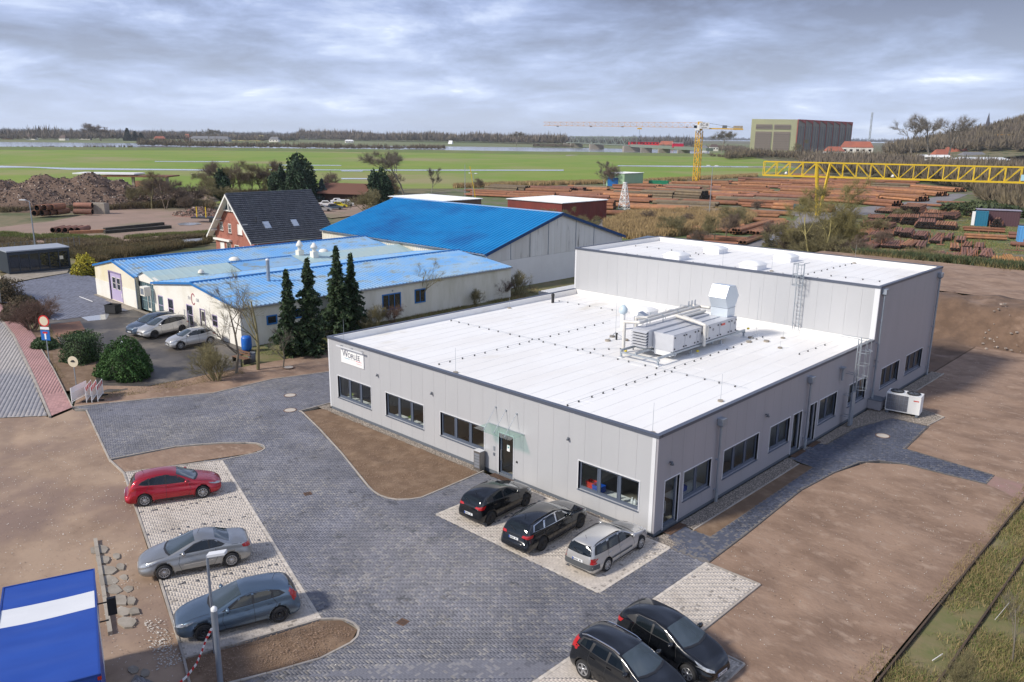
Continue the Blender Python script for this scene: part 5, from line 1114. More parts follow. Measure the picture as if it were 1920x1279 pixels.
# ============================================================ brick house
m_brick = mat('red_brick',(.28,.095,.065),(.36,.15,.11),9,.85,thr=(.4,.6),col3=(.22,.08,.06),sc3=1.2,bump=.004,bsc=30)
m_tile = mat('anthracite_tile',(.045,.05,.062),(.065,.07,.08),2,.5,thr=(.4,.6),isl=.25)
hs = thing('brick_house','red brick house with steep anthracite tiled roof','house',(0,0,0))
HX0,HX1,HXr,HY0,HY1,HZe,HZr = -97.0,-84.2,-90.6,27.0,41.0,3.0,9.3
def hz_(x): return HZe+(HZr-HZe)*(1-abs(x-HXr)/6.4)
wx0,wx1 = -96.2,-85.0
HO = [(-94.6,-93.7,3.9,5.1),(-92.1,-91.3,3.7,5.0),(-89.4,-88.2,3.7,5.1),(-94.9,-93.7,.3,2.1),(-92.9,-91.7,.1,2.2),(-90.6,-89.4,.9,2.1),(-88.2,-87.0,.9,2.1)]
b = MB(); xs = sorted({wx0,wx1,-92.9-.001,-88.3+.001,*[v for o in HO for v in o[:2]]})
for a,c in zip(xs[:-1],xs[1:]):
 z = -.2; zt = lambda x: min(hz_(x)-.15,6.9)
 for q0,q1 in sorted([(o[2],o[3]) for o in HO if o[0] <= a+.0001 and o[1] >= c-.0001]): b.bb(a,c,HY0+.9,HY0+1.2,z,q0) if q0 > z else None; z = q1
 b.ext([(a,HY0+.9,z),(c,HY0+.9,z),(c,HY0+.9,zt(c)),(a,HY0+.9,zt(a))],(0,.3,0))
b.build('wall',m_brick,hs)
MB().bb(wx0,wx0+.3,HY0+1.2,HY1-.6,-.2,3.4).build('wall',m_brick,hs); MB().bb(wx1-.3,wx1,HY0+1.2,HY1-.6,-.2,3.4).build('wall',m_brick,hs)
MB().ext([(wx0,HY1-.6,-.2),(wx1,HY1-.6,-.2),(wx1,HY1-.6,hz_(wx1)-.15),(HXr,HY1-.6,HZr-.2),(wx0,HY1-.6,hz_(wx0)-.15)],(0,.3,0)).build('wall',m_brick,hs)
m_wpaint = mat('white_board',(.76,.75,.72),rough=.6)
for i,o in enumerate(HO): simple_window(hs,o[0]+.06,o[1]-.06,o[2]+.06,o[3]-.06,HY0+.93,m_wpaint,m_wpaint if i in (2,3,6) else m_dkglass,1 if i in (2,3,6) else 2,1 if i in (2,3,6) else 2)
MB().bb(-96.1,-91.3,HY0+.45,HY0+.88,2.45,2.72).build('awning_box',m_wpaint,hs)
for i,o in enumerate(HO[:4]): MB().bb(o[0]-.12,o[1]+.12,HY0+.8,HY0+.898,o[2]-.14,o[2]-.02).build('brick_sill',mat('sill_brick',(.12,.05,.04),rough=.8),hs)
b = MB()
for x0 in (HX0,HX1):
 s_ = 1 if x0 == HX0 else -1; b.ext([(x0-.05*s_,HY0-.02,HZe-.35),(HXr,HY0-.02,HZr-.32),(HXr,HY0-.02,HZr),(x0-.05*s_,HY0-.02,HZe-.02)],(0,-.06,0))
b.build('barge_board',m_wpaint,hs)
b = MB(); slab(b,(HX0+.05,HY0,HZe-.12),(HX0+.05,HY0+.88,HZe-.12),(HXr,HY0+.88,HZr-.12),(HXr,HY0,HZr-.12),.05); slab(b,(HX1-.05,HY0,HZe-.12),(HX1-.05,HY0+.88,HZe-.12),(HXr,HY0+.88,HZr-.12),(HXr,HY0,HZr-.12),.05); b.build('soffit',m_wpaint,hs)
b = MB(); b.bb(-92.95,-88.25,HY0+.6,HY0+.88,6.85,7.0); b.bb(-90.68,-90.52,HY0+.3,HY0+.5,7.0,9.0)
for x,z in ((-94.4,5.6),(-96.0,4.0),(-86.9,5.4)): b.bb(x-.5,x+.5,HY0+.1,HY0+.88,z-.2,z-.02)
b.build('gable_brace',m_wpaint,hs)
MB().ext([(-92.9,HY0+.95,7.0),(-88.3,HY0+.95,7.0),(HXr,HY0+.95,9.1)],(0,.05,0)).build('gable_glazing',m_gryglass,hs)
rf = bpy.data.objects.new('roof',None); link(rf,hs)
for xe in (HX0,HX1):
 s_ = 1 if xe > HXr else -1; b = MB(); slab(b,(xe,HY0,HZe),(xe,HY1,HZe),(HXr,HY1,HZr),(HXr,HY0,HZr),.10); b.build('roof_deck',m_screed,rf)
 # courses of interlocking tiles, each course overlapping the one below
 nrow = 24; ncol = 44; L_ = math.hypot(6.4,HZr-HZe); dx,dz = (HXr-xe)/L_,(HZr-HZe)/L_; nx,nz = s_*abs(dz),abs(dx)
 vs = []; fs = []
 for r in range(nrow):
  t0 = L_*r/nrow; t1 = L_*(r+1)/nrow+.05
  for c in range(ncol):
   ya = HY0+(HY1-HY0)*c/ncol; yb = HY0+(HY1-HY0)*(c+1)/ncol; n0 = len(vs)
   for tt,hh in ((t0,.13),(t1,.03)):
    for yy,ww in ((ya,.0),(ya*.6+yb*.4,.035),(yb-.01,.01)): h = hh+ww; vs.append((xe+dx*tt+nx*h,yy,HZe+dz*tt+nz*h))
   p = (xe+dx*t0+nx*.0,0,HZe+dz*t0+nz*.0)
   for yy in (ya,yb-.01): vs.append((p[0],yy,p[2]))
   fs += [(n0,n0+1,n0+4,n0+3),(n0+1,n0+2,n0+5,n0+4),(n0,n0+6,n0+7,n0+2,n0+1)]
 b = MB(); b.add(vs,fs); o = b.build('roof_tiles',m_tile,rf); o['kind'] = 'stuff'
b = MB(); y = HY0
while y < HY1-.1: b.lathe([(.13,0),(.16,.42)],c=(0,0,0),n=8) if False else b.cyl((HXr,y,HZr+.03),(HXr,y+.40,HZr+.05),.13,.16,n=8); y += .39
b.build('ridge_tiles',m_tile,rf)['kind'] = 'stuff'
for y in (30.7,35.2):
 w = bpy.data.objects.new('roof_window',None); link(w,rf); x = -86.2; T = Matrix.Translation((x,y,hz_(x)+.12)) @ Matrix.Rotation(math.atan2(HZr-HZe,6.4),4,'Y')
 MB().bb(-.65,.65,-.5,.5,-.05,.06,T=T).build('frame',m_zinc,w); MB().bb(-.56,.56,-.41,.41,.062,.075,T=T).build('pane',mat('sky_glass',(.35,.40,.48),rough=.1,spec=.8),w)
MB().cyl((-86.6,29.3,hz_(-86.6)),(-86.6,29.3,hz_(-86.6)+.9),.06).build('vent_pipe',m_dark,rf)
MB().bb(HX1-.04,HX1+.1,HY0,HY1,HZe-.14,HZe-.04).build('gutter',m_zinc,hs)
b = MB(); b.cyl((HX1+.02,HY0+.9,HZe-.1),(wx1+.1,HY0+1.3,1.9),.05); b.cyl((wx1+.1,HY0+1.3,1.9),(wx1+.1,HY0+1.3,0),.05); b.build('downpipe',m_trim,hs)
# house porch extension in front of the eave
MB().bb(-85.0,-82.6,33.3,37.0,-.2,1.9).build('bay',m_brick,hs); b = MB(); slab(b,(-82.2,33,1.95),(-82.2,37.3,1.95),(-84.4,37.3,2.95),(-84.4,33,2.95),.1); b.build('bay_roof',m_tile,hs)
# ============================================================ dark glass-fronted pavilion
pv = thing('office_pavilion','flat-roofed dark navy pavilion cabin with a glazed front','cabin',(0,0,0)); m_nv = mat('navy_cladding',(.018,.028,.045),rough=.45)
PX0,PX1,PY0,PY1,PH = -102.3,-97.8,.9,8.2,2.9
b = MB(); b.bb(PX0,PX1,PY0,PY0+.15,0,PH-.15); b.bb(PX0,PX0+.15,PY0+.15,PY1,0,PH-.15); b.bb(PX0+.15,PX1,PY1-.15,PY1,0,PH-.15); b.bb(PX1-.15,PX1,PY0+.15,PY1-.15,0,.25); b.bb(PX1-.15,PX1,PY0+.15,PY1-.15,2.35,PH-.15); b.build('wall',m_nv,pv)
n = 6
for i in range(n+1): y = PY0+.15+(PY1-PY0-.3)*i/n; MB().bb(PX1-.14,PX1-.01,y-.06 if i else y,y+.06 if i < n else y,.25,2.35).build('mullion',m_nv,pv)
for i in range(n): y = PY0+.21+(PY1-PY0-.3)*i/n; MB().bb(PX1-.10,PX1-.08,y,y+(PY1-PY0-.3)/n-.12,.25,2.35).build('pane',m_dkglass,pv)
MB().bb(PX0-.08,PX1+.1,PY0-.08,PY1+.08,PH-.15,PH).build('roof',mat('grey_felt',(.30,.33,.38),rough=.7),pv); MB().bb(PX1-.09,PX1-.05,6.9,7.4,1.3,1.75).build('poster',m_cream,pv)
# ============================================================ far sheds
m_redw = mat('oxide_red_sheet',(.17,.03,.022),(.13,.025,.02),.6,.6,stretch=(1,1,.2))
def box_shed(name,lab,x0,x1,y0,y1,h0,h1,wm,rm,cat='shed',over=.3,rib=.5):
 t = thing(name,lab,cat,(0,0,0)); b = MB(); b.ext([(x0,y0,-.2),(x1,y0,-.2),(x1,y0,h1),(x0,y0,h0)],(0,.15,0)); b.ext([(x0,y1-.15,-.2),(x1,y1-.15,-.2),(x1,y1-.15,h1),(x0,y1-.15,h0)],(0,.15,0)); b.bb(x0,x0+.15,y0+.16,y1-.16,-.2,h0); b.build('wall',wm,t)
 b = MB(); corr(b,(x1,y0,-.2),(x1,y1,-.2),(x1,y0,h1),(x1,y1,h1),.5,.05); b.bb(x1-.1,x1-.01,y0+.16,y1-.16,-.2,h1); b.build('ribbed_wall',wm,t)
 b = MB(); corr(b,(x0-over,y0-over,h0+.1),(x0-over,y1+over,h0+.1),(x1+over,y0-over,h1+.1),(x1+over,y1+over,h1+.1),rib,.06); slab(b,(x0-over,y0-over,h0+.09),(x1+over,y0-over,h1+.09),(x1+over,y1+over,h1+.09),(x0-over,y1+over,h0+.09),.1); b.build('roof',rm,t); return t
m_wroof = mat('white_sheet',(.62,.64,.66),rough=.6)
box_shed('red_shed','oxide red shed with white corrugated roof at the edge of the pipe yard',-109.5,-93.5,104,119.5,4.0,4.0,m_redw,m_wroof)
box_shed('white_roofed_shed','low shed with pale curved roof behind the big blue roof',-138,-119,93,105,3.4,3.4,mat('dull_brown',(.14,.09,.07),rough=.8),m_wroof)
gs = box_shed('green_shed','pale green flat shed at the back of the pipe yard',-173,-164.5,224,236,4.6,4.6,mat('mint_paint',(.28,.44,.27),(.32,.46,.3),.4,.7),m_wroof)

# ============================================================ cars
def paint(name,c,metal=.6,rough=.35,coat=1): return mat(name,c,rough=rough,metal=metal,coat=coat)
m_tyre = mat('tyre',(.02,.02,.021),rough=.85); m_rim = mat('alloy',(.50,.51,.53),rough=.3,metal=.8); m_rimb = mat('black_steel_rim',(.02,.02,.022),rough=.5)
m_trimb = mat('black_trim',(.018,.018,.02),rough=.45); m_chrome = mat('chrome',(.62,.63,.65),rough=.15,metal=1); m_cglass = mat('car_glass',(.008,.012,.015),rough=.035,spec=.6); m_wscr = mat('windscreen_glass',(.035,.05,.056),rough=.03,spec=1.0,coat=.5)
m_hl = mat('headlamp',(.55,.58,.62),(.25,.27,.3),9,.08,.3,coat=1); m_tl = mat('tail_lamp',(.42,.01,.012),rough=.15,coat=1); m_plate = mat('plate_white',(.72,.73,.74),rough=.5); m_mud = mat('plastic_grey',(.075,.08,.085),rough=.6)
def smooth_line(pts,it=3):
 P = [tuple(p) for p in pts]
 for _ in range(it):
  Q = [P[0]]
  for a,b in zip(P[:-1],P[1:]): Q += [(a[0]*.75+b[0]*.25,a[1]*.75+b[1]*.25),(a[0]*.25+b[0]*.75,a[1]*.25+b[1]*.75)]
  Q.append(P[-1]); P = Q
 P = sorted(P); return np.array(P)
def wheel_mesh(style,r,w=.20):
 key = (style,round(r,3))
 if key in wheel_cache: return wheel_cache[key]
 t = MB(); prof = [(r*.66,-w/2),(r*.93,-w/2),(r,-w/2+.03),(r,w/2-.03),(r*.93,w/2),(r*.66,w/2)]
 t.lathe(prof,n=28,axis='y'); ty = t.mesh('tyre',m_tyre)
 m = m_rim if style[0] != 'k' else m_rimb; b = MB(); b.lathe([(r*.67,w/2-.005),(r*.60,w/2-.01),(r*.58,w/2-.05),(0,w/2-.06)],n=28,axis='y',m=1); b.lathe([(r*.665,-w/2+.01),(0,-w/2+.03)],n=16,axis='y',m=1)
 b.lathe([(r*.68,w/2-.008),(r*.66,w/2+.006),(r*.60,w/2-.004)],n=28,axis='y',m=0)
 n = {'a5': 5,'a10': 10,'a14': 14,'k0': 0,'a7': 7,'c8': 8}[style]
 for i in range(n):
  a = i*2*math.pi/n; wd = {5: .075,7: .05,10: .032,14: .026,8: .055}[n]
  T = Matrix.Rotation(a,4,'Y'); b.bb(r*.10,r*.63,w/2-.045,w/2-.006,-wd/2,wd/2,0,T)
 b.lathe([(r*.20,w/2-.05),(r*.18,w/2+.0),(0,w/2+.004)],n=16,axis='y',m=0)
 if style == 'k0': b.lathe([(r*.5,w/2-.05),(r*.42,w/2-.02),(r*.3,w/2-.045)],n=24,axis='y',m=0)
 rm = b.mesh('rim',[m,m_trimb]); wheel_cache[key] = (ty,rm); return ty,rm
wheel_cache = {}
def bool_cut(me,cut):
 a = bpy.data.objects.new('t1',me); c = bpy.data.objects.new('t2',cut); COL.objects.link(a); COL.objects.link(c)
 md = a.modifiers.new('b','BOOLEAN'); md.operation = 'DIFFERENCE'; md.object = c; md.solver = 'EXACT'
 dg = bpy.context.evaluated_depsgraph_get(); dg.update(); r = bpy.data.meshes.new_from_object(a.evaluated_get(dg)); bpy.data.objects.remove(a); bpy.data.objects.remove(c); return r
def car(label,loc,ang,s,group=None,cat='car',name='parked_car'):
 """s: spec. origin on the ground midway between the axles, +x forward"""
 L,Wd,wb = s['L'],s['W']/2,s['wb']; fo = s['fo']; xf = wb/2+fo; xr = xf-L; r = s.get('r',.32); col = s['paint']
 top = smooth_line([(xf-a,z) for a,z in s['top']][::-1],2); belt = smooth_line([(xf-a,z) for a,z in s['belt']][::-1],2)
 zt = lambda x: float(np.interp(x,top[:,0],top[:,1])); zb = lambda x: float(np.interp(x,belt[:,0],belt[:,1]))
 pl = smooth_line([(xr,.70),(xr+.05,.82),(xr+.25,.93),(xr+.9,.985),(0,1.0),(xf-1.0,.985),(xf-.45,.91),(xf-.14,.76),(xf-.02,.60),(xf,.52)],2)
 wf = lambda x: Wd*float(np.interp(x,pl[:,0],pl[:,1])); tum = s.get('tum',.42)
 xs = np.concatenate([[xr,xr+.015,xr+.04,xr+.08,xr+.13],np.linspace(xr+.2,xf-.25,58),[xf-.18,xf-.12,xf-.07,xf-.03,xf-.01,xf]])
 rings = []
 for x in xs:
  e = min((x-xr)/.28,(xf-x)/.35,1); e = max(0,e); e = math.sqrt(1-(1-e)**2)
  z0 = .20+.14*(1-e); zt_ = zt(x); W_ = wf(x); zb_ = max(z0+.12,min(zb(x),zt_-.05)); crown = .035+.03*min(1,max(0,(zt_-zb_)*3)); ze = zt_-crown
  if ze < zb_+.012: ze = zb_+.012
  p = []
  for i in range(9):
   t = i/8; z = z0+(zb_-z0)*t; p.append((W_*(.92+.08*math.sin(math.pi*min(1,t*1.15+.05)**.9)-.03*max(0,t-.6)/.4),z))
  yb = p[-1][0]; ye = max(.12,yb-(ze-zb_)*tum-.01); R = min(.10,(ze-zb_)*.5); hl = math.hypot(ye-yb,ze-zb_)
  for i in range(1,5): t = i/4*(1-R/max(hl,.02)*.9 if hl > .02 else .5); p.append((yb+(ye-yb)*t,zb_+(ze-zb_)*t))
  q0 = p[-1]; dn = (ye,ze); q1 = (max(0.02,ye-R*1.2),ze+crown*(1-((ye-R*1.2)/ye)**2))
  for i in range(1,5): t = i/4; p.append(((1-t)**2*q0[0]+2*t*(1-t)*dn[0]+t*t*q1[0],(1-t)**2*q0[1]+2*t*(1-t)*dn[1]+t*t*q1[1]))
  for i in range(1,6): y = q1[0]*(1-i/5); p.append((y,ze+crown*(1-(y/ye)**2)))
  rings.append([(x,y,z) for y,z in p]+[(x,-y,z) for y,z in p[:-1][::-1]]+[(x,-p[0][0]*.6,z0-.01),(x,0,z0-.015),(x,p[0][0]*.6,z0-.01)])
 k = len(rings[0]); b = MB()
 vs = [v for rg in rings for v in rg]; n = len(rings)
 b.add(vs,[(i*k+j,i*k+(j+1) % k,(i+1)*k+(j+1) % k,(i+1)*k+j) for i in range(n-1) for j in range(k)]+[tuple(range(k))[::-1],tuple((n-1)*k+j for j in range(k))],0,True)
 me = b.mesh('body',col); bm = bmesh.new(); bm.from_mesh(me); bmesh.ops.recalc_face_normals(bm,faces=bm.faces); bm.to_mesh(me)
 bvh = BVHTree.FromBMesh(bm); bm.free()
 ax = (wb/2,-wb/2); cut = MB()
 for x in ax:
  for sg_ in (-1,1): cut.cyl((x,sg_*(Wd-.30),r),(x,sg_*(Wd+.3),r),r+.055,n=28,sm=False)
 body = bool_cut(me,cut.mesh('cut',m_trimb)); body.materials.clear(); body.materials.append(col)
 root = thing(name,label,cat,loc,ang,group); bo = ob('body',body,root)
 def patch(nm,poly,axis,m,off=.006,step=.09,par=None,mirror=False):
  outs = []
  for mir in ((1,-1) if mirror else (1,)):
   xs_ = [p[0] for p in poly]; st = min(step,max(.03,(max(xs_)-min(xs_))/3))
   V,Fs = fill_poly(poly,st); vs = []; ok = []
   for v in V:
    if axis == 'side': o,d = Vector((v.x,3*mir,v.y)),Vector((0,-mir,0))
    elif axis == 'top': o,d = Vector((v.x,v.y,3)),Vector((0,0,-1))
    elif axis == 'front': o,d = Vector((xf+2,v.x*mir,v.y)),Vector((-1,0,0))
    else: o,d = Vector((xr-2,v.x*mir,v.y)),Vector((1,0,0))
    h = bvh.ray_cast(o,d)
    if h[0] is not None and (axis == 'front' and h[0].x < xf-.75 or axis == 'rear' and h[0].x > xr+.55): h = (None,)
    if h[0] is None: vs.append(Vector((0,0,0))); ok.append(False)
    else: nn = h[1]; nn = nn if nn.dot(d) < 0 else -nn; vs.append(h[0]+nn*off); ok.append(True)
   Fs = [f for f in Fs if all(ok[i] for i in f)]
   if not Fs: continue
   b = MB(); b.add(vs,Fs,0,True); me = b.mesh(nm,m); bm = bmesh.new(); bm.from_mesh(me)
   dd = Vector((0,mir,0)) if axis == 'side' else Vector((0,0,1)) if axis == 'top' else Vector((1,0,0)) if axis == 'front' else Vector((-1,0,0))
   if sum(f.normal.dot(dd) for f in bm.faces) < 0: bmesh.ops.reverse_faces(bm,faces=bm.faces)
   bmesh.ops.delete(bm,geom=[v for v in bm.verts if not v.link_faces],context='VERTS'); bm.to_mesh(me); bm.free()
   outs.append(ob(nm,me,par or root))
  return outs
 X = lambda a: xf-a
 def side(poly): return [(X(a),z) for a,z in poly]
 def grow(poly,g):
  cx_ = sum(p[0] for p in poly)/len(poly); cy_ = sum(p[1] for p in poly)/len(poly); return [(p[0]+g*(1 if p[0] > cx_ else -1),p[1]+g*(1 if p[1] > cy_ else -1)*.8) for p in poly]
 patch('window_surround',side(s['dlo']),'side',s.get('dlom',m_trimb),.004,mirror=True)
 for w in s['glass']: patch('side_window',side(w),'side',m_cglass,.009,mirror=True)
 ws = s['ws']; a0,a1,w0,w1 = ws   # cowl distance, roof distance, half widths
 pw = [(X(a0),-w0*.55),(X(a0-.06),0),(X(a0),w0*.55),(X(a0+.10),w0),(X(a1),w1),(X(a1-.03),0),(X(a1),-w1),(X(a0+.10),-w0)]
 patch('windscreen',pw,'top',m_wscr,.007)
 patch('wiper_cowl',[(X(a0-.10),0),(X(a0-.04),w0*.6),(X(a0+.08),w0+.02),(X(a0+.13),w0-.02),(X(a0+.04),w0*.55),(X(a0-.02),0),(X(a0+.04),-w0*.55),(X(a0+.13),-w0+.02),(X(a0+.08),-w0-.02),(X(a0-.04),-w0*.6)],'top',m_trimb,.010)
 rw = s['rw']
 if rw[0] == 'top': _,a0,a1,w0,w1 = rw; patch('rear_window',[(X(a0),-w0),(X(a0),w0),(X(a1),w1),(X(a1+.04),0),(X(a1),-w1)],'top',m_wscr,.007)
 else: _,z0,z1,w0,w1 = rw; patch('rear_window',[(-w0,z0),(0,z0-.02),(w0,z0),(w1,z1),(-w1,z1)],'rear',m_cglass,.007)
 for hp in s['hl']: patch('headlight',[(p[0],p[1]) for p in hp],'front',m_hl,.007,mirror=True,step=.06)
 for hp in s.get('hls',[]): patch('headlight',side(hp),'side',m_hl,.008,mirror=True,step=.06)
 for tp in s['tl']: patch('tail_light',tp,'rear',m_tl,.007,mirror=True,step=.06)
 for tp in s.get('tls',[]): patch('tail_light',side(tp),'side',m_tl,.008,mirror=True,step=.06)
 patch('grille',s.get('grille',[(-.42,.52),(.42,.52),(.36,.40),(-.36,.40)]),'front',m_trimb,.006,step=.08)
 patch('lower_grille',s.get('lgrille',[(-.5,.36),(.5,.36),(.42,.24),(-.42,.24)]),'front',m_trimb,.006,step=.08)
 patch('rear_bumper_trim',[(-.62,.38),(.62,.38),(.55,.24),(-.55,.24)],'rear',s.get('bump',m_trimb),.006)
 rail_ = s.get('sill',m_trimb); patch('sill_trim',[(-wb/2+r+.12,.215),(wb/2-r-.12,.215),(wb/2-r-.12,.28),(-wb/2+r+.12,.28)],'side',rail_,.006,mirror=True)
 lines = [[(a,z) for a,z in ln] for ln in s.get('seams',[])]; sb = []
 for ln in lines:
  for (a,z),(c,d) in zip(ln[:-1],ln[1:]):
   dx,dz = X(c)-X(a),d-z; q = math.hypot(dx,dz); nx,nz = -dz/q*.007,dx/q*.007
   patch('door_seam',[(X(a)+nx,z+nz),(X(a)-nx,z-nz),(X(c)-nx,d-nz),(X(c)+nx,d+nz)],'side',m_trimb,.003,mirror=True,step=.2)
 patch('bonnet_seam',[(X(s['ws'][0]-.12),-.0-s['ws'][2]*1.02),(X(s['ws'][0]-.12),-s['ws'][2]*1.02+.014),(X(.35),-.56),(X(.35),-.574)],'top',m_trimb,.003); patch('bonnet_seam',[(X(s['ws'][0]-.12),s['ws'][2]*1.02),(X(s['ws'][0]-.12),s['ws'][2]*1.02-.014),(X(.35),.56),(X(.35),.574)],'top',m_trimb,.003)
 # number plates
 for xx,a_,sg_ in ((xf,s.get('fpz',.40),1),(xr,s.get('rpz',.62),-1)):
  h = bvh.ray_cast(Vector((xx+2*sg_,0,a_)),Vector((-sg_,0,0)))
  if h[0]:
   q = bpy.data.objects.new('number_plate',None); link(q,root,(h[0].x+sg_*.012,0,a_)); MB().bb(-.008,.008,-.26,.26,-.055,.055).build('plate',m_plate,q)
   MB().bb(.009*sg_-.001,.009*sg_+.001,-.26*sg_-.0 if sg_ < 0 else -.26,-.215 if sg_ > 0 else .215,-.055,.055).build('blue_band',m_blue,q) if sg_ > 0 else MB().bb(-.011,-.009,.215,.26,-.055,.055).build('blue_band',m_blue,q)
   b = MB()
   for i in range(8):
    if i in (2,): continue
    y = -.17+i*.05; b.bb(sg_*.010-.001,sg_*.010+.001,y,y+.028,-.034,.034)
   b.build('plate_characters',m_trimb,q)['kind'] = 'stuff'
 # wheels
 ty,rm = wheel_mesh(s['wheel'],r)
 for x in ax:
  for sg_ in (-1,1):
   w = bpy.data.objects.new('wheel',None); link(w,root,(x,sg_*(Wd-.125),r),0 if sg_ > 0 else math.pi); ob('tyre',ty,w); ob('rim',rm,w)
   b = MB(); m_ = 14; R1 = r+.05
   for i in range(m_): t0,t1 = math.pi*(i/m_)-.15*0,math.pi*((i+1)/m_); b.add([(x+R1*math.cos(t0),sg_*(Wd-.31),r+R1*math.sin(t0)),(x+R1*math.cos(t1),sg_*(Wd-.31),r+R1*math.sin(t1)),(x+R1*math.cos(t1),sg_*(Wd-.05),r+R1*math.sin(t1)),(x+R1*math.cos(t0),sg_*(Wd-.05),r+R1*math.sin(t0))],[(0,1,2,3)])
   b.build('wheel_arch_liner',m_trimb,root)
 # mirrors and handles
 mx_,mz = s['mir']
 for sg_ in (-1,1):
  h = bvh.ray_cast(Vector((X(mx_),3*sg_,mz)),Vector((0,-sg_,0))); y = h[0].y if h[0] else sg_*Wd
  m_ = bpy.data.objects.new('door_mirror',None); link(m_,root,(X(mx_),y+sg_*.13,mz+.03)); b = MB(); b.lathe([(0,-.13),(.07,-.10),(.085,0),(.07,.10),(0,.13)],n=10,axis='y'); me2 = b.mesh('mirror_shell',s.get('mirm',col)); q = ob('mirror_shell',me2,m_); q.scale = (.95,1,1.05)
  MB().bb(-.075,-.068,-.07,.07,-.045,.045).build('mirror_glass',m_cglass,m_); MB().bb(-.03,.03,-sg_*.16 if sg_ > 0 else .05,-.05 if sg_ > 0 else .16,-.05,-.02).build('mirror_arm',m_trimb,m_)
  for hx,hz in s.get('handles',[]):
   h = bvh.ray_cast(Vector((X(hx),3*sg_,hz)),Vector((0,-sg_,0)))
   if h[0]: MB().box((X(hx),h[0].y+sg_*.018,hz),(.19,.03,.028)).build('door_handle',s.get('hm',col),root)
 if s.get('rails'):
  a0,a1,ry = s['rails']
  for sg_ in (-1,1):
   b = MB(); pts = []
   for i in range(9): x = X(a0+(a1-a0)*i/8); h = bvh.ray_cast(Vector((x,sg_*ry,3)),Vector((0,0,-1))); pts.append(Vector((x,sg_*ry,(h[0].z if h[0] else 1.4)+(.045 if 0 < i < 8 else .005))))
   for a,c in zip(pts[:-1],pts[1:]): b.beam(a,c,.03,.03)
   b.build('roof_rail',s.get('railm',m_trimb),root)
 aa = s.get('ant')
 if aa: h = bvh.ray_cast(Vector((X(aa),0,3)),Vector((0,0,-1))); MB().cyl(h[0],h[0]+Vector((-.10,0,.20)),.008,n=5).build('antenna',m_trimb,root)
 for nm,poly,axis,m_,off in s.get('extra',[]):
  patch(nm,side(poly) if axis == 'side' else [(X(a),y) for a,y in poly] if axis == 'top' else poly,axis,m_,off,mirror=(axis == 'side'))
 if s.get('wiper',True):
  z0_ = (s['rw'][1] if rw[0] == 'rear' else None)
  if z0_:
   h1 = bvh.ray_cast(Vector((xr-2,0,z0_+.02)),Vector((1,0,0))); h2 = bvh.ray_cast(Vector((xr-2,.3,z0_+.14)),Vector((1,0,0)))
   if h1[0] and h2[0]: MB().beam(h1[0]+Vector((-.02,0,0)),h2[0]+Vector((-.02,0,0)),.02).build('rear_wiper',m_trimb,root)
 return root
# ---- specifications (distances measured back from the nose)
def hatch(paintm,wheel,**kw):
 s = dict(L=4.25,W=1.78,wb=2.62,fo=.85,r=.32,paint=paintm,wheel=wheel,
      top=[(0,.58),(.10,.70),(.5,.86),(1.15,.99),(1.30,1.04),(1.75,1.28),(2.15,1.44),(2.7,1.49),(3.3,1.46),(3.85,1.36),(4.02,1.22),(4.12,1.02),(4.20,.90),(4.25,.60)],
      belt=[(0,.52),(.4,.72),(1.2,.88),(2.4,.93),(3.5,.99),(4.1,.98),(4.25,.55)],
      dlo=[(1.42,.95),(2.05,1.31),(2.5,1.395),(3.2,1.37),(3.62,1.22),(3.78,1.10),(3.5,1.04),(2.5,.975)],
      glass=[[(1.72,.99),(2.12,1.29),(2.50,1.37),(2.50,1.0)],[(2.58,1.0),(2.58,1.37),(3.15,1.345),(3.28,1.28),(3.24,1.04)],[(3.32,1.05),(3.34,1.26),(3.60,1.20),(3.70,1.11)]],
      ws=(1.15,2.05,.66,.54),rw=('rear',1.03,1.30,.56,.50),
      hl=[[(.42,.56),(.62,.60),(.74,.70),(.55,.70),(.42,.62)]],hls=[[(.10,.60),(.22,.68),(.62,.78),(.42,.66),(.2,.60)]],
      tl=[[(.45,.86),(.74,.86),(.70,.98),(.50,.96)]],tls=[[(4.0,.80),(4.2,.80),(4.14,.96),(3.88,.95)]],
      seams=[[(1.50,.93),(1.42,.60),(1.55,.30)],[(2.54,.98),(2.55,.30)],[(3.30,1.02),(3.42,.80),(3.18,.5)],[(1.5,.29),(3.05,.29)]],
      mir=(1.62,.99),handles=[(2.42,.82),(3.22,.86)],ant=3.5,rpz=.55)
 s.update(kw); return s
p_red = paint('red_metallic',(.42,.008,.022)); p_sil = paint('silver_metallic',(.42,.42,.415),.8); p_gb = paint('blue_grey_metallic',(.10,.15,.21),.7); p_blk = paint('black_paint',(.004,.005,.007),.0,.14,.6); p_blk2 = paint('black_metallic',(.005,.007,.011),.0,.14,.6)
p_whs = paint('light_silver',(.52,.51,.49),.6); p_cay = paint('steel_blue',(.09,.125,.17),.7); p_cham = paint('silver_grey',(.33,.335,.335),.75)
def at_mid(p,q): return ((p[0]+q[0])/2,(p[1]+q[1])/2)
def place(label,rear,front,s,side,**kw):
 """near-side wheel contacts -> centre of the car; side=+1 if the measured wheels are its left ones"""
 v = Vector((front[0]-rear[0],front[1]-rear[1])).normalized(); n = Vector((-v.y,v.x)); m = Vector(at_mid(rear,front))-n*side*(s['W']/2-.06)
 return car(label,(m.x,m.y,.03),math.atan2(v.y,v.x),s,**kw)
place('red five-door hatchback in the furthest bay of the left row',(-19.23,-14.95),(-18.18,-12.55),hatch(p_red,'a10',L=4.42,wb=2.64,fo=.90),-1)
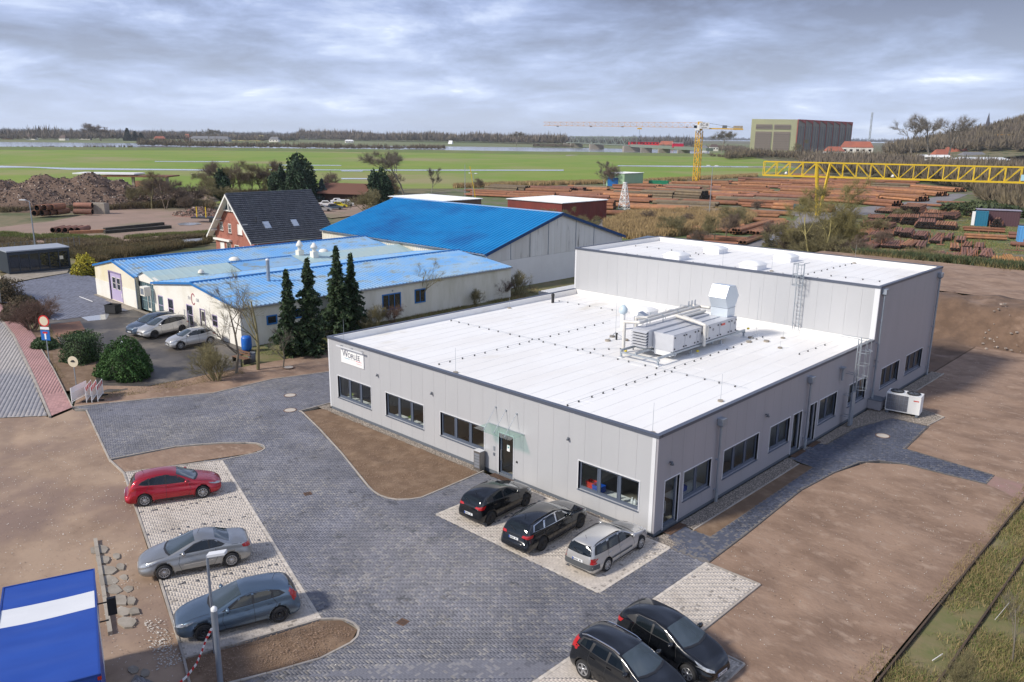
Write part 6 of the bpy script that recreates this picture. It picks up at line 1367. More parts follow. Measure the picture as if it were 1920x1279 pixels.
cc = dict(L=4.40,W=1.82,wb=2.60,fo=.95,r=.32,paint=p_cham,wheel='a14',tum=.50,
  top=[(0,.56),(.12,.68),(.6,.86),(1.15,.97),(1.25,1.0),(1.9,1.27),(2.25,1.40),(2.6,1.42),(3.0,1.36),(3.45,1.14),(3.60,1.06),(4.0,1.04),(4.28,.98),(4.36,.82),(4.40,.60)],
  belt=[(0,.50),(.5,.72),(1.2,.86),(2.4,.93),(3.4,.97),(4.2,.92),(4.40,.55)],
  dlo=[(1.55,.93),(2.15,1.24),(2.55,1.33),(3.0,1.26),(3.35,1.05),(3.2,.99),(2.4,.96)],
  glass=[[(1.80,.97),(2.20,1.22),(2.55,1.30),(2.68,1.29),(2.70,.99)],[(2.76,.99),(2.75,1.28),(2.98,1.22),(3.26,1.04)]],
  ws=(1.10,2.20,.68,.52),rw=('top',2.98,3.52,.50,.58),
  hl=[[(.45,.55),(.64,.60),(.74,.72),(.50,.70)]],hls=[[(.12,.58),(.25,.68),(.75,.80),(.50,.66),(.25,.60)]],
  tl=[[(.5,.80),(.76,.78),(.74,.92),(.55,.93)]],tls=[[(4.05,.78),(4.34,.74),(4.32,.88),(4.12,.93),(4.0,.90)]],
  seams=[[(1.60,.90),(1.52,.60),(1.62,.30)],[(2.95,.96),(3.02,.6),(2.86,.30)],[(1.62,.29),(2.86,.29)],[(3.6,.985),(4.2,.95)]],
  extra=[('side_moulding',[(1.7,.50),(2.85,.52),(2.85,.545),(1.7,.525)],'side',m_chrome,.012)],mir=(1.72,.97),handles=[(2.78,.80)],ant=2.35,wiper=False,grille=[(-.30,.50),(.30,.50),(.25,.38),(-.25,.38)])
place('silver hardtop convertible in the middle bay of the left row',(-11.02,-14.83),(-11.97,-17.18),cc,1)
volvo = hatch(p_gb,'k0',L=4.37,W=1.80,wb=2.65,fo=.90,
  tl=[[(.60,.80),(.76,.72),(.74,.98),(.66,1.14),(.58,1.12)]],tls=[[(4.08,.80),(4.30,.86),(4.20,.98),(4.0,1.20),(3.94,1.12),(4.04,.95)]],
  top=[(0,.58),(.10,.70),(.6,.86),(1.25,.97),(1.40,1.01),(1.95,1.27),(2.35,1.41),(2.8,1.44),(3.4,1.41),(3.98,1.30),(4.16,1.16),(4.26,.98),(4.33,.86),(4.37,.60)],
  dlo=[(1.55,.93),(2.2,1.26),(2.6,1.345),(3.2,1.33),(3.62,1.24),(3.82,1.10),(3.6,1.04),(2.5,.965)],
  glass=[[(1.84,.965),(2.26,1.25),(2.62,1.32),(2.62,.98)],[(2.70,.985),(2.70,1.32),(3.2,1.305),(3.32,1.24),(3.30,1.04)],[(3.38,1.05),(3.40,1.24),(3.58,1.21),(3.72,1.10)]],ws=(1.25,2.28,.66,.54),rw=('rear',1.0,1.24,.54,.48),
  seams=[[(1.62,.91),(1.55,.60),(1.66,.30)],[(2.66,.97),(2.68,.30)],[(3.36,1.02),(3.50,.80),(3.26,.5)],[(1.6,.29),(3.15,.29)]],mir=(1.75,.98))
place('blue-grey hatchback with red corner lamps in the nearest bay of the left row',(-6.02,-15.51),(-6.93,-18.03),volvo,1)
i20 = hatch(p_blk,'k0',L=4.04,W=1.74,wb=2.57,fo=.80,
  top=[(0,.60),(.10,.72),(.45,.90),(1.0,1.02),(1.15,1.07),(1.6,1.30),(2.0,1.45),(2.6,1.49),(3.2,1.46),(3.70,1.36),(3.86,1.18),(3.94,1.0),(4.0,.85),(4.04,.6)],
  belt=[(0,.52),(.4,.74),(1.1,.92),(2.4,.97),(3.4,1.03),(3.9,1.0),(4.04,.55)],
  dlo=[(1.30,.99),(1.9,1.32),(2.4,1.40),(3.1,1.37),(3.45,1.22),(3.55,1.14),(3.2,1.08),(2.4,1.01)],
  glass=[[(1.58,1.02),(1.98,1.31),(2.36,1.375),(2.36,1.03)],[(2.44,1.03),(2.44,1.375),(3.02,1.35),(3.12,1.28),(3.08,1.08)]],ws=(1.02,1.92,.64,.53),rw=('rear',1.02,1.29,.56,.48),hls=[[(.08,.62),(.2,.70),(.66,.86),(.42,.68),(.2,.62)]],
  tls=[[(3.75,.84),(3.98,.82),(3.92,.98),(3.62,1.0)]],tl=[[(.34,.88),(.70,.84),(.72,.97),(.40,.96)]],
  seams=[[(1.38,.97),(1.30,.62),(1.42,.30)],[(2.40,1.02),(2.42,.30)],[(3.12,1.06),(3.22,.82),(3.0,.5)],[(1.4,.29),(2.95,.29)]],mir=(1.5,1.03),handles=[(2.28,.85),(3.03,.9)])
def copyspec(s,**kw): q = dict(s); q.update(kw); return q
place('black hatchback by the entrance, furthest of the three cars at the wall',(-6.04,-4.47),(-6.19,-1.83),i20,-1)
def estate(paintm,wheel,**kw):
 s = dict(L=4.72,W=1.82,wb=2.80,fo=.90,r=.33,paint=paintm,wheel=wheel,
      top=[(0,.58),(.12,.70),(.6,.88),(1.25,.98),(1.38,1.02),(1.9,1.30),(2.3,1.43),(2.9,1.47),(3.8,1.44),(4.35,1.37),(4.52,1.18),(4.64,.98),(4.70,.84),(4.72,.6)],
      belt=[(0,.52),(.4,.72),(1.3,.88),(2.6,.93),(3.9,.97),(4.6,.94),(4.72,.55)],
      dlo=[(1.55,.94),(2.15,1.28),(2.55,1.365),(3.4,1.36),(4.15,1.28),(4.28,1.02),(2.8,.965)],
      glass=[[(1.80,.97),(2.22,1.27),(2.6,1.335),(2.66,.985)],[(2.74,.985),(2.72,1.34),(3.35,1.335),(3.5,1.0)],[(3.60,1.01),(3.50,1.325),(4.08,1.255),(4.18,1.04)]],
      ws=(1.28,2.22,.68,.55),rw=('rear',1.0,1.30,.62,.52),
      hl=[[(.42,.56),(.66,.60),(.78,.70),(.5,.68)]],hls=[[(.12,.60),(.24,.68),(.62,.78),(.42,.66)]],
      tl=[[(.42,.84),(.80,.82),(.80,.94),(.46,.94)]],tls=[[(4.36,.82),(4.66,.80),(4.62,.94),(4.3,.95)]],
      seams=[[(1.62,.92),(1.55,.6),(1.66,.30)],[(2.70,.97),(2.72,.30)],[(3.54,.99),(3.62,.75),(3.36,.45)],[(1.6,.29),(3.3,.29)]],
      mir=(1.76,.99),handles=[(2.56,.83),(3.42,.85)],rails=(2.45,4.2,.56),ant=3.9,rpz=.72)
 s.update(kw); return s
place('black estate car with chrome window line, middle one at the wall',(-2.67,-4.62),(-2.84,-1.75),estate(p_blk2,'k0',dlom=m_chrome,L=4.77,wb=2.84),-1)
place('old silver estate car at the building corner',(0.40,-4.02),(0.30,-1.43),estate(p_whs,'c8',L=4.50,W=1.71,wb=2.56,fo=.92,r=.30,bump=m_mud,
   top=[(0,.56),(.12,.66),(.6,.80),(1.2,.90),(1.34,.95),(1.85,1.24),(2.2,1.37),(2.8,1.41),(3.8,1.40),(4.2,1.36),(4.33,1.20),(4.42,.95),(4.47,.80),(4.50,.6)],belt=[(0,.50),(.4,.66),(1.2,.82),(2.6,.88),(3.9,.90),(4.4,.88),(4.5,.55)],
   dlo=[(1.50,.90),(2.1,1.23),(2.45,1.31),(3.3,1.32),(4.08,1.27),(4.22,.96),(2.7,.91)],glass=[[(1.74,.92),(2.14,1.21),(2.42,1.28),(2.50,.93)],[(2.60,.935),(2.54,1.29),(3.15,1.295),(3.28,.95)],[(3.42,.955),(3.34,1.29),(4.0,1.24),(4.10,.98)]],
   ws=(1.24,2.12,.64,.54),rw=('rear',.93,1.28,.60,.52),tl=[[(.60,.62),(.76,.60),(.76,.84),(.62,.84)]],tls=[[(4.22,.64),(4.44,.64),(4.42,.84),(4.24,.84)]],
   extra=[('side_moulding',[(1.68,.46),(3.2,.48),(3.2,.56),(1.68,.54)],'side',m_mud,.012),('rear_bumper',[(-.80,.60),(.80,.60),(.80,.36),(-.80,.36)],'rear',m_mud,.012),('side_bumper',[(4.0,.38),(4.5,.38),(4.5,.58),(4.05,.58)],'side',m_mud,.010)],
   seams=[[(1.55,.88),(1.48,.58),(1.6,.30)],[(2.55,.92),(2.58,.30)],[(3.34,.94),(3.40,.7),(3.16,.45)]],mir=(1.68,.95),handles=[(2.4,.76),(3.2,.78)],rails=(2.3,4.05,.52),rpz=.66),-1)
place('black hatchback at the plot edge, nose towards the bare soil',(4.03,-7.72),(6.72,-7.86),copyspec(i20,wheel='a7',W=1.76),-1)
suv = estate(p_blk,'a5',L=4.17,W=1.78,wb=2.54,fo=.84,
   top=[(0,.62),(.12,.76),(.6,.95),(1.1,1.04),(1.22,1.09),(1.7,1.36),(2.1,1.50),(2.6,1.54),(3.3,1.52),(3.82,1.45),(3.96,1.26),(4.06,1.02),(4.13,.86),(4.17,.6)],belt=[(0,.54),(.4,.78),(1.1,.96),(2.4,1.0),(3.4,1.03),(4.0,1.0),(4.17,.55)],
   dlo=[(1.42,1.03),(1.95,1.36),(2.35,1.44),(3.1,1.44),(3.62,1.36),(3.76,1.10),(2.6,1.04)],glass=[[(1.66,1.05),(2.02,1.34),(2.36,1.41),(2.42,1.06)],[(2.50,1.06),(2.46,1.415),(3.02,1.41),(3.12,1.08)],[(3.22,1.09),(3.14,1.40),(3.55,1.335),(3.66,1.12)]],
   ws=(1.14,2.02,.66,.55),rw=('rear',1.04,1.36,.58,.50),tl=[[(.56,.92),(.76,.86),(.74,1.10),(.66,1.28),(.58,1.26)]],tls=[[(3.80,.90),(4.06,.92),(3.98,1.06),(3.84,1.32),(3.74,1.26),(3.82,1.04)]],rails=(2.1,3.7,.56),railm=m_blk if False else m_chrome,mir=(1.6,1.06),
   seams=[[(1.5,1.0),(1.42,.66),(1.52,.32)],[(2.46,1.04),(2.48,.32)],[(3.16,1.07),(3.24,.8),(3.0,.5)]],handles=[(2.34,.88),(3.05,.9)],grille=[(-.44,.62),(.44,.62),(.38,.44),(-.38,.44)])
place('black compact estate with tall red tail lamps at the bottom edge',(4.03,-10.12),(6.57,-10.24),suv,-1)
# workshop yard
place('steel blue off-roader parked against the workshop wall',(-56.0,1.95),(-55.45,-.85),estate(p_cay,'a5',L=4.80,W=1.93,wb=2.86,fo=.95,r=.37,
   top=[(0,.68),(.12,.82),(.6,1.0),(1.2,1.10),(1.32,1.15),(1.85,1.46),(2.3,1.64),(2.9,1.69),(3.8,1.64),(4.35,1.50),(4.56,1.28),(4.7,1.05),(4.78,.9),(4.8,.6)],belt=[(0,.60),(.4,.84),(1.3,1.02),(2.6,1.08),(3.9,1.12),(4.6,1.05),(4.8,.6)],
   dlo=[(1.55,1.09),(2.15,1.45),(2.6,1.56),(3.4,1.55),(4.1,1.42),(4.25,1.2),(2.8,1.12)],glass=[[(1.80,1.12),(2.22,1.45),(2.6,1.53),(2.66,1.13)],[(2.74,1.14),(2.72,1.53),(3.35,1.52),(3.5,1.16)],[(3.60,1.17),(3.50,1.50),(4.0,1.39),(4.12,1.21)]],ws=(1.22,2.15,.70,.57),rw=('rear',1.18,1.46,.62,.54),mir=(1.75,1.14),hl=[[(.45,.70),(.70,.74),(.80,.86),(.52,.84)]],hls=[[(.15,.72),(.3,.84),(.7,.94),(.45,.78)]]),-1)
place('silver people carrier parked in the middle of the workshop yard',(-52.64,2.45),(-52.20,-0.34),estate(p_whs,'k0',L=4.47,W=1.80,wb=2.70,fo=.88,
   top=[(0,.64),(.10,.78),(.5,.96),(.95,1.06),(1.05,1.10),(1.7,1.42),(2.15,1.58),(2.8,1.63),(3.6,1.60),(4.15,1.53),(4.3,1.3),(4.4,1.0),(4.45,.85),(4.47,.6)],belt=[(0,.56),(.4,.80),(1.2,.98),(2.4,1.03),(3.6,1.08),(4.3,1.04),(4.47,.58)],
   dlo=[(1.30,1.03),(1.95,1.40),(2.4,1.50),(3.2,1.50),(3.95,1.40),(4.1,1.16),(2.5,1.06)],glass=[[(1.62,1.06),(2.02,1.39),(2.42,1.47),(2.48,1.08)],[(2.56,1.08),(2.52,1.475),(3.2,1.465),(3.3,1.12)],[(3.40,1.13),(3.30,1.46),(3.9,1.37),(4.0,1.18)]],ws=(1.0,2.02,.66,.55),rw=('rear',1.10,1.42,.60,.52),mir=(1.5,1.08)),1)
place('silver small hatchback nearest to the hedges in the workshop yard',(-46.80,2.21),(-46.90,-0.41),copyspec(i20,paint=p_whs,wheel='a10',L=4.06),1)
# far parking behind the house: small cars
def small_car(x,y,a,colm,lab,van=False):
 t = thing('parked_car',lab,'car',(x,y,-.14),a,'cars in the lot behind the brick house'); L_,w = 2.1,.85
 pr = [(-L_,.3),(-L_,.85),(-1.5,.95),(-1.15,1.4),(.3,1.42),(.95,.98),(1.95,.8),(L_,.6),(L_,.3)] if not van else [(-L_,.3),(-L_,1.7),(.9,1.75),(1.5,1.1),(L_,.95),(L_,.3)]
 MB().ext([(px_,-w,z) for px_,z in pr],(0,2*w,0)).build('body',colm,t)
 for sg_ in (-1,1): MB().ext([(-1.1,sg_*(w+.005),.98),(.65,sg_*(w+.005),.98),(.2,sg_*(w+.005),1.33),(-1.0,sg_*(w+.005),1.33)],(0,sg_*.004,0)).build('side_window',m_cglass,t)
 MB().add([(.36,-.7,1.40),(.93,-.75,1.03),(.93,.75,1.03),(.36,.7,1.40)],[(0,1,2,3)]).build('windscreen',m_cglass,t)
 for x_ in (-1.3,1.3):
  for sg_ in (-1,1): MB().cyl((x_,sg_*(w-.12),.32),(x_,sg_*(w+.03),.32),.32,n=12).build('wheel',m_tyre,t)
m_yc = paint('yellow_paint',(.6,.5,.02),0); cols = [p_whs,m_white,p_gb,p_blk,m_yc,m_white,p_red,m_white]
for i,((x,y),lab) in enumerate((((-148.65,81.36),'silver car at the left end of the far lot'),((-159.49,89.69),'white car in the back row of the far lot'),((-150.61,85.86),'blue-grey car in the middle of the far lot'),((-164.90,90.89),'black car half behind the house in the far lot'),((-154.85,90.36),'yellow car in the far lot'),((-164.61,96.79),'white car at the back right of the far lot'),((-153.01,82.90),'red car next to the house gable in the far lot'),((-156.57,93.33),'white car at the right end of the far lot'))): small_car(x,y,.9+rnd.uniform(-.2,.2),cols[i],lab,i == 7)
# ============================================================ tarpaulin lorry
m_tarp = mat('blue_tarpaulin',(.012,.055,.30),(.02,.075,.36),.9,.45,bump=.01,bsc=1.5,stretch=(1,.3,1)); m_tw = mat('white_tarpaulin',(.70,.71,.72),(.62,.63,.65),.8,.5,bump=.01,bsc=1.5,stretch=(1,.3,1))
tu = Vector((.9481,-.3179,0)); tw = Vector((-.3179,-.9481,0)); TL,TW,TZ = 6.05,2.55,3.6
T = Matrix((tu,tw,tu.cross(tw))).transposed()
# x runs to the tail, y to the far side, z up: build mirrored so the frame stays right-handed
tr = thing('tarpaulin_lorry','lorry with blue tarpaulin body and white band across the roof','lorry',(-8.09,-20.98,0),math.atan2(tu.y,tu.x))
def tb(x0,x1,y0,y1,z0,z1): return MB().bb(x0,x1,-y1,-y0,z0,z1)
def roofgrid(x0,x1,m,nm):
 b = MB(); nx,ny = max(2,int((x1-x0)/.15)),12; vs = []
 for i in range(nx+1):
  for j in range(ny+1): x = x0+(x1-x0)*i/nx; y = TW*j/ny; sag = -.035*abs(math.sin(math.pi*x/1.0))*math.sin(math.pi*j/ny)+.012*noise.noise((x*2,y*.8,0)); vs.append((x,-y,TZ+sag))
 b.add(vs,[(i*(ny+1)+j,i*(ny+1)+j+1,(i+1)*(ny+1)+j+1,(i+1)*(ny+1)+j) for i in range(nx) for j in range(ny)],0,True); me = b.mesh(nm,m)
 if me.polygons[0].normal.z < 0: me.flip_normals()
 ob(nm,me,tr)
roofgrid(.0,1.43,m_tarp,'roof_tarpaulin'); roofgrid(1.43,2.47,m_tw,'white_roof_band'); roofgrid(2.47,TL,m_tarp,'roof_tarpaulin')
for y0,y1 in ((-.012,.0),(TW,TW+.012)):
 for x0,x1,m_,z0 in ((0,1.43,m_tarp,2.35),(1.43,2.47,m_tw,1.05),(2.47,TL,m_tarp,1.05)): tb(x0,x1,y0,y1,z0,TZ-.03).build('side_tarpaulin',m_,tr)
tb(-.012,0,0,TW,2.35,TZ-.03).build('front_tarpaulin',m_tarp,tr); tb(TL,TL+.012,0,TW,1.05,TZ-.03).build('rear_tarpaulin',m_tarp,tr)
for y in (-.03,TW-.02): tb(-.02,TL+.02,y,y+.05,TZ-.05,TZ+.02).build('edge_rail',mat('edge_blue',(.01,.045,.24),rough=.4),tr)
for x in (-.03,TL-.02): tb(x,x+.05,0,TW,TZ-.05,TZ+.021).build('edge_rail',MT['edge_blue'],tr)
tb(1.5,TL+.05,.02,TW-.02,.92,1.04).build('load_bed',m_screed,tr); tb(1.6,TL,.8,1.75,.6,.91).build('chassis',m_trimb,tr)
tb(-.35,1.4,.1,TW-.1,.45,2.3).build('cab',m_tarp,tr); tb(-.37,-.351,.3,TW-.3,1.35,2.1).build('windscreen',m_cglass,tr)
tb(TL+.02,TL+.09,.15,.35,.85,.98).build('tail_light',m_tl,tr); tb(TL+.02,TL+.09,TW-.35,TW-.15,.85,.98).build('tail_light',m_tl,tr); tb(TL-.05,TL+.04,-.04,.06,TZ-.16,TZ-.06).build('marker_lamp',m_tl,tr)
for x in (.35,4.6):
 for y in (.2,TW-.2): 
  w = bpy.data.objects.new('wheel',None); link(w,tr,(x,-y,.46)); MB().lathe([(.26,-.13),(.44,-.13),(.46,-.1),(.46,.1),(.44,.13),(.26,.13)],n=24,axis='y').build('tyre',m_tyre,w); MB().lathe([(.27,.11),(.2,.04),(0,.06)],n=18,axis='y').lathe([(.27,-.11),(.2,-.04),(0,-.06)],n=18,axis='y').build('rim',m_zinc,w)
mr = bpy.data.objects.new('door_mirror',None); link(mr,tr); tb(1.05,1.17,-.55,-.28,2.45,3.05).build('mirror_shell',m_trimb,mr); tb(1.09,1.12,-.28,.1,2.9,2.94).build('mirror_arm',m_trimb,mr); tb(1.09,1.12,-.28,.1,2.25,2.29).build('mirror_arm',m_trimb,mr)

# ============================================================ pipe yard
m_pipe = [mat('rust_orange',(.36,.165,.075),(.23,.11,.06),1.2,.8,isl=.3),mat('rust_brown',(.19,.085,.05),(.28,.12,.06),1.0,.85,isl=.3),mat('rust_red',(.26,.12,.08),(.18,.085,.06),1.0,.85,isl=.3),mat('weathered_pipe',(.20,.15,.09),(.13,.10,.07),1.0,.85,isl=.3),mat('yellow_rust',(.42,.22,.06),(.28,.13,.05),1.3,.8,isl=.2),mat('galvanised_old',(.30,.31,.33),(.2,.2,.22),2,.6,isl=.2)]
m_bore = mat('dark_bore',(.012,.010,.009),rough=.9)
pipes = []     # (x, y, z, angle, length, radius, material, stack description)
def stack(p0,p1,n,layers,r,m,lab,back=None,jit=.02):
 """pipes side by side from the front one p0-p1 going back; pyramid layers"""
 a = Vector(p0); b = Vector(p1); d = b-a; L_ = d.length; d.normalize(); q = Vector((-d.y,d.x)); 
 if q.dot(Vector((F_.x,F_.y))) < 0: q = -q
 ang = math.atan2(d.y,d.x); c = (a+b)/2
 for k in range(layers):
  for i in range(n-k):
   o = c+q*((i+k*.5)*2*r*1.01)+d*rnd.uniform(-jit,jit)*L_; pipes.append((o.x,o.y,-.15+r+k*r*1.74+.12,ang+rnd.uniform(-.004,.004),L_*rnd.uniform(.97,1.0),r,m,lab))
# main field, pixel ends of the front pipe of each stack (measured in the photograph)
D1 = 'in the long stacks of the pipe yard'
ST = [((-128.55,133.70),(-112.38,137.93),6,2,0.45,1),((-140.83,148.40),(-124.33,153.56),8,1,0.4,0),((-180.66,157.61),(-157.99,162.42),6,1,0.3,1),((-166.50,143.44),(-144.13,150.89),6,1,0.3,1),((-180.46,186.75),(-157.28,198.43),5,1,0.35,2),((-155.57,173.80),(-134.45,185.46),5,1,0.4,0),((-111.90,136.01),(-105.77,138.65),5,3,0.42,1),((-131.25,167.49),(-117.73,171.39),5,2,0.45,0),((-167.97,188.77),(-151.48,196.85),4,1,0.5,0),((-140.62,185.32),(-121.04,195.25),4,1,0.55,3),((-104.09,143.16),(-90.44,147.97),4,1,0.62,0),((-108.94,161.12),(-92.83,167.37),5,1,0.55,3),((-122.90,174.78),(-114.22,179.16),8,3,0.45,3),((-114.22,179.16),(-105.84,180.11),9,4,0.42,3),((-142.99,208.26),(-123.76,216.02),5,1,0.5,3),((-124.29,206.86),(-105.89,215.00),5,2,0.4,3),((-89.71,146.57),(-76.84,153.35),5,1,0.5,3),((-100.96,180.06),(-85.01,185.36),6,2,0.45,3),((-103.41,203.36),(-84.73,206.90),6,2,0.42,2),((-154.35,233.56),(-135.38,243.38),6,1,0.35,2),((-132.85,231.51),(-112.66,239.69),6,1,0.38,0),((-147.26,273.50),(-125.57,279.27),5,1,0.4,0),((-159.38,313.58),(-131.75,323.17),5,1,0.4,0),((-108.83,235.83),(-89.06,240.89),6,2,0.42,0),((-115.52,276.02),(-92.03,276.79),6,2,0.4,1),((-79.76,173.14),(-65.47,176.10),6,2,0.45,0),((-78.25,156.02),(-68.66,158.96),4,1,0.4,0),((-80.58,212.18),(-61.47,206.29),6,2,0.45,1),((-85.73,241.27),(-63.62,233.70),7,2,0.42,0),((-118.71,313.93),(-101.23,313.13),6,1,0.35,1),((-88.43,272.04),(-67.74,264.72),8,2,0.4,0),((-93.01,306.96),(-70.79,295.61),8,2,0.38,0),((-125.64,355.12),(-106.22,352.60),5,1,0.35,2),((-60.03,197.44),(-51.95,197.36),4,1,0.35,1),((-116.08,209.54),(-104.71,212.71),5,2,0.4,1),((-100.27,125.00),(-91.32,129.59),3,1,0.5,1),((-125.78,261.91),(-111.09,266.07),5,1,0.4,2),((-142.49,315.03),(-120.44,318.19),4,1,0.4,0),((-95.88,240.13),(-82.45,241.64),5,2,0.4,0),((-66.98,112.26),(-59.68,115.10),5,1,0.35,0),((-59.84,99.55),(-50.26,102.38),5,1,0.35,1),((-73.63,119.75),(-61.88,124.09),5,1,0.35,0),((-74.33,136.32),(-61.88,142.04),5,1,0.35,0),((-80.09,145.18),(-67.85,151.75),3,1,0.35,0),((-56.77,113.08),(-61.17,136.04),4,2,0.3,0),((-54.56,115.62),(-60.72,141.67),4,1,0.32,0),((-49.17,100.34),(-51.42,111.59),3,1,0.3,0),((-55.10,93.62),(-48.33,96.03),5,1,0.3,1),((-79.97,125.94),(-71.44,129.01),4,1,0.4,1),((-88.81,134.67),(-77.88,137.77),4,1,0.4,3),((-61.39,217.81),(-49.12,218.87),3,1,0.3,1),((-58.42,233.81),(-46.24,236.77),3,1,0.3,1),((-29.65,155.59),(-22.56,157.98),4,2,0.22,1),((-25.52,141.20),(-18.98,143.74),4,2,0.22,0),((-19.74,147.81),(-11.84,149.46),4,2,0.3,2),((-16.42,135.18),(-9.15,137.02),3,1,0.3,2),((-32.91,199.91),(-26.40,201.42),4,1,0.3,0),((-44.23,101.68),(-45.46,107.83),4,2,0.3,5)]
for a,b,n,l,r,m in ST: stack(a,b,n,l,r,m,'long')
ST2 = [((-12.27,89.06),11,2,6.5,0.13,2),((-20.01,103.12),6,1,6,0.16,2),((-21.62,100.54),7,1,6,0.15,2),((-23.13,100.47),5,1,6,0.15,1),((-18.44,101.68),5,1,6,0.17,2),((-17.00,103.27),4,1,6,0.16,2),((-16.27,104.07),5,1,5,0.16,0),((-12.89,98.91),5,1,6,0.15,1),((-11.95,99.24),5,1,6,0.14,2),((-9.84,86.92),4,1,7,0.13,4),((-9.53,99.81),5,2,7,0.14,4),((-7.85,99.62),7,4,7,0.12,4),((-6.91,100.65),5,2,7,0.14,4),((-17.07,111.33),4,1,6,0.17,2),((-16.96,113.18),2,1,5,0.17,2),((-15.44,113.15),2,1,5,0.2,2),((-14.29,112.73),4,1,6,0.17,2),((-4.67,92.50),5,1,5,0.15,2),((-28.18,116.66),4,1,5,0.2,0),((-29.88,114.76),8,1,5,0.16,2),((-25.94,117.16),3,1,5,0.2,2),((-30.66,131.64),6,2,5,0.16,2),((-26.76,127.90),4,1,5,0.2,2),((-28.13,133.32),3,1,5,0.2,1),((-26.50,133.97),2,1,5,0.22,2),((-33.56,133.27),7,3,5,0.14,2),((-35.55,134.85),4,2,5,0.18,2),((-36.96,133.23),5,1,5,0.18,0),((-33.02,154.67),9,2,5,0.2,0),((-36.39,153.82),9,3,5,0.2,2),((-41.30,159.42),10,4,5,0.18,1),((-45.40,161.54),9,3,5,0.18,1),((-50.79,187.09),11,5,6,0.17,0),((-48.55,187.57),6,1,6,0.2,0),((-47.20,189.21),8,1,6,0.2,0),((-44.90,189.78),7,1,6,0.2,0),((-39.80,179.38),8,2,6,0.2,1),((-41.73,191.43),5,2,6,0.2,0),((-56.25,185.01),8,1,6,0.2,0),((-38.85,194.91),5,2,6,0.2,0),((-37.10,192.75),5,1,6,0.2,0),((-41.42,173.61),12,2,5,0.17,1),((-26.76,168.22),5,4,5,0.2,2),((-50.67,164.49),7,1,5,0.2,1),((-46.00,147.32),6,2,5,0.18,1),((-37.51,128.75),6,1,5,0.18,2),((-42.10,144.11),7,2,5,0.18,1),((-40.96,131.27),6,1,5,0.2,0),((-37.03,117.38),6,1,5,0.2,2),((-32.99,116.47),6,1,5,0.18,1),((-31.86,107.57),6,1,5,0.18,2),((-23.82,132.37),3,1,4,0.2,2),((-20.69,124.07),3,1,4,0.18,1),((-18.69,124.29),3,1,4,0.18,2),((-21.10,119.62),3,1,4,0.2,0)]
for (x,y),n,l,L_,r,m in ST2:
 L_ *= 2; r *= 1.2
 a = R_(103+rnd.uniform(-4,4)); d = Vector((math.cos(a),math.sin(a))); q = Vector((d.y,-d.x))
 for k in range(l):
  for i in range(n-k if l < 5 else n):
   o = Vector((x,y))+q*((i-(n-1)/2+(k*.5 if l < 5 else (k % 2)*.5))*2*r*1.02)+d*(L_/2+rnd.uniform(-.1,.15)); pipes.append((o.x,o.y,-.15+r+k*r*1.74+.18,a+rnd.uniform(-.01,.01),L_*rnd.uniform(.95,1.03),r,m,'short'))
# further stacks fill the gaps of the field
pool = [(-184.87,161.07),(-178.75,189.10),(-165.38,235.54),(-157.92,315.74),(-154.79,364.17),(-122.55,359.66),(-83.11,332.28),(-71.76,244.16),(-77.51,197.62),(-77.91,175.41),(-95.18,159.21),(-101.29,137.03),(-127.65,134.83)]
ca,sa = math.cos(R_(20)),math.sin(R_(20)); used = [((a[0]+b_[0])/2,(a[1]+b_[1])/2) for a,b_,*_ in ST]; q = random.Random(21)
for iu in range(-60,60):
 for iv in range(-14,14):
  u_,v_ = iv*17.5+q.uniform(-4,4),iu*4.6+q.uniform(-.6,.6); x,y = -110+u_*ca-v_*sa,200+u_*sa+v_*ca
  if not inpoly(np.array([[x,y]]),pool)[0] or q.random() < .16: continue
  if any(abs((x-c)*ca+(y-d)*sa) < 15 and abs(-(x-c)*sa+(y-d)*ca) < 3.4 for c,d in used): continue
  L_ = q.uniform(6,8.2); a2 = R_(20+q.uniform(-5,5)); stack((x-math.cos(a2)*L_,y-math.sin(a2)*L_),(x+math.cos(a2)*L_,y+math.sin(a2)*L_),q.randint(3,6),q.choice((1,1,2,2)),q.choice((.25,.32,.4,.45)),q.choice((0,0,1,1,2,3)),'long')
# large pipes by the rubble heap
for i,(x,y,k) in enumerate(((*(-176.65,28.74),0),(*(-175.68,29.91),0),(*(-176.02,31.40),0),(*(-176.38,32.92),0),(*(-175.61,29.05),1),(*(-175.26,30.42),1),(*(-175.61,31.91),1))): pipes.append((x,y,.65+k*1.15,2.2,4.5,.66,1,'big'))
for i,(x,y) in enumerate(((-173.56,36.33),(-176.03,37.31))): pipes.append((x,y,.6+i*1.15,.75,4.2,.62,2,'big2'))
for i in range(5): x,y = (-143.93,21.63); pipes.append((x+i*1.05*.6,y+i*1.05*.8,.35,2.35,4.5,.5,2,'row'))
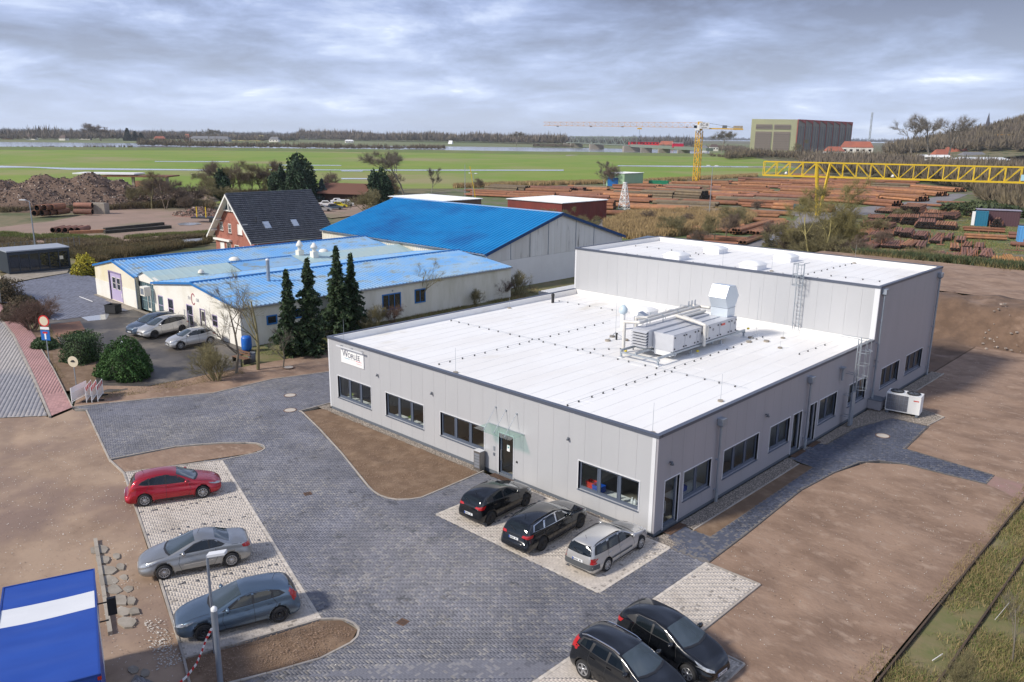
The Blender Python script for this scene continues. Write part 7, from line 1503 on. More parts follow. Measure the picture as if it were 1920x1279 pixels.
# build: the largest 300 in view singly, the rest as one mesh
def size(p):
 v = Vector((p[0],p[1],p[2]))-CAM; z = v.dot(F_); x = v.dot(Rv)/z; return p[5]*p[4]**.5/z*(1 if abs(x) < .64 else .01)
pipes.sort(key=lambda p: -size(p)); pc = {}
def pipe_mesh(L_,r,m,n=10):
 b = MB(); vs = []
 for x in (-.5,.5):
  for rr in (1,.9):
   for i in range(n): t = 2*math.pi*i/n; vs.append((x*L_,r*rr*math.cos(t),r*rr*math.sin(t)))
 f1 = [(i,(i+1) % n,2*n+(i+1) % n,2*n+i) for i in range(n)]; f2 = [(n+i,n+(i+1) % n,3*n+(i+1) % n,3*n+i)[::-1] for i in range(n)]; f3 = [(i,(i+1) % n,n+(i+1) % n,n+i)[::-1] for i in range(n)]+[(2*n+i,2*n+(i+1) % n,3*n+(i+1) % n,3*n+i) for i in range(n)]
 b.add(vs,f1,0,True); b.add(vs,f3,0); b.add(vs,f2,1); return b.mesh('steel_pipe',[m_pipe[m],m_bore])
where = {'long': 'lying in the long stacks of the pipe yard','short': 'lying in the short stacks at the right of the yard','big': 'stacked before the rubble heap','big2': 'lying crosswise at the end of the rubble heap','row': 'in a row on the dirt lot'}
cn = ['orange rusty','brown rusty','red rusty','weathered olive brown','yellow rusty','grey galvanised']; rest = [[] for _ in m_pipe]
for i,p in enumerate(pipes):
 if i < 300:
  key = (round(p[4],0),p[5],p[6])
  if key not in pc: pc[key] = pipe_mesh(key[0],p[5],p[6])
  o = ob('steel_pipe',pc[key],None,(p[0],p[1],p[2]),p[3]); wh = where[p[7]]
  if p[7] in ('long','short'):
   v = Vector(p[:3])-CAM; zc = v.dot(F_); px = 960+1524*v.dot(Rv)/zc; wh = 'in the '+('front' if zc < 150 else 'middle' if zc < 205 else 'back')+' stacks '+('left of the red shed' if px < 1060 else 'behind the red shed' if px < 1130 else 'around the white lattice mast' if px < 1230 else 'left of the tower crane' if px < 1300 else 'right of the tower crane' if px < 1400 else 'left of the gantry legs' if px < 1510 else 'behind the big willow' if px < 1620 else 'under the gantry girder' if px < 1720 else 'at the right of the yard')
  lab = '%s%s steel pipe %s' % ('thick ' if p[5] > .4 else 'thin ' if p[5] < .21 else '',cn[p[6]],wh); tag(o,lab,'pipe',lab.replace(' pipe ',' pipes '))
 else: rest[p[6]].append(p)
for mi,ps in enumerate(rest): pass
b = MB()
for mi,ps in enumerate(rest):
 for p in ps:
  d = Vector((math.cos(p[3]),math.sin(p[3]),0))*p[4]/2; c = Vector(p[:3]); b.cyl(c-d,c+d,p[5],n=8,m=mi,cap=False)
  for s_ in (-1,1):
   u = Vector((0,0,1)); w = Vector((-d.y,d.x,0)).normalized(); e = c+d*s_*.995; b.add([e+(u*math.cos(t*math.pi/4)+w*math.sin(t*math.pi/4))*p[5]*.93 for t in range(8)],[tuple(range(8))],6)
o = b.build('steel_pipes',m_pipe+[m_bore],None); tag(o,kind='stuff')
# bearers, stakes and scraps between the stacks
b = MB(); rs = random.Random(8)
for (x,y),n,l,L_,r,m in ST2:
 for t in (.2,.8):
  cx_,cy_ = x-.23*L_*t,y+.97*L_*t; w = n*2*r+.5; b.box((cx_,cy_,-.10),(w,.2,.16),rz=.22)
  if rs.random() < .55: b.box((cx_-w/2,cy_,.5),(.10,.10,1.3)); b.box((cx_+w/2,cy_,.5),(.10,.10,1.3))
b.build('stack_bearers',m_pipe[1],None,kind='stuff')
b = MB()
for i in range(46):
 u_,v_ = rs.random(),rs.random(); x,y = -42+u_*34,100+v_*50; a = rs.uniform(0,3)
 b.box((x,y,.3),(.12,.12,rs.uniform(.6,1.4)))
 if i % 3 == 0: b.box((x,y,.02),(rs.uniform(1,4),.2,.15),rz=.3)
b.build('yard_scraps',m_pipe[2],None,kind='stuff')
for (x0,y0),(x1,y1),lab in (((-140.43,28.35),(-143.54,40.70),'long dark steel beam on the dirt lot, further one'),((-136.14,26.75),(-137.06,39.29),'long dark steel beam on the dirt lot, nearer one'),((-139.26,21.88),(-137.77,27.45),'rusty orange steel beam lying on the dirt lot')):
 MB().beam((x0,y0,0),(x1,y1,0),.8,.7).build('steel_beam',m_pipe[0] if 'orange' in lab else mat('black_steel',(.03,.028,.025),(.05,.045,.03),1,.9),None,label=lab,cat='beam')
# ---- tower crane
m_cy = mat('crane_yellow',(.62,.36,.02),rough=.5); m_gy = mat('gantry_yellow',(.62,.42,.015),rough=.5)
def lattice(b,p0,p1,w,n,up=None,t=.16,tri=False,w1=None):
 p0 = Vector(p0); p1 = Vector(p1); d = (p1-p0).normalized(); side = d.cross(Vector((0,0,1))); side = side.normalized() if side.length > .1 else Vector((1,0,0)); upv = side.cross(d).normalized(); w1 = w if w1 is None else w1
 def cs(q):
  c = p0.lerp(p1,q); ww = w+(w1-w)*q
  return [c+side*ww/2,c-side*ww/2,c+upv*ww] if tri else [c+side*ww/2+upv*ww/2,c-side*ww/2+upv*ww/2,c-side*ww/2-upv*ww/2,c+side*ww/2-upv*ww/2]
 k = 3 if tri else 4
 for i in range(n):
  A,B = cs(i/n),cs((i+1)/n)
  for j in range(k):
   b.beam(A[j],B[j],t); b.beam(A[j],A[(j+1) % k],t*.6); b.beam(A[j] if i % 2 else B[j],B[(j+1) % k] if i % 2 else A[(j+1) % k],t*.6)
CX,CY = -160.4,268.0
cr = thing('tower_crane','yellow flat-top tower crane over the pipe yard with long jib to the left','crane',(CX,CY,0)); jd = Vector((-.853,-.517,0)); sd = Vector((-jd.y,jd.x,0))
b = MB(); lattice(b,(0,0,-.2),(0,0,20.6),2.0,11,t=.24); b.build('mast',m_cy,cr)
b = MB(); b.box((0,0,0),(4.6,.5,.4),rz=.4).box((0,0,0),(.5,4.6,.4),rz=.4); b.build('cross_base',m_cy,cr)
m_jib = mat('jib_orange',(.58,.33,.16),rough=.6)
b = MB(); lattice(b,Vector((0,0,21.9))+jd*1.2,Vector((0,0,22.2))+jd*64,2.0,26,t=.13,tri=True,w1=1.4); b.build('jib',m_jib,cr)
b = MB()
for s_ in (-.8,.8): b.beam(Vector((0,0,21.6))+sd*s_,Vector((0,0,21.4))-jd*17+sd*s_,.35,.45)
for i in range(9): q = -jd*(1+i*2); b.beam(q+Vector((0,0,21.5))+sd*.8,q+Vector((0,0,21.5))-sd*.8,.12)
b.build('counter_jib',m_cy,cr)
b = MB(); q = -jd*15; b.box(q+Vector((0,0,21.9)),(3.6,1.6,1.6),rz=math.atan2(jd.y,jd.x)); b.build('counterweight',m_conc,cr); b = MB(); b.box(-jd*9.8+Vector((0,0,22.3)),(1.8,1.5,1.1),rz=math.atan2(jd.y,jd.x)); b.build('winch',m_screed,cr)
b = MB(); b.beam(Vector((0,0,24.2)),-jd*14+Vector((0,0,21.9)),.12); b.build('stay_cable',m_screed,cr)
b = MB(); b.box((0,0,21.3),(2.4,2.4,1.2),rz=.55); b.box((0,0,23.0),(1.8,1.8,2.4),rz=.55); b.build('slewing_head',m_cy,cr)
cbp = jd*1.0+Vector((1.1,-1.6,21.9)); MB().box(cbp,(1.8,1.4,2.2),rz=.55).build('cab',m_white,cr); MB().box(cbp+Vector((-.5,-.7,.3)),(1.2,.9,1.0),rz=.55).build('cab_window',m_cglass,cr)
bd = bpy.data.objects.new('name_panel',None); link(bd,cr,(2.6,-.9,22.6),math.atan2(Rv.y,Rv.x)); MB().bb(-2.0,2.0,-.06,.06,-1.2,1.25).build('panel',m_white,bd)
text('EC-B',1.45,(0,-.08,.35),fr90,m_dark,bd); text('LIEBHERR',.55,(0,-.08,-.75),fr90,m_dark,bd)
b = MB(); q = jd*24+Vector((0,0,21.3)); b.box(q,(1.8,1.2,.5),rz=.55); b.build('trolley',m_cy,cr); b = MB(); b.cyl(q,q-Vector((0,0,3.2)),.05,n=4); b.box(q-Vector((0,0,3.4)),(.5,.3,.8)); b.build('hook',m_screed,cr)
for t_ in (5,31,44,58): MB().box(jd*t_+Vector((0,0,22.0)),(.9,.5,.5),rz=.55).build('jib_lamp',m_screed,cr)
# ---- gantry crane
ga = thing('gantry_crane','long yellow lattice gantry girder spanning the right of the pipe yard','crane',(-67,166,0)); gd = Vector((.953,.303,0)); gs_ = Vector((-.303,.953,0))
g0 = Vector((-11.1,-3.6,0)); b = MB(); n = 30; st = 3.05; zb_,zt2 = 9.0,12.3
for s_ in (0,2.2):
 for z,t in ((zb_,.34),(zt2,.26)): b.beam(g0+gs_*s_+Vector((0,0,z)),g0+gs_*s_+gd*n*st+Vector((0,0,z)),t)
b.build('girder_chord',m_gy,ga)
for i in range(n+1):
 b = MB()
 for s_ in (0,2.2):
  A = g0+gs_*s_+gd*i*st; b.beam(A+Vector((0,0,zb_)),A+Vector((0,0,zt2)),.15)
  if i < n: B = A+gd*st; up = (i % 16) < 4 or i % 16 > 9; b.beam(A+Vector((0,0,zb_ if up else zt2)),B+Vector((0,0,zt2 if up else zb_)),.14)
 b.beam(g0+gd*i*st+Vector((0,0,zt2)),g0+gd*i*st+gs_*2.2+Vector((0,0,zt2)),.12); b.beam(g0+gd*i*st+Vector((0,0,zb_)),g0+gd*i*st+gs_*2.2+Vector((0,0,zb_)),.12); b.build('girder_bay',m_gy,ga)
for s_ in (0,2.2):
 b = MB(); b.beam((gs_*(s_*1.6-.6)+Vector((2.4,-1.2,0))),gs_*s_+gd*.6+Vector((0,0,zt2)),.38); b.build('leg',m_gy,ga)
 b = MB(); b.beam((gs_*(s_*1.6-.6)+Vector((2.8,-1.0,0))),gs_*s_+gd*3.7+Vector((0,0,zt2)),.3); b.build('leg',m_gy,ga)
e = g0+gd*n*st*.93
for s_ in (0,2.2): MB().beam(e+gs_*(s_*1.6-.6),e+gs_*s_+Vector((0,0,zb_)),.45).build('leg',m_gy,ga)
for i in (1.8,9.6,20.2,27): b = MB(); q = g0+gd*i*st+Vector((0,0,zb_+.7)); b.lathe([(0,.3),(.2,.25),(.42,-.25),(0,-.3)],c=q,n=8); b.build('flood_lamp',m_white,ga)
b = MB(); q = g0+gd*18.4*st-gs_*.3+Vector((0,0,zb_+1.1)); b.box(q,(2.7,.15,1.3),rz=math.atan2(gd.y,gd.x)); b.build('sign_plate',mat('pale_sign',(.35,.55,.65),rough=.5),ga)
# ---- yard sheds, containers, masts
def container(lab,p,ang,m,L_=6.0,W_=2.4,h=2.6,z=-.15):
 t = thing('container',lab,'container',(p[0],p[1],z),ang); b = MB(); b.bb(-L_/2+.06,L_/2-.06,-W_/2+.06,W_/2-.06,.1,h-.05); b.build('box',m,t)
 for i in range(int(L_/.5)): x = -L_/2+.3+i*.5; MB().bb(x,x+.22,-W_/2,-W_/2+.059,.15,h-.12).build('side_rib',m,t); 
 b = MB()
 for x in (-L_/2,L_/2-.12):
  for y in (-W_/2,W_/2-.12): b.bb(x,x+.12,y,y+.12,0,h)
 b.bb(-L_/2+.12,L_/2-.12,-W_/2,-W_/2+.08,h-.12,h); b.bb(-L_/2+.12,L_/2-.12,-W_/2,-W_/2+.08,0,.14); b.bb(-L_/2,-L_/2+.08,-W_/2+.12,W_/2-.12,h-.12,h); b.bb(L_/2-.08,L_/2,-W_/2+.12,W_/2-.12,h-.12,h); b.build('corner_frame',m,t)
 for y in (-.6,.6): MB().bb(L_/2-.058,L_/2+.0,y-.5,y+.5,.2,h-.2).build('door',m,t)
 return t
m_cbl = mat('container_blue',(.02,.17,.48),rough=.5); m_cgr = mat('container_green',(.01,.20,.10),rough=.5)
container('blue container standing before the green shed',(-169.21,224.28),.55,m_cbl,5,2.4,3.1); container('yellow equipment box beside the blue container',(-167.61,226.51),.55,m_gy,1.6,2,2.6)
container('low dark green container right of the green shed',(-160.98,241.72),.45,m_cgr,7.5,2.5,1.9)
container('light blue container at the right edge of the pipe yard',(-13.5,144.5),.30,mat('pale_container_blue',(.10,.32,.62),rough=.5),8,2.6,2.9)
t = container('dark maroon ribbed cabin in the right of the pipe yard',(-28.24,174.78),.33,mat('maroon_sheet',(.09,.045,.055),rough=.6),8.2,3.0,3.3)
MB().bb(-4.3,4.3,-1.7,1.7,3.32,3.42).build('roof',mat('grey_lilac_roof',(.28,.26,.33),rough=.6),t)
t = container('blue and white machine box beside the maroon cabin',(-30.35,170.60),.33,mat('teal_box',(.02,.16,.26),rough=.5),2.4,2.2,3.2); MB().bb(-1.9,-1.3,-1.2,-.6,.1,3.1).build('white_post',m_white,t)
def tower(lab,p,h,w,m,n=7):
 t = thing('lattice_mast',lab,'mast',(p[0],p[1],-.15)); b = MB(); lattice(b,(0,0,0),(0,0,h),w,n,t=.16,w1=w*.25); b.build('lattice',m,t); MB().box((0,0,h+.1),(w*.35,w*.35,.2)).build('cap',m,t)
tower('white lattice mast standing among the pipes',(-105.92,143.39),6.6,2.2,m_white)
def yardlamp(lab,p,h,heads=2,m=m_galv,z=-.15,arm=.9,rz=0,head=(.9,.35,.14)):
 t = thing('lamp_post',lab,'street lamp',(p[0],p[1],z),rz); MB().cyl((0,0,0),(0,0,h),.11,.06,n=8).build('post',m,t)
 for i in range(heads): s_ = (1,-1)[i]; MB().beam((0,0,h-.1),(s_*arm,0,h+.1),.07).build('arm',m,t); MB().box((s_*(arm+.2),0,h+.12),head).build('lamp_head',m_trim,t)
 return t
yardlamp('tall twin-headed lamp post in the middle of the pipe yard',(-84.29,148.69),11.4); yardlamp('twin-headed lamp post between the blue shed roof and the yard',(-138.62,121.09),8.2); yardlamp('thin grey pole left of the yellow mast behind the blue shed',(-139.95,119.44),10.5,0)
t = thing('slanted_mast','thin yellow leaning boom behind the blue shed roof','mast',(*(-128.59,112.98),-.15)); MB().beam((0,0,0),(-1.2,-1.4,10.5),.18).build('boom',m_gy,t)
t = thing('dark_loader','small blue-grey loader beside the gantry leg','loader',(*(-72.48,174.65),-.15),.3); MB().bb(-2.2,1.2,-1.2,1.2,.6,1.7).build('body',mat('loader_blue',(.03,.11,.16),rough=.5),t); MB().bb(-.9,.8,-1.0,1.0,1.7,3.0).build('cab',m_cglass,t); MB().bb(-1.0,.9,-1.1,1.1,3.01,3.1).build('cab_roof',m_screed,t)
for x in (-1.4,.9):
 for y in (-1.15,1.15): MB().cyl((x,y-.2,.65),(x,y+.2,.65),.65,n=14).build('wheel',m_tyre,t)
MB().beam((1.2,0,1.0),(3.2,0,.5),.3).build('arm',m_gy,t); MB().bb(3.1,3.9,-1.2,1.2,.1,.9).build('bucket',m_screed,t)
# person at the green shed
def person(lab,p,z=-.15,h=1.75,rz=0,coat=(.03,.035,.05)):
 me = bpy.data.meshes.new('body'); s = h/1.75
 J = [(0,0,.95),(0,0,1.2),(0,0,1.42),(0,0,1.55),(.09,0,.9),(.10,.02,.5),(.11,-.02,.08),(.11,.10,.04),(-.09,0,.9),(-.12,-.05,.5),(-.14,-.08,.08),(-.14,.06,.04),(.19,0,1.40),(.26,.02,1.13),(.25,.12,.90),(-.19,0,1.40),(-.27,0,1.13),(-.24,.10,.90)]
 E_ = [(0,1),(1,2),(2,3),(0,4),(4,5),(5,6),(6,7),(0,8),(8,9),(9,10),(10,11),(2,12),(12,13),(13,14),(2,15),(15,16),(16,17)]
 RR = [.16,.15,.15,.06,.10,.075,.05,.05,.10,.075,.05,.05,.075,.055,.04,.075,.055,.04]
 me.from_pydata([(a*s,b_*s,c*s) for a,b_,c in J],E_,[]); o = bpy.data.objects.new('tmp',me); COL.objects.link(o); md = o.modifiers.new('s','SKIN'); sb = o.modifiers.new('u','SUBSURF'); sb.levels = 1
 for i,v in enumerate(me.skin_vertices[0].data): v.radius = (RR[i]*s,RR[i]*s); v.use_root = i == 0
 dg = bpy.context.evaluated_depsgraph_get(); dg.update(); r = bpy.data.meshes.new_from_object(o.evaluated_get(dg)); bpy.data.objects.remove(o); r.materials.clear(); r.materials.append(mat('dark_workwear',coat,rough=.9))
 t = thing('person',lab,'person',(p[0],p[1],z),rz); ob('body',r,t); MB().lathe([(0,-.12),(.07,-.10),(.10,0),(.085,.09),(0,.13)],c=(0,.01,1.65*s),n=10).build('head',mat('skin',(.5,.3,.22),rough=.6),t); MB().lathe([(.105,.0),(.09,.10),(0,.14)],c=(0,0,1.66*s),n=10).build('hair',m_dark,t)
person('person in dark workwear standing before the green shed',(-165.32,232.64),h=1.85,rz=1)

# ============================================================ plants
def seg_mesh(name,A,B,ra,rb,mats,k=3,mi=None):
 A = np.asarray(A,float); B = np.asarray(B,float); ra = np.asarray(ra,float); rb = np.asarray(rb,float); n = len(A)
 d = B-A; d /= np.maximum(np.linalg.norm(d,axis=1,keepdims=True),1e-6); ref = np.where(np.abs(d[:,2:3]) < .9,[[0,0,1.]],[[1.,0,0]]); u = np.cross(d,ref); u /= np.linalg.norm(u,axis=1,keepdims=True); w = np.cross(d,u)
 V = np.zeros((n,2*k,3)); 
 for i in range(k):
  t = 2*math.pi*i/k; o = u*math.cos(t)+w*math.sin(t); V[:,i] = A+o*ra[:,None]; V[:,k+i] = B+o*rb[:,None]
 f = np.array([(i,(i+1) % k,k+(i+1) % k,k+i) for i in range(k)]); Fq = (np.arange(n)[:,None,None]*2*k+f[None]).reshape(-1,4)
 return np_mesh(name,V.reshape(-1,3),Fq,mats)
def grow(rs,h,spread=.5,levels=4,kids=(3,4),rmin=.012,stems=1,up=.35,r0=None,first=.28,lean=0):
 S0 = ([],[],[],[]); S1 = ([],[],[],[])
 def add(S,a,b,ra,rb): S[0].append(tuple(a)); S[1].append(tuple(b)); S[2].append(ra); S[3].append(rb)
 def rec(p,d,L_,r,lev):
  n = 3 if lev < levels-1 else 2; q = p.copy(); dd = d.copy(); pts = [q.copy()]
  for i in range(n):
   dd = (dd+Vector((rs.gauss(0,.13),rs.gauss(0,.13),rs.gauss(0,.06)+.04*up))).normalized(); q2 = q+dd*L_/n; r1 = r*(1-.55*(i+1)/n)
   add(S0 if lev == 0 else S1,q,q2,max(rmin,r*(1-.55*i/n)),max(rmin*.8,r1)); q = q2; pts.append(q.copy())
  if lev >= levels: return
  for i in range(rs.randint(*kids)+(1 if lev == 0 else 0)):
   t = rs.uniform(first if lev == 0 else .3,1.0); k = min(n-1,int(t*n)); b = pts[k].lerp(pts[k+1],t*n-k); a = rs.uniform(0,6.28); sp = spread*rs.uniform(.7,1.3)
   o = dd.orthogonal().normalized(); o.rotate(Matrix.Rotation(a,3,dd)); nd = (dd+o*sp*1.5+Vector((0,0,up*.5))).normalized()
   rec(b,nd,L_*rs.uniform(.45,.7)*(1.15-.35*t),max(rmin,r*(1-.5*t)*.6),lev+1)
 for s_ in range(stems):
  a = rs.uniform(0,6.28); l = 0 if stems == 1 else rs.uniform(.15,.65)*spread*1.6
  d = Vector((math.cos(a)*l+lean,math.sin(a)*l,1)).normalized(); p = Vector((math.cos(a),math.sin(a),0))*(0 if stems == 1 else rs.uniform(.05,.3)); H = h*(.62 if stems == 1 else rs.uniform(.5,.8)); rec(p,d,H,r0 or h*.016,0)
 return S0,S1
def barkm(n,c,c2): return mat(n,c,c2,1.5,.95,isl=.25)
b_grey = barkm('grey_bark',(.22,.19,.15),(.15,.13,.10)); b_olive = barkm('olive_twigs',(.23,.20,.10),(.17,.15,.075)); b_brown = barkm('brown_twigs',(.20,.15,.11),(.14,.105,.08)); b_yel = barkm('willow_twigs',(.30,.26,.10),(.22,.19,.08)); b_red = barkm('reddish_twigs',(.17,.10,.075),(.12,.08,.06)); b_birch = barkm('birch_bark',(.42,.39,.35),(.3,.28,.25))
TREES = {}
def crown_mesh(S1,m,seed,h):
 """branches plus a haze of fine twigs from the branch ends"""
 A,B,ra,rb = [np.array(q,float) for q in S1]; rs = np.random.RandomState(seed); k = 2 if h < 7 else 4; w_ = rb.min(); sel = np.where(rb < w_*2.2)[0]
 if len(sel) > 2600: sel = rs.choice(sel,2600,False)
 P_ = np.repeat(A[sel],k,0); Q = np.repeat(B[sel],k,0); P_ = P_+(Q-P_)*rs.rand(len(P_),1); d = (Q-P_); d /= np.maximum(np.linalg.norm(d,axis=1,keepdims=True),1e-6); d = d+rs.normal(size=d.shape)*.6+np.array([0,0,.25]); d /= np.linalg.norm(d,axis=1,keepdims=True)
 E_ = P_+d*(h*rs.uniform(.03,.10,(len(P_),1))); n = len(P_); A = np.vstack([A,P_]); B = np.vstack([B,E_]); ra = np.r_[ra,np.full(n,w_*.42)]; rb = np.r_[rb,np.full(n,w_*.2)]
 return seg_mesh('crown',A,B,ra,rb,m)
def bare(kind):
 if kind in TREES: return TREES[kind]
 P = {'tree1': (1,9,.5,4,(4,5),.020,1,b_grey),'tree2': (2,9,.6,4,(4,5),.020,1,b_olive),'tree3': (3,8,.55,4,(4,5),.020,2,b_brown),'willow': (4,9,.42,4,(4,5),.018,3,b_yel),'poplar': (5,12,.42,4,(3,4),.03,1,b_grey),'scrub1': (6,4,.6,3,(5,6),.016,7,b_olive),'scrub2': (7,4,.55,3,(5,6),.016,7,b_brown),'scrub3': (8,3,.6,3,(5,6),.013,8,b_red),'near1': (9,6.4,.55,4,(3,4),.007,1,b_olive),'near2': (10,5.5,.5,4,(3,4),.006,1,b_grey),'nearscrub': (11,2,.6,3,(4,5),.005,14,b_red),'nearscrub2': (12,1.8,.5,3,(4,5),.005,12,b_olive),'birch': (13,8,.35,4,(4,5),.018,1,b_grey),'bigwillow': (14,11,.5,5,(3,4),.016,2,b_yel)}[kind]
 seed,h,sp,lv,kids,rmin,stems,m = P; rs = random.Random(seed); S0,S1 = grow(rs,h,sp,lv,kids,rmin,stems); a = seg_mesh('trunk',*S0,m if kind != 'birch' else b_birch,k=6 if kind.startswith('near') else 4); c = crown_mesh(S1,m,seed,h)
 zmax = max(p[2] for p in S1[1]); TREES[kind] = (a,c,zmax); return TREES[kind]
def tree(kind,p,h,lab,cat='tree',name='bare_tree',group=None,z=-.2,wide=1.0):
 a,c,zm = bare(kind); s_ = h/zm; t = thing(name,lab,cat,(p[0],p[1],z),rnd.uniform(0,6.28),group); t.scale = (s_*wide,s_*wide,s_); ob('trunk',a,t); ob('crown',c,t); return t
# needle / leaf clouds
def leaf_mesh(name,C,N_,size,m,seed=0,aspect=1.8):
 rs = np.random.RandomState(seed); n = len(C); u = rs.normal(size=(n,3)); u -= (u*N_).sum(1,keepdims=True)*N_*.6; u /= np.linalg.norm(u,axis=1,keepdims=True); w = np.cross(N_,u); w /= np.maximum(np.linalg.norm(w,axis=1,keepdims=True),1e-6)
 s_ = size*rs.uniform(.6,1.4,(n,1)); V = np.stack([C-u*s_*aspect*.5,C+w*s_*.5,C+u*s_*aspect*.5,C-w*s_*.5],1); Fq = np.arange(n*4).reshape(-1,4); return np_mesh(name,V.reshape(-1,3),Fq,m)
m_spr = mat('spruce_needles',(.022,.050,.018),(.045,.075,.025),1.2,.8,isl=.45); m_pine = mat('pine_needles',(.018,.045,.020),(.03,.06,.025),1,.8,isl=.4); m_bsp = mat('blue_spruce_needles',(.07,.11,.11),rough=.8,isl=.3)
m_laur = mat('laurel_leaf',(.032,.082,.020),(.055,.11,.03),1.5,.7,isl=.35,spec=.2); m_yew = mat('clipped_green',(.030,.070,.018),(.05,.09,.025),1.2,.7,isl=.5); m_dead = mat('brown_hedge',(.11,.075,.04),(.07,.06,.03),1.5,.85,isl=.4); m_fors = mat('forsythia',(.45,.36,.02),(.25,.25,.03),1.5,.8,isl=.4); m_ivy = mat('bramble',(.035,.065,.022),(.07,.08,.03),1,.7,isl=.45)
def spruce_mesh(seed,h,R,n=11000,m=m_spr,sz=.13):
 rs = np.random.RandomState(seed); C = []; N_ = []; A = []; B = []; z = .5
 while z < h-.1:
  t = z/h; Rz = R*((1-t)**.85)*(.62+.7*vn(np.array([z*1.0]),np.array([seed*7.7]),1.3)[0])*(.85+.3*rs.rand())*(.75 if t < .12 else 1)+.05; k = rs.randint(5,9); a0 = rs.rand()*6.28
  for i in range(k):
   a = a0+i*6.28/k+rs.normal()*.15; L_ = Rz*rs.uniform(.45,1.15); dz = -.28*L_+.1*L_*rs.normal()*.5+ (.25*L_ if t > .8 else 0); d = np.array([math.cos(a),math.sin(a),0]); A.append((0,0,z)); B.append(tuple(d*L_+np.array([0,0,z+dz])))
   q = int(10+L_*30); s_ = rs.rand(q)**.7; side = np.array([-d[1],d[0],0]); wd = (.10+.26*L_*(1-s_))*rs.uniform(-1,1,q); P_ = d[None]*(s_*L_)[:,None]+side[None]*wd[:,None]; P_[:,2] = z+dz*s_+.16*np.sin(s_*3.1)*L_*.4-rs.rand(q)*.16; C.append(P_); nn = np.tile([[0,0,1.]],(q,1))+rs.normal(size=(q,3))*.5; N_.append(nn/np.linalg.norm(nn,axis=1,keepdims=True))
  z += .20+.10*rs.rand()
 top = np.c_[rs.normal(size=(60,2))*.05,rs.uniform(h-.7,h,60)]; C.append(top); nn = rs.normal(size=(60,3)); N_.append(nn/np.linalg.norm(nn,axis=1,keepdims=True))
 C = np.vstack(C); N_ = np.vstack(N_); tr_ = MB(); tr_.cyl((0,0,-.2),(0,0,h-.2),.035*h**.7,.02,n=8); nb = len(A)
 return tr_.mesh('trunk',b_brown),seg_mesh('branches',A,B,[.025]*nb,[.008]*nb,b_brown),leaf_mesh('crown',C,N_,sz,m,seed,2.2)
def conifer(p,seed,h,R,lab,m=m_spr,z=-.2,sz=.17,name='spruce',cat='conifer'):
 t = thing(name,lab,cat,(p[0],p[1],z)); a,b,c = spruce_mesh(seed,h,R,m=m,sz=sz); ob('trunk',a,t); ob('branches',b,t); ob('crown',c,t); return t
conifer((-38.88,5.11),1,7.3,1.75,'dark spruce left of the pair nearest the white workshop corner'); conifer((-38.43,6.79),2,8.1,2.1,'broad dark spruce second from the left'); conifer((-42.14,12.11),3,8.3,2.0,'tallest spruce with brownish cones, third from the left'); conifer((-42.30,13.74),4,7.4,1.5,'slim spruce close against the third one')
def blob(seed,n,R,shape='ell',inner=.82,lump=.18):
 rs = np.random.RandomState(seed); d = rs.normal(size=(n,3)); d[:,2] = np.abs(d[:,2])*1.0-.15*rs.rand(n); d /= np.linalg.norm(d,axis=1,keepdims=True)
 if shape == 'box': m_ = np.max(np.abs(d)**1.0,axis=1,keepdims=True); dd = d/m_; d2 = d*.08+dd*.92
 else: d2 = d
 lumpn = fbm(d[:,0]*2+seed*3,d[:,1]*2+d[:,2]*1.7,1.1,3)[:,None]; r = (1-lump*1.6+lump*3*lumpn)*rs.uniform(inner,1.03,(n,1)); P_ = d2*r*np.array(R)
 nn = d+rs.normal(size=(n,3))*.55; return P_,nn/np.linalg.norm(nn,axis=1,keepdims=True)
def bush(p,R,lab,m,n=5200,sz=.09,shape='ell',z=0,seed=1,name='bush',cat='bush',rz=0,core=True,stems=False,lump=.18):
 t = thing(name,lab,cat,(p[0],p[1],z),rz); P_,N_ = blob(seed,n,R,shape,lump=lump); P_[:,2] = np.maximum(P_[:,2],.02); ob('foliage',leaf_mesh('foliage',P_,N_,sz,m,seed,1.6),t)
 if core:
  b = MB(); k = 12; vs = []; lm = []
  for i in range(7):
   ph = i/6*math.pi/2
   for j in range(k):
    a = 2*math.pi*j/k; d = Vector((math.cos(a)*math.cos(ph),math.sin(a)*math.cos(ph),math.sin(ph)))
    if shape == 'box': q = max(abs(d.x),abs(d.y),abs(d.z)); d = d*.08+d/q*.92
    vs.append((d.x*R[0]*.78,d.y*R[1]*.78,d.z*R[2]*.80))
  b.add(vs,[(i*k+j,i*k+(j+1) % k,(i+1)*k+(j+1) % k,(i+1)*k+j) for i in range(6) for j in range(k)],0,True); b.build('dark_core',mat('shrub_inner',(.02,.025,.012),rough=.95),t)  # dark shell added inside to make the leaf cloud opaque
 return t
hb1 = (-42.10,-7.12); bush((hb1[0]-.75,hb1[1]+.55),(2.45,1.7,2.45),'large round laurel bush beside the striped barriers',m_laur,15000,.085,seed=3,cat='bush',lump=.25)
hb2 = (-49.00,-7.90); bush((hb2[0]-.1,hb2[1]+.5),(1.35,1.15,2.15),'clipped dark green box-shaped hedge behind the laurel bush',m_yew,9000,.07,'box',seed=4,name='hedge',cat='hedge',rz=.3,lump=.08)
hb3 = (-67.54,-5.64); bush((hb3[0]-1.5,hb3[1]-.2),(1.9,1.9,2.3),'rounded brown-green hedge bush left of the road sign',m_dead,6500,.09,seed=5,lump=.10)
tree('nearscrub',(-63.16,-6.85),3.4,'leafless reddish shrub between the round bush and the road sign','shrub','bare_shrub',z=0,wide=1.35); tree('nearscrub',(-64.15,-6.01),3.0,'leafless shrub just left of the road sign pole','shrub','bare_shrub',z=0,wide=1.1)
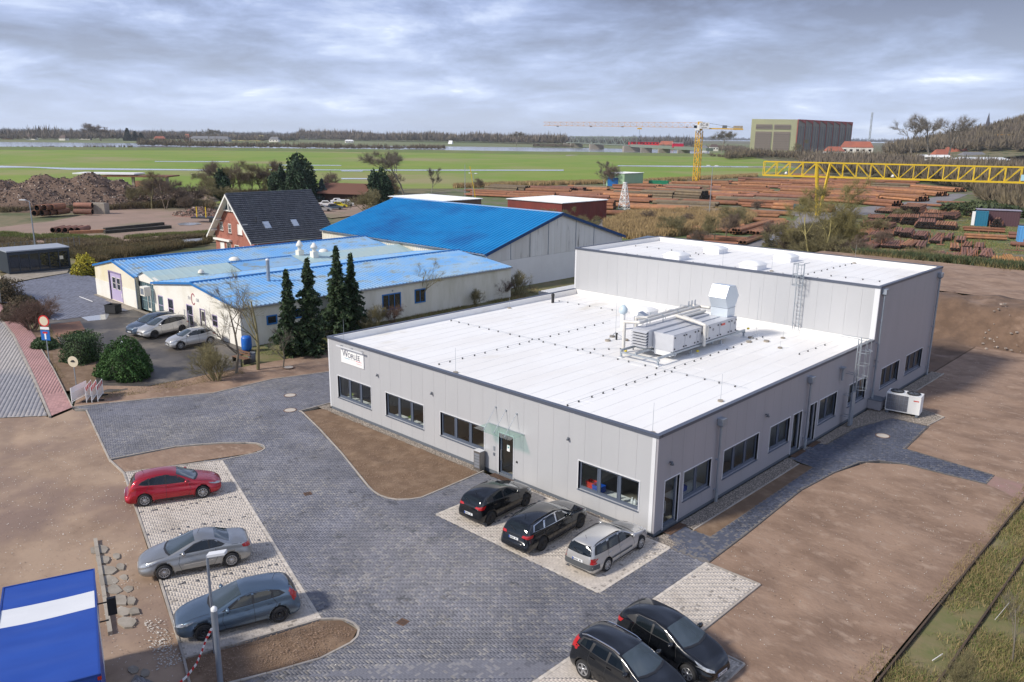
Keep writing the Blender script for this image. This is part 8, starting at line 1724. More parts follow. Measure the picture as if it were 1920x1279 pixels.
bush((-55.71,-8.09),(1.3,1.0,.8),'low spreading juniper at the foot of the road sign',m_yew,2500,.10,seed=6,cat='juniper',name='juniper')
hb4 = (-79.63,-3.91); bush((hb4[0]-3,hb4[1]-1.2),(4.2,1.5,2.2),'long clipped brown hedge at the left edge',m_dead,8000,.10,'box',seed=7,name='hedge',cat='hedge',rz=.3,lump=.06)
bush((-92.46,8.09),(2.2,1.8,2.3),'yellow-green forsythia bush beside the paved lot',m_fors,5000,.13,seed=8,lump=.25)
tree('near1',(-37.18,1.21),7.6,'bare slender tree left of the spruces with a forked crown',z=0); tree('near2',(-37.27,-0.56),6.6,'thin bare sapling beside the garden bench',z=0); tree('near2',(-36.10,2.74),3.2,'short bare stump-like sapling between bench and spruces',z=0)
tree('nearscrub2',(-36.69,-2.35),2.9,'leafless olive shrub in front of the small silver hatchback','shrub','bare_shrub',z=0,wide=1.2); tree('nearscrub2',(-39.28,-1.59),2.2,'lower leafless shrub beside the yard edge','shrub','bare_shrub',z=0)
tree('near1',(-44.63,23.91),5.6,'bare young tree before the long workshop wall',z=-.1)
for p,h,k,lab in (((-42.69,16.47),2.4,'nearscrub2','brown leafless shrub against the workshop wall right of the spruces'),((-43.17,18.96),2.2,'nearscrub','reddish leafless shrub under the square workshop window'),((-40.84,14.35),1.8,'nearscrub2','low leafless shrub near the office parapet'),((-45.37,33.47),2.8,'nearscrub2','leafless shrub at the far end of the workshop wall'),((-44.90,35.80),3.0,'nearscrub','leafless shrub before the shed gable'),((-44.54,38.07),3.2,'nearscrub2','tall leafless shrub before the shed gable'),((-43.84,30.76),2.0,'nearscrub2','small leafless shrub by the office parapet')): tree(k,p,h,lab,'shrub','bare_shrub',z=-.1)
for p,h,k,w,lab in (
  ((-190.2,51.4),4.4,'scrub1',1.30,'olive scrub bush at the left of the row behind the dirt lot'),
  ((-184.8,53.1),6.8,'tree2',1.20,'bare olive tree behind the dirt lot, second group from the left'),
  ((-180.2,54.1),9.0,'tree2',1.20,'tall bare olive tree behind the dirt lot'),
  ((-176.8,55.9),7.6,'tree3',1.20,'brown bare tree behind the dirt lot, right of the tall one'),
  ((-178.9,60.5),5.5,'scrub2',1.40,'brown scrub behind the pale rubble mound'),
  ((-192.2,54.0),3.2,'scrub2',1.30,'low brown scrub beside the rusty frame shed'),
  ((-194.2,62.2),6.8,'tree2',1.10,'bare tree in the second row behind the dirt lot'),
  ((-195.6,75.1),7.5,'tree2',1.30,'olive bare tree left of the brick house'),
  ((-199.1,80.0),8.7,'tree2',1.30,'tall olive bare tree behind the house ridge'),
  ((-200.4,85.0),9.9,'tree3',1.20,'brown bare tree above the house roof, leftmost tall one'),
  ((-202.3,89.3),10.2,'tree2',1.20,'olive bare tree above the middle of the house roof'),
  ((-200.5,91.7),9.5,'tree2',1.30,'olive bare tree right of the roof middle'),
  ((-202.5,96.2),10.3,'tree3',1.10,'dark brown bare tree above the right of the house roof'),
  ((-196.9,96.4),7.0,'tree2',1.20,'olive bare tree by the house gable end'),
  ((-185.7,67.4),5.6,'scrub2',1.40,'brown scrub left of the brick house'),
  ((-184.3,74.7),4.8,'scrub1',1.40,'olive scrub behind the brick house'),
  ((-172.4,59.0),3.8,'scrub2',1.30,'low brown scrub above the small rubble mound'),
  ((-198.1,117.4),7.1,'scrub2',1.20,'brown bare shrub right of the dark pine'),
  ((-178.1,107.1),4.8,'scrub1',1.10,'low shrub above the car lot'),
  ((-134.3,83.8),6.0,'scrub1',1.10,'olive shrub before the dark round pine'),
  ((-181.0,132.0),12.8,'tree1',1.35,'large spreading bare tree in front of the meadow'),
  ((-187.0,132.2),7.2,'scrub2',1.20,'brown shrub under the large bare tree'),
  ((-183.3,145.3),7.7,'birch',1.10,'bare birch right of the large bare tree'),
  ((-190.4,173.1),3.9,'scrub2',1.20,'small brown shrub at the meadow edge'),
  ((-163.3,107.1),2.6,'scrub2',1.10,'brown shrub behind the wooden hut'),
  ((-173.7,223.9),9.0,'birch',1.00,'bare birch left of the green shed'),
  ((-169.7,223.6),8.5,'scrub2',1.20,'brown bare shrub beside the birch and green shed'),
  ((-53.8,98.4),6.6,'tree2',0.90,'thin olive bare tree among the lower pipe stacks'),
  ((-54.6,103.2),4.9,'tree3',0.90,'thin brown bare tree among the lower pipe stacks'),
  ((-65.1,103.4),3.8,'scrub1',1.20,'olive scrub by the reed bank'),
  ((-53.0,91.8),3.3,'scrub2',1.20,'brown scrub behind the high roof'),
  ((-74.1,122.5),2.8,'scrub2',1.20,'brown scrub among the reeds'),
  ((-29.8,84.7),12.9,'bigwillow',1.15,'big yellow-twigged bare willow before the gantry legs'),
  ((-28.2,88.0),11.3,'willow',1.10,'second yellow-twigged bare tree right of the willow'),
  ((-34.3,89.0),6.2,'scrub1',1.20,'olive scrub left of the big willow'),
  ((-28.8,85.8),5.3,'scrub1',1.30,'olive scrub under the big willow'),
  ((-25.4,85.9),4.9,'scrub2',1.30,'brown scrub right of the big willow'),
  ((-24.9,88.6),3.6,'scrub1',1.30,'olive scrub above the roof edge'),
  ((-36.9,91.0),4.3,'scrub2',1.10,'brown scrub by the narrow track'),
  ((-34.0,105.2),6.5,'tree2',1.00,'olive bare tree behind the second willow'),
  ((-76.2,90.7),4.0,'scrub1',1.20,'olive scrub before the red shed'),
  ((-87.4,98.8),4.3,'tree2',1.00,'olive bare tree in front of the red shed roof'),
  ((-92.6,100.7),3.5,'scrub1',1.30,'olive scrub left of the red shed'),
  ((-9.1,72.1),2.4,'scrub2',1.20,'brown scrub at the far corner of the tall hall'),
  ((-5.5,83.4),1.7,'scrub1',1.30,'olive scrub on the bank crest at the right edge')): tree(k,p,h,lab,'shrub' if k.startswith('scrub') else 'tree','bare_shrub' if k.startswith('scrub') else 'bare_tree',wide=w)
bush((-175.3,91.9),(5.0,5.0,11.6),'large dark round pine right of the house roof',m_pine,9000,.42,z=-.3,seed=21,name='pine_tree',cat='pine',lump=.35); MB().cyl((0,0,0),(0,0,7.0),.3,n=8).build('trunk',b_brown,[o for o in COL.objects if o.get('label') == 'large dark round pine right of the house roof'][0])
bush((-181.1,90.5),(3.6,3.6,7.7),'smaller dark pine left of the large one',m_pine,9000,.42,z=-.3,seed=22,name='pine_tree',cat='pine',lump=.35); MB().cyl((0,0,0),(0,0,4.6),.3,n=8).build('trunk',b_brown,[o for o in COL.objects if o.get('label') == 'smaller dark pine left of the large one'][0])
bush((-159.7,105.8),(3.7,3.7,8.4),'dark round pine behind the blue shed roof',m_pine,9000,.42,z=-.3,seed=23,name='pine_tree',cat='pine',lump=.35); MB().cyl((0,0,0),(0,0,5.0),.3,n=8).build('trunk',b_brown,[o for o in COL.objects if o.get('label') == 'dark round pine behind the blue shed roof'][0])
bush((-198.1,81.4),(2.4,2.4,7.9),'dark conifer among the bare trees above the house',m_pine,9000,.42,z=-.3,seed=24,name='pine_tree',cat='pine',lump=.35); MB().cyl((0,0,0),(0,0,4.7),.3,n=8).build('trunk',b_brown,[o for o in COL.objects if o.get('label') == 'dark conifer among the bare trees above the house'][0])
conifer((-171.7,96.5),31,6.2,2.9,'blue-grey spruce between the dark pine and the hut',m_bsp,sz=.35)
bush((-36.0,198.3),(9,5,3.1),'dark green bramble thicket above the maroon cabin',m_ivy,6000,.5,z=-.2,seed=33,lump=.4,cat='thicket',name='bramble_thicket')

for p in ((-32.47,106.89),(-26.32,94.56),(-43.07,128.84),(-40.96,138.13),(-52.50,156.73),(-32.03,117.56),(-41.28,118.34),(-38.82,99.78),(-47.24,111.54),(-51.15,113.14),(-60.73,108.52),(-74.10,114.43),(-82.94,120.63),(-80.18,165.22),(-67.23,130.58),(-47.42,172.24),(-14.45,87.94),(-19.42,96.07)): tree(rnd.choice(('scrub1','scrub2')),p,rnd.uniform(2.2,4.2),'bare brown-green scrub bush growing between the pipe stacks','shrub','bare_shrub','scrub bushes between the pipe stacks',wide=1.3)
# ---- undergrowth, reeds, grass: uncountable, each one mesh
def tufts(name,poly,n,h,m,z=0,w=.02,seed=1,lean=.4,hv=.5,zf=None):
 rs = np.random.RandomState(seed); P = np.array(poly); lo = P.min(0); hi = P.max(0); out = np.zeros((0,2))
 while len(out) < n: q = rs.uniform(lo,hi,(n*2,2)); q = q[inpoly(q,poly)]; q = q[fbm(q[:,0],q[:,1],.35,3) > rs.uniform(.30,.56,len(q))]; out = np.vstack([out,q])
 out = out[:n]; a = rs.uniform(0,6.28,n); H_ = h*rs.uniform(hv,1.2,n); l = lean*H_*rs.normal(size=n); z = z if zf is None else np.array([zf(*q) for q in out])
 V = np.zeros((n,3,3)); c,s_ = np.cos(a)*w,np.sin(a)*w; V[:,0,0] = out[:,0]-c; V[:,0,1] = out[:,1]-s_; V[:,0,2] = z; V[:,1,0] = out[:,0]+c; V[:,1,1] = out[:,1]+s_; V[:,1,2] = z; b_ = rs.uniform(0,6.28,n); V[:,2,0] = out[:,0]+np.cos(b_)*l; V[:,2,1] = out[:,1]+np.sin(b_)*l; V[:,2,2] = z+H_
 o = ob(name,np_mesh(name,V.reshape(-1,3),np.arange(n*3).reshape(-1,3),m)); o['kind'] = 'stuff'; return o
m_dry = mat('dry_grass',(.30,.22,.11),(.20,.17,.07),.5,.95,isl=.4); m_reed = mat('reed',(.38,.27,.13),(.28,.20,.10),.3,.95,isl=.35); m_gr = mat('green_blades',(.10,.15,.03),(.17,.18,.05),.6,.95,isl=.4); m_brn = mat('brown_brush',(.15,.11,.065),(.17,.14,.07),.3,.95,isl=.4)
tufts('dry_grass',[(11.3,-9),(22,-9),(26,20),(20,40),(13.5,40),(11.6,20),(11.35,10)],120000,.22,m_dry,-.03,.012,1,.8); tufts('green_grass',[(11.3,-9),(22,-9),(26,20),(20,40),(13.5,40),(11.6,20),(11.35,10)],110000,.15,m_gr,-.03,.012,2,.8)
tufts('dry_grass',[(10.4,-9),(11.3,-9),(11.6,20),(13.5,40),(12,40),(10.8,20),(10.7,5)],6000,.16,m_dry,-.02,.01,3,.8)
tufts('lawn_grass',[(-44,3.6),(-42.8,2.0),(-37.94,7.30),(-25.9,12.5),(-25.9,37),(-47.8,37),(-44.2,6)],60000,.13,m_gr,-.16,.02,4,.6); tufts('dry_grass',[(-40,9),(-30,11),(-26,20),(-27,44),(-47,44),(-43.9,20)],30000,.28,m_dry,-.16,.02,5,.6)
tufts('reeds',[(-86.01,108.46),(-95.34,130.97),(-90.91,149.72),(-79.71,158.76),(-69.92,145.36),(-61.98,120.98),(-63.72,107.72),(-64.75,91.59),(-73.53,93.80)],60000,1.5,m_reed,-.2,.10,6,.35)
tufts('reeds',[(-195.57,165.97),(-189.79,201.28),(-176.58,251.56),(-173.30,345.54),(-182.03,362.43),(-183.96,262.13),(-199.54,212.03),(-204.87,174.45)],26000,1.4,m_reed,-.3,.16,7,.3)
tufts('brown_brush',[(-146.69,9.63),(-146.09,12.76),(-137.95,19.69),(-124.71,21.13),(-121.14,15.01),(-122.23,6.37),(-121.12,3.29)],24000,.55,m_brn,-.2,.05,8,.6)
tufts('brown_brush',[(-131.42,13.50),(-127.97,24.06),(-123.97,40.82),(-119.98,39.12),(-119.30,29.47),(-119.45,20.86),(-119.06,13.56)],36000,.55,m_brn,-.2,.05,9,.6); tufts('green_grass',[(-147.85,13.23),(-129.49,24.63),(-125.54,41.61),(-122.24,40.25),(-125.02,22.95),(-139.41,10.97)],20000,.6,m_gr,-.2,.07,10,.6)
tufts('brown_brush',[(-114.12,11.95),(-113.06,18.46),(-112.63,26.56),(-113.63,35.92),(-110.33,34.27),(-106.57,23.91),(-100.57,12.70),(-110.13,11.38)],60000,.95,mat('hedge_twigs',(.17,.125,.06),(.11,.095,.045),.3,.95,isl=.4),-.2,.05,11,.4)
tufts('brown_brush',[(-182.65,46.40),(-179.53,59.72),(-168.52,63.80),(-176.88,68.01),(-191.78,65.31),(-194.61,50.99)],26000,1.6,m_brn,-.2,.12,12,.5); tufts('brown_brush',[(-201.30,77.20),(-194.32,99.76),(-185.96,133.48),(-198.09,143.16),(-210.18,109.44),(-216.84,84.82)],30000,1.8,m_brn,-.3,.14,13,.5)
tufts('brown_brush',[(-192.73,25.23),(-182.65,46.40),(-188.46,48.63),(-201.60,27.61)],14000,1.2,m_brn,-.2,.12,14,.5)
tufts('bramble',[(-22,79.2),(-4,80),(30,82),(30,86),(-4,84.5),(-22,83)],40000,1.1,m_ivy,2.6,.14,15,.8); tufts('dry_grass',[(-22,77.5),(-4,78.5),(30,80),(30,86),(-22,84)],15000,1.1,m_dry,2.6,.05,16,.6)
tufts('yard_grass',[(-18.27,69.66),(-10.19,80.97),(-0.29,91.61),(-14.55,161.65),(-42.41,199.52),(-57.04,181.77),(-44.83,126.82)],60000,.13,m_gr,-.2,.05,17,.6); tufts('yard_dry_grass',[(-53.66,83.16),(-18.27,69.66),(-10.19,80.97),(-0.29,91.61),(-14.55,161.65),(-42.41,199.52),(-61.18,165.87),(-43.61,94.41)],30000,.2,m_dry,-.2,.05,18,.6)
tufts('brown_brush',[(-33.83,80.26),(-18.27,69.66),(-17.15,73.48),(-30.26,100.16),(-53.28,147.01),(-53.23,131.16)],40000,1.5,mat('olive_brush',(.13,.115,.05),(.10,.085,.045),.3,.95,isl=.4),-.2,.07,19,.5)
tufts('soil_weeds',[(-62,-5.5),(-58,-8.5),(-47.95,-9.45),(-39.63,-10.80),(-38.84,-6.45),(-38.08,0.28),(-36.80,-0.07),(-36.71,-6.61),(-38.47,-11.28),(-46.74,-10.29)],5000,.10,m_dry,-.02,.012,20,.8)
# willow shoots and fallen sticks in the near right corner
for i,(x,y,h) in enumerate(((14.9,3.5,3.6),(15.6,5.2,3.9),(14.2,1.2,2.8),(16.4,8.0,3.6),(15.1,-1.5,2.9),(13.6,-2.8,2.2),(14.0,6.2,2.2),(17.0,4.0,4.2))): tree('nearscrub2' if i % 2 else 'near2',(x,y),h,['tall green willow shoot at the right edge','leaning willow shoot in the corner grass','short willow shoot by the rusty rail','pale willow shoot behind the others'][i % 4]+(' further back' if i > 3 else ''),'shoot','willow_shoot','willow shoots in the grass',z=0,wide=.6)
MB().beam((13.1,3.4,.1),(13.2,5.0,.16),.018).build('fallen_stick',m_wht,None,label='pale fallen stick lying in the grass beyond the rails',cat='stick'); MB().beam((12.2,-.9,.08),(12.35,-.3,.12),.03).build('fallen_stick',m_wht,None,label='short pale stick lying between the rails',cat='stick')
m_rail = mat('rusty_rail',(.09,.055,.035),(.06,.045,.03),3,.85)
for x,lab in ((11.25,'rusty rail along the edge of the bare plot'),(12.72,'rusty rail overgrown with grass, right one')):
 t = thing('rail',lab,'rail',(x,0,0)); MB().bb(-.035,.035,-14,50,.09,.13).build('rail_head',m_rail,t); MB().bb(-.01,.01,-14,50,.02,.089).build('rail_web',m_rail,t); MB().bb(-.06,.06,-14,50,0,.019).build('rail_foot',m_rail,t)
# ---- rubble heap
def heap(name,c,rx,ry,h,rot,m,deb,n,seed,lab):
 t = thing(name,lab,'rubble heap',(c[0],c[1],-.3),rot); V,Fs = [],[]; k = 46; mrs = random.Random(seed); vs = []
 def hf(u,v):
  q = max(0,1-math.hypot(u,v)**2.2); return .82*h*q**.7*(.62+.75*noise.fractal((u*2.4+seed,v*2.4,seed),1,2,4)*.6+.25*noise.noise((u*1.1,v*1.3,seed)))
 for i in range(k+1):
  for j in range(k+1): u,v = i/k*2-1,j/k*2-1; vs.append((u*rx,v*ry,max(-.1,hf(u,v))))
 b = MB(); b.add(vs,[(i*(k+1)+j,(i+1)*(k+1)+j,(i+1)*(k+1)+j+1,i*(k+1)+j+1) for i in range(k) for j in range(k)],0,True); b.build('mound',m,t)
 rs = np.random.RandomState(seed); C = []; S_ = []
 while len(C) < n:
  u,v = rs.uniform(-1,1,2)
  if math.hypot(u,v) < .95: C.append((u*rx,v*ry,max(0,hf(u,v))+.03))
 C = np.array(C); sz = rs.uniform(.04,.24,(n,1,1))**1.0*np.stack([rs.uniform(.5,1.4,n),rs.uniform(.3,1,n),rs.uniform(.2,.8,n)],1)[:,None,:]
 cube = np.array([(x,y,z) for z in (-1,1) for x,y in ((-1,-1),(1,-1),(1,1),(-1,1))]); Vv = cube[None]*sz; a = rs.uniform(0,6.28,n); ca,sa = np.cos(a)[:,None],np.sin(a)[:,None]; tl = rs.uniform(-.6,.6,n)[:,None]
 X_ = Vv[...,0]*ca-Vv[...,1]*sa; Y_ = Vv[...,0]*sa+Vv[...,1]*ca; Z_ = Vv[...,2]+X_*tl; P_ = np.stack([X_,Y_,Z_],-1)+C[:,None]; f = np.array([(4,5,6,7),(0,1,5,4),(1,2,6,5),(2,3,7,6),(3,0,4,7)])
 o = ob('debris',np_mesh('debris',P_.reshape(-1,3),(np.arange(n)[:,None,None]*8+f).reshape(-1,4),deb),t); o['kind'] = 'stuff'
m_heap = mat('rubble_earth',(.11,.072,.052),(.16,.105,.075),.5,.95,bump=.1,bsc=2); m_deb = mat('rubble_debris',(.12,.08,.062),(.33,.28,.24),1.2,.9,isl=.75,thr=(.55,.6)); m_deb2 = mat('pale_debris',(.30,.23,.18),rough=.9,isl=.5)
heap('rubble_heap',(-206.9,34.8),24,16,9.9,.75,m_heap,m_deb,5200,3,'tall brown rubble heap at the left edge')
heap('rubble_heap',(-204.0,43.2),24,16,10.4,.75,m_heap,m_deb,5200,4,'highest brown rubble heap with pale debris')
heap('rubble_heap',(-197.5,48.8),19,13,8.9,.75,m_heap,m_deb,5200,5,'rubble heap sloping down behind the stacked pipes')
heap('rubble_heap',(-199.0,70.8),9,7,4.2,.7,m_deb2,m_deb2,1500,11,'small pale rubble mound behind the bare trees')
heap('rubble_heap',(-157.7,55.6),6.5,5,2.5,.7,mat('brick_earth',(.2,.11,.085),rough=.95),m_deb,1200,12,'low reddish rubble mound left of the brick house')

# ============================================================ far distance
def forest(name,pts,depth,n,h,m,seed,hv=.35,z=-.3,base=None,w=.5):
 """far-off wood along a line: every tree a fan of fine upward slivers"""
 rs = np.random.RandomState(seed); P = np.array(pts,float); L_ = np.r_[0,np.cumsum(np.linalg.norm(np.diff(P,axis=0),axis=1))]; t = rs.rand(n)*L_[-1]; c = np.c_[np.interp(t,L_,P[:,0]),np.interp(t,L_,P[:,1])]
 v = c-np.array([CAM.x,CAM.y]); dn = v/np.linalg.norm(v,axis=1,keepdims=True); c = c+dn*(rs.rand(n,1)*depth); H_ = h*(1-hv+2*hv*fbm(c[:,0],c[:,1],.008,3))*rs.uniform(.75,1.25,n)
 k = 34; z = np.full(n,z) if base is None else np.array([base(*q) for q in c]); R_h = H_*rs.uniform(.30,.5,n); d = rs.normal(size=(n,k,3)); d[...,2] = np.abs(d[...,2])*.95; d /= np.linalg.norm(d,axis=2,keepdims=True); r = rs.uniform(.35,1,(n,k,1))
 C = np.stack([c[:,0],c[:,1],z+H_*.28],1)[:,None]; tip = C+d*r*np.stack([R_h,R_h,H_*.72],1)[:,None]; s_ = rs.normal(size=(n,k,3))*np.array([1,1,.8]); s_ = s_*(H_*.05*w*2)[:,None,None]; lo = C+(tip-C)*rs.uniform(.1,.6,(n,k,1)); lo[...,2] -= H_[:,None]*.12
 V = np.stack([lo-s_*.6,lo+s_*.6,tip],2); o = ob(name,np_mesh(name,V.reshape(-1,3),np.arange(n*k*3).reshape(-1,3),m)); o['kind'] = 'stuff'; return o
f_a = mat('far_wood_brown',(.15,.12,.095),(.18,.15,.11),.01,.95,isl=.35); f_b = mat('far_wood_grey',(.155,.14,.135),(.12,.11,.10),.01,.95,isl=.3); f_g = mat('far_conifer',(.03,.05,.03),(.05,.06,.035),.02,.95,isl=.3); f_s = mat('near_scrub_wood',(.16,.13,.08),(.12,.095,.065),.02,.95,isl=.4); f_h = mat('hazy_wood',(.125,.125,.135),(.10,.105,.115),.01,.95,isl=.2)
forest('distant_wood',[(-2657.05,497.04),(-2716.07,995.72),(-2227.41,1269.25),(-2045.14,1523.52),(-1369.05,1502.56),(-853.92,1400.93)],700,4200,20,f_b,1,.6); forest('distant_wood',[(-2295.62,1420.77),(-1875.88,1396.13),(-1564.23,1508.61),(-1195.35,1418.32)],300,2400,27,f_a,2,.5); forest('distant_wood',[(-1824.42,373.96),(-1853.80,672.00),(-1799.90,799.32),(-1669.19,1028.02)],200,1000,20,f_a,3,.8)
forest('distant_conifers',[(-1986.55,505.22),(-1908.34,811.06),(-1669.19,1028.02)],150,120,17,f_g,4,.6); forest('ridge_wood',[(-4803.00,619.90),(-7016.66,3042.77),(-5936.93,5756.67),(-3231.57,6089.45),(-1798.54,6540.33)],1500,4600,36,f_h,5,.5)
forest('riverside_scrub',[(-1084.65,423.27),(-961.03,463.46),(-878.39,532.21),(-837.49,566.24),(-779.91,684.89)],110,900,9,f_s,6,.5); forest('riverside_scrub',[(-990.07,209.23),(-954.25,369.60)],8,120,4,f_s,7,.5); forest('riverside_scrub',[(-947.87,1037.79),(-890.95,1076.79)],60,150,7,f_a,8); forest('riverside_scrub',[(-704.31,1063.38),(-619.37,1076.55),(-487.44,932.82)],200,300,9,f_a,9)
forest('scrub_belt',[(-342.08,614.83),(-365.54,728.67),(-308.75,687.69),(-283.18,743.56),(-216.90,711.07)],140,900,8,f_s,10,.5); forest('scrub_belt',[(-156.69,380.90),(-132.92,387.82),(-95.60,346.65),(-65.63,302.49),(-33.65,249.54)],160,1500,9,f_s,11,.5); forest('scrub_belt',[(-202.80,456.92),(-176.22,471.45),(-132.54,475.04),(-82.05,495.71)],160,900,10,f_a,12,.5); forest('scrub_belt',[(-55.78,264.76),(-38.56,223.88),(-23.96,200.27)],40,260,7,f_s,13,.4); forest('scrub_belt',[(-446.26,744.34),(-427.33,733.75),(-382.81,687.25)],30,60,4,f_s,14)
# wooded hill at the right
def hill_h(x,y):
 d = Vector((x,y,0))-CAM; zc = d.dot(F_)*1.0; px = 960+1524*(d.dot(Rv)/zc); t = max(0,(px-1660)/300); return min(75,50*min(t,1)**1.15+max(0,t-1)*30)*min(1,max(0,(zc-800)/260))
V,Fs = fill_poly([(-351.79,999.15),(-227.06,866.22),(-127.67,1083.46),(44.05,1458.75),(89.55,4501.47),(-641.42,3260.91),(-624.30,1751.51)],45); b = MB(); b.add([(v.x,v.y,hill_h(v.x,v.y)-.4) for v in V],Fs,0,True); me = b.mesh('hill',m_scrub); o = ob('hill',me); o['kind'] = 'structure'
forest('hill_wood',[(-348.63,1007.69),(-265.90,967.57),(-202.84,963.37),(-145.70,1044.04)],420,3800,16,mat('hill_wood_twigs',(.17,.14,.09),(.13,.105,.08),.02,.95,isl=.4),15,.4,base=lambda x,y: hill_h(x,y)-.5)
# bridge
m_br = mat('bridge_green',(.17,.20,.17),rough=.7); m_pier = mat('pier_stone',(.28,.25,.21),rough=.9)
br = thing('river_bridge','grey-green steel truss railway and road bridge over the river','bridge',(0,0,0)); a0 = Vector((-993.43,1187.06)+(7.5,)); a1 = Vector((-629.81,884.03)+(7.5,)); a2 = Vector((-456.23,783.05)+(6.0,))
b = MB(); b.beam(a0,a1,9,1.6); b.beam(a1,a2,9,3.2); b.build('deck',m_br,br); d = (a1-a0); n_ = Vector((-d.y,d.x,0)).normalized(); nb = 16
for s_ in (-4.6,4.6):
 b = MB(); p = a0.lerp(a1,.10)+n_*s_; q = a1+n_*s_; up = Vector((0,0,11)); b.beam(p+up,q+up,1.0); b.beam(p,q,.8)
 for i in range(nb+1):
  t = i/nb; c = p.lerp(q,t); b.beam(c,c+up,.6)
  if i < nb: e = p.lerp(q,(i+1)/nb); b.beam(c if i % 2 else c+up,e+up if i % 2 else e,.6)
 b.build('truss',m_br,br)
for t in (.02,.16,.52,.98): MB().box(a0.lerp(a1,t)-Vector((0,0,5)),(12,22,8.5),rz=-.75).build('pier',m_pier,br)
for t in (.2,.45,.7): MB().box(a1.lerp(a2,t)-Vector((0,0,5)),(5,14,6),rz=-.75).build('pier',m_pier,br)
def block(name,lab,cat,p,w,l,h,rz,wm,rm=None,rh=0,z=-.3,wins=0,group=None):
 t = thing(name,lab,cat,(p[0],p[1],z),rz,group); MB().bb(-w/2,w/2,-l/2,l/2,0,h).build('wall',wm,t)
 if rm:
  e = .5; b = MB(); b.add([(-w/2-e,-l/2-e,h),(w/2+e,-l/2-e,h),(w/2+e,l/2+e,h),(-w/2-e,l/2+e,h),(-w/2+(l/2 if w > l else 0)*.5,0,h+rh),(w/2-(l/2 if w > l else 0)*.5,0,h+rh)],[(0,1,5,4),(1,2,5),(2,3,4,5),(3,0,4),(3,2,1,0)]); b.build('roof',rm,t)
 for i in range(wins):
  x = -w/2+w*(i+.5)/wins; MB().bb(x-w/wins*.22,x+w/wins*.22,-l/2-.08,-l/2-.01,h*.45,h*.75).build('window',m_dkglass,t)
 return t
FA = math.atan2(Rv.y,Rv.x); rr = mat('red_roof',(.36,.11,.06),(.28,.09,.06),.1,.8); rb_ = mat('brown_roof',(.10,.07,.06),rough=.85); rg = mat('grey_roof',(.16,.16,.17),rough=.8)
block('train','red train crossing the bridge approach','train',(-625.47,901.11),40,4,4.5,FA,mat('train_red',(.60,.02,.03),rough=.5),rg,.4,z=8,wins=9); block('lorry','white lorry with red tarpaulin on the bridge approach','lorry',(-522.36,822.69),13,4,5,FA,mat('lorry_red',(.55,.01,.05),rough=.5),m_white,.3,z=7)
FH = [((-774.49,1185.52),26,12,7,rr,6,'broad red-roofed house behind the red train'),((-624.50,1054.92),9,8,5,rg,3,'small white house right of the crane mast'),((-619.89,1074.37),12,9,6,rb_,4,'brown-roofed white house right of the crane mast'),((-1785.74,757.50),22,12,5,rr,5,'red-roofed house in the village right of the conifers'),((-1810.69,831.17),14,12,6,rr,9,'steep red barn gable in the village'),((-2009.54,785.23),20,10,4,rb_,5,'dark-roofed house between the village conifers'),((-1955.17,664.43),26,10,4,rb_,6,'dark-roofed farmhouse in the far village'),((-1815.46,574.26),16,10,4,rb_,6,'small dark-roofed house left of the bare poplars'),((-1899.34,540.41),20,10,5,rb_,6,'dark-roofed house near the left edge of the horizon'),((-1995.51,522.70),18,10,5,rr,5,'reddish house at the far left of the horizon'),((-1651.70,955.89),22,11,5,rg,6,'grey-roofed white house right of the yellow barracks'),((-1490.03,1041.41),18,8,4,m_white,3,'small white farm building on the far meadow'),((-1343.67,1204.77),8,8,.4,m_white,7,'white pointed tent on the far river bank')]
for p,w,l,h,rm,rh,lab in FH: block('distant_house',lab,'house',p,w,l,h,FA+rnd.uniform(-.5,.5),m_wr if rm is not rr else mat('far_brick',(.3,.16,.11),rough=.9),rm,rh,wins=3)
t = block('barracks','long pale yellow barracks with taller end wings in the village','building',(-1872.21,1012.85),60,14,9,FA,mat('pale_yellow',(.62,.52,.26),rough=.8),rb_,3,wins=14); [MB().bb(x-6,x+6,-9,9,0,14).build('end_wing',MT['pale_yellow'],t) for x in (-34,34)]
t = block('farm_hall','long low grey farm hall in the village','building',(-1714.46,837.29),85,20,6,FA,mat('grey_concrete',(.3,.29,.28),rough=.9),rg,5,wins=8)
# assembly hall by the harbour
ha = thing('assembly_hall','huge cream and brown shipyard hall with red-striped side by the river','building',(0,0,0)); h0 = Vector((-575.14,1099.02)+(0,)); m_hc = mat('hall_cream',(.50,.49,.27),(.44,.43,.26),.03,.85); m_hb = mat('hall_brown',(.27,.24,.20),(.22,.20,.17),.05,.85); m_hr = mat('hall_red',(.36,.05,.035),rough=.7)
e1 = Vector((Rv.x,Rv.y,0)).normalized(); ef = Vector((F_.x,F_.y,0)).normalized(); D0 = (h0-CAM).dot(F_); fw = 85*D0/1524; HH = 46.; h1 = h0+e1*fw; dr_ = (e1*.68+ef*.73).normalized(); h2 = h1+dr_*205; h3 = h0+dr_*205
b = MB(); b.prism([h0,h1,h2,h3],-.3,HH); b.build('wall',m_hc,ha); Z3 = Vector((0,0,1))
for u0,u1 in ((.10,.45),(.50,.86)):
 for z0,z1 in ((.04,.62),(.70,.84)):
  p,q = h0.lerp(h1,u0)-ef*.6,h0.lerp(h1,u1)-ef*.6; b = MB(); b.ext([p+Z3*HH*z0,q+Z3*HH*z0,q+Z3*HH*z1,p+Z3*HH*z1],ef*.5); pn = b.build('gate_panel',mat('gate_brown',(.27,.22,.18),rough=.85),ha); b = MB()
  for i in range(7 if z0 < .1 else 2): zz_ = HH*(z0+(z1-z0)*(i+1)/(8 if z0 < .1 else 3)); b.beam(p-ef*.2+Z3*zz_,q-ef*.2+Z3*zz_,.35)
  b.build('gate_rail',m_hb,pn)
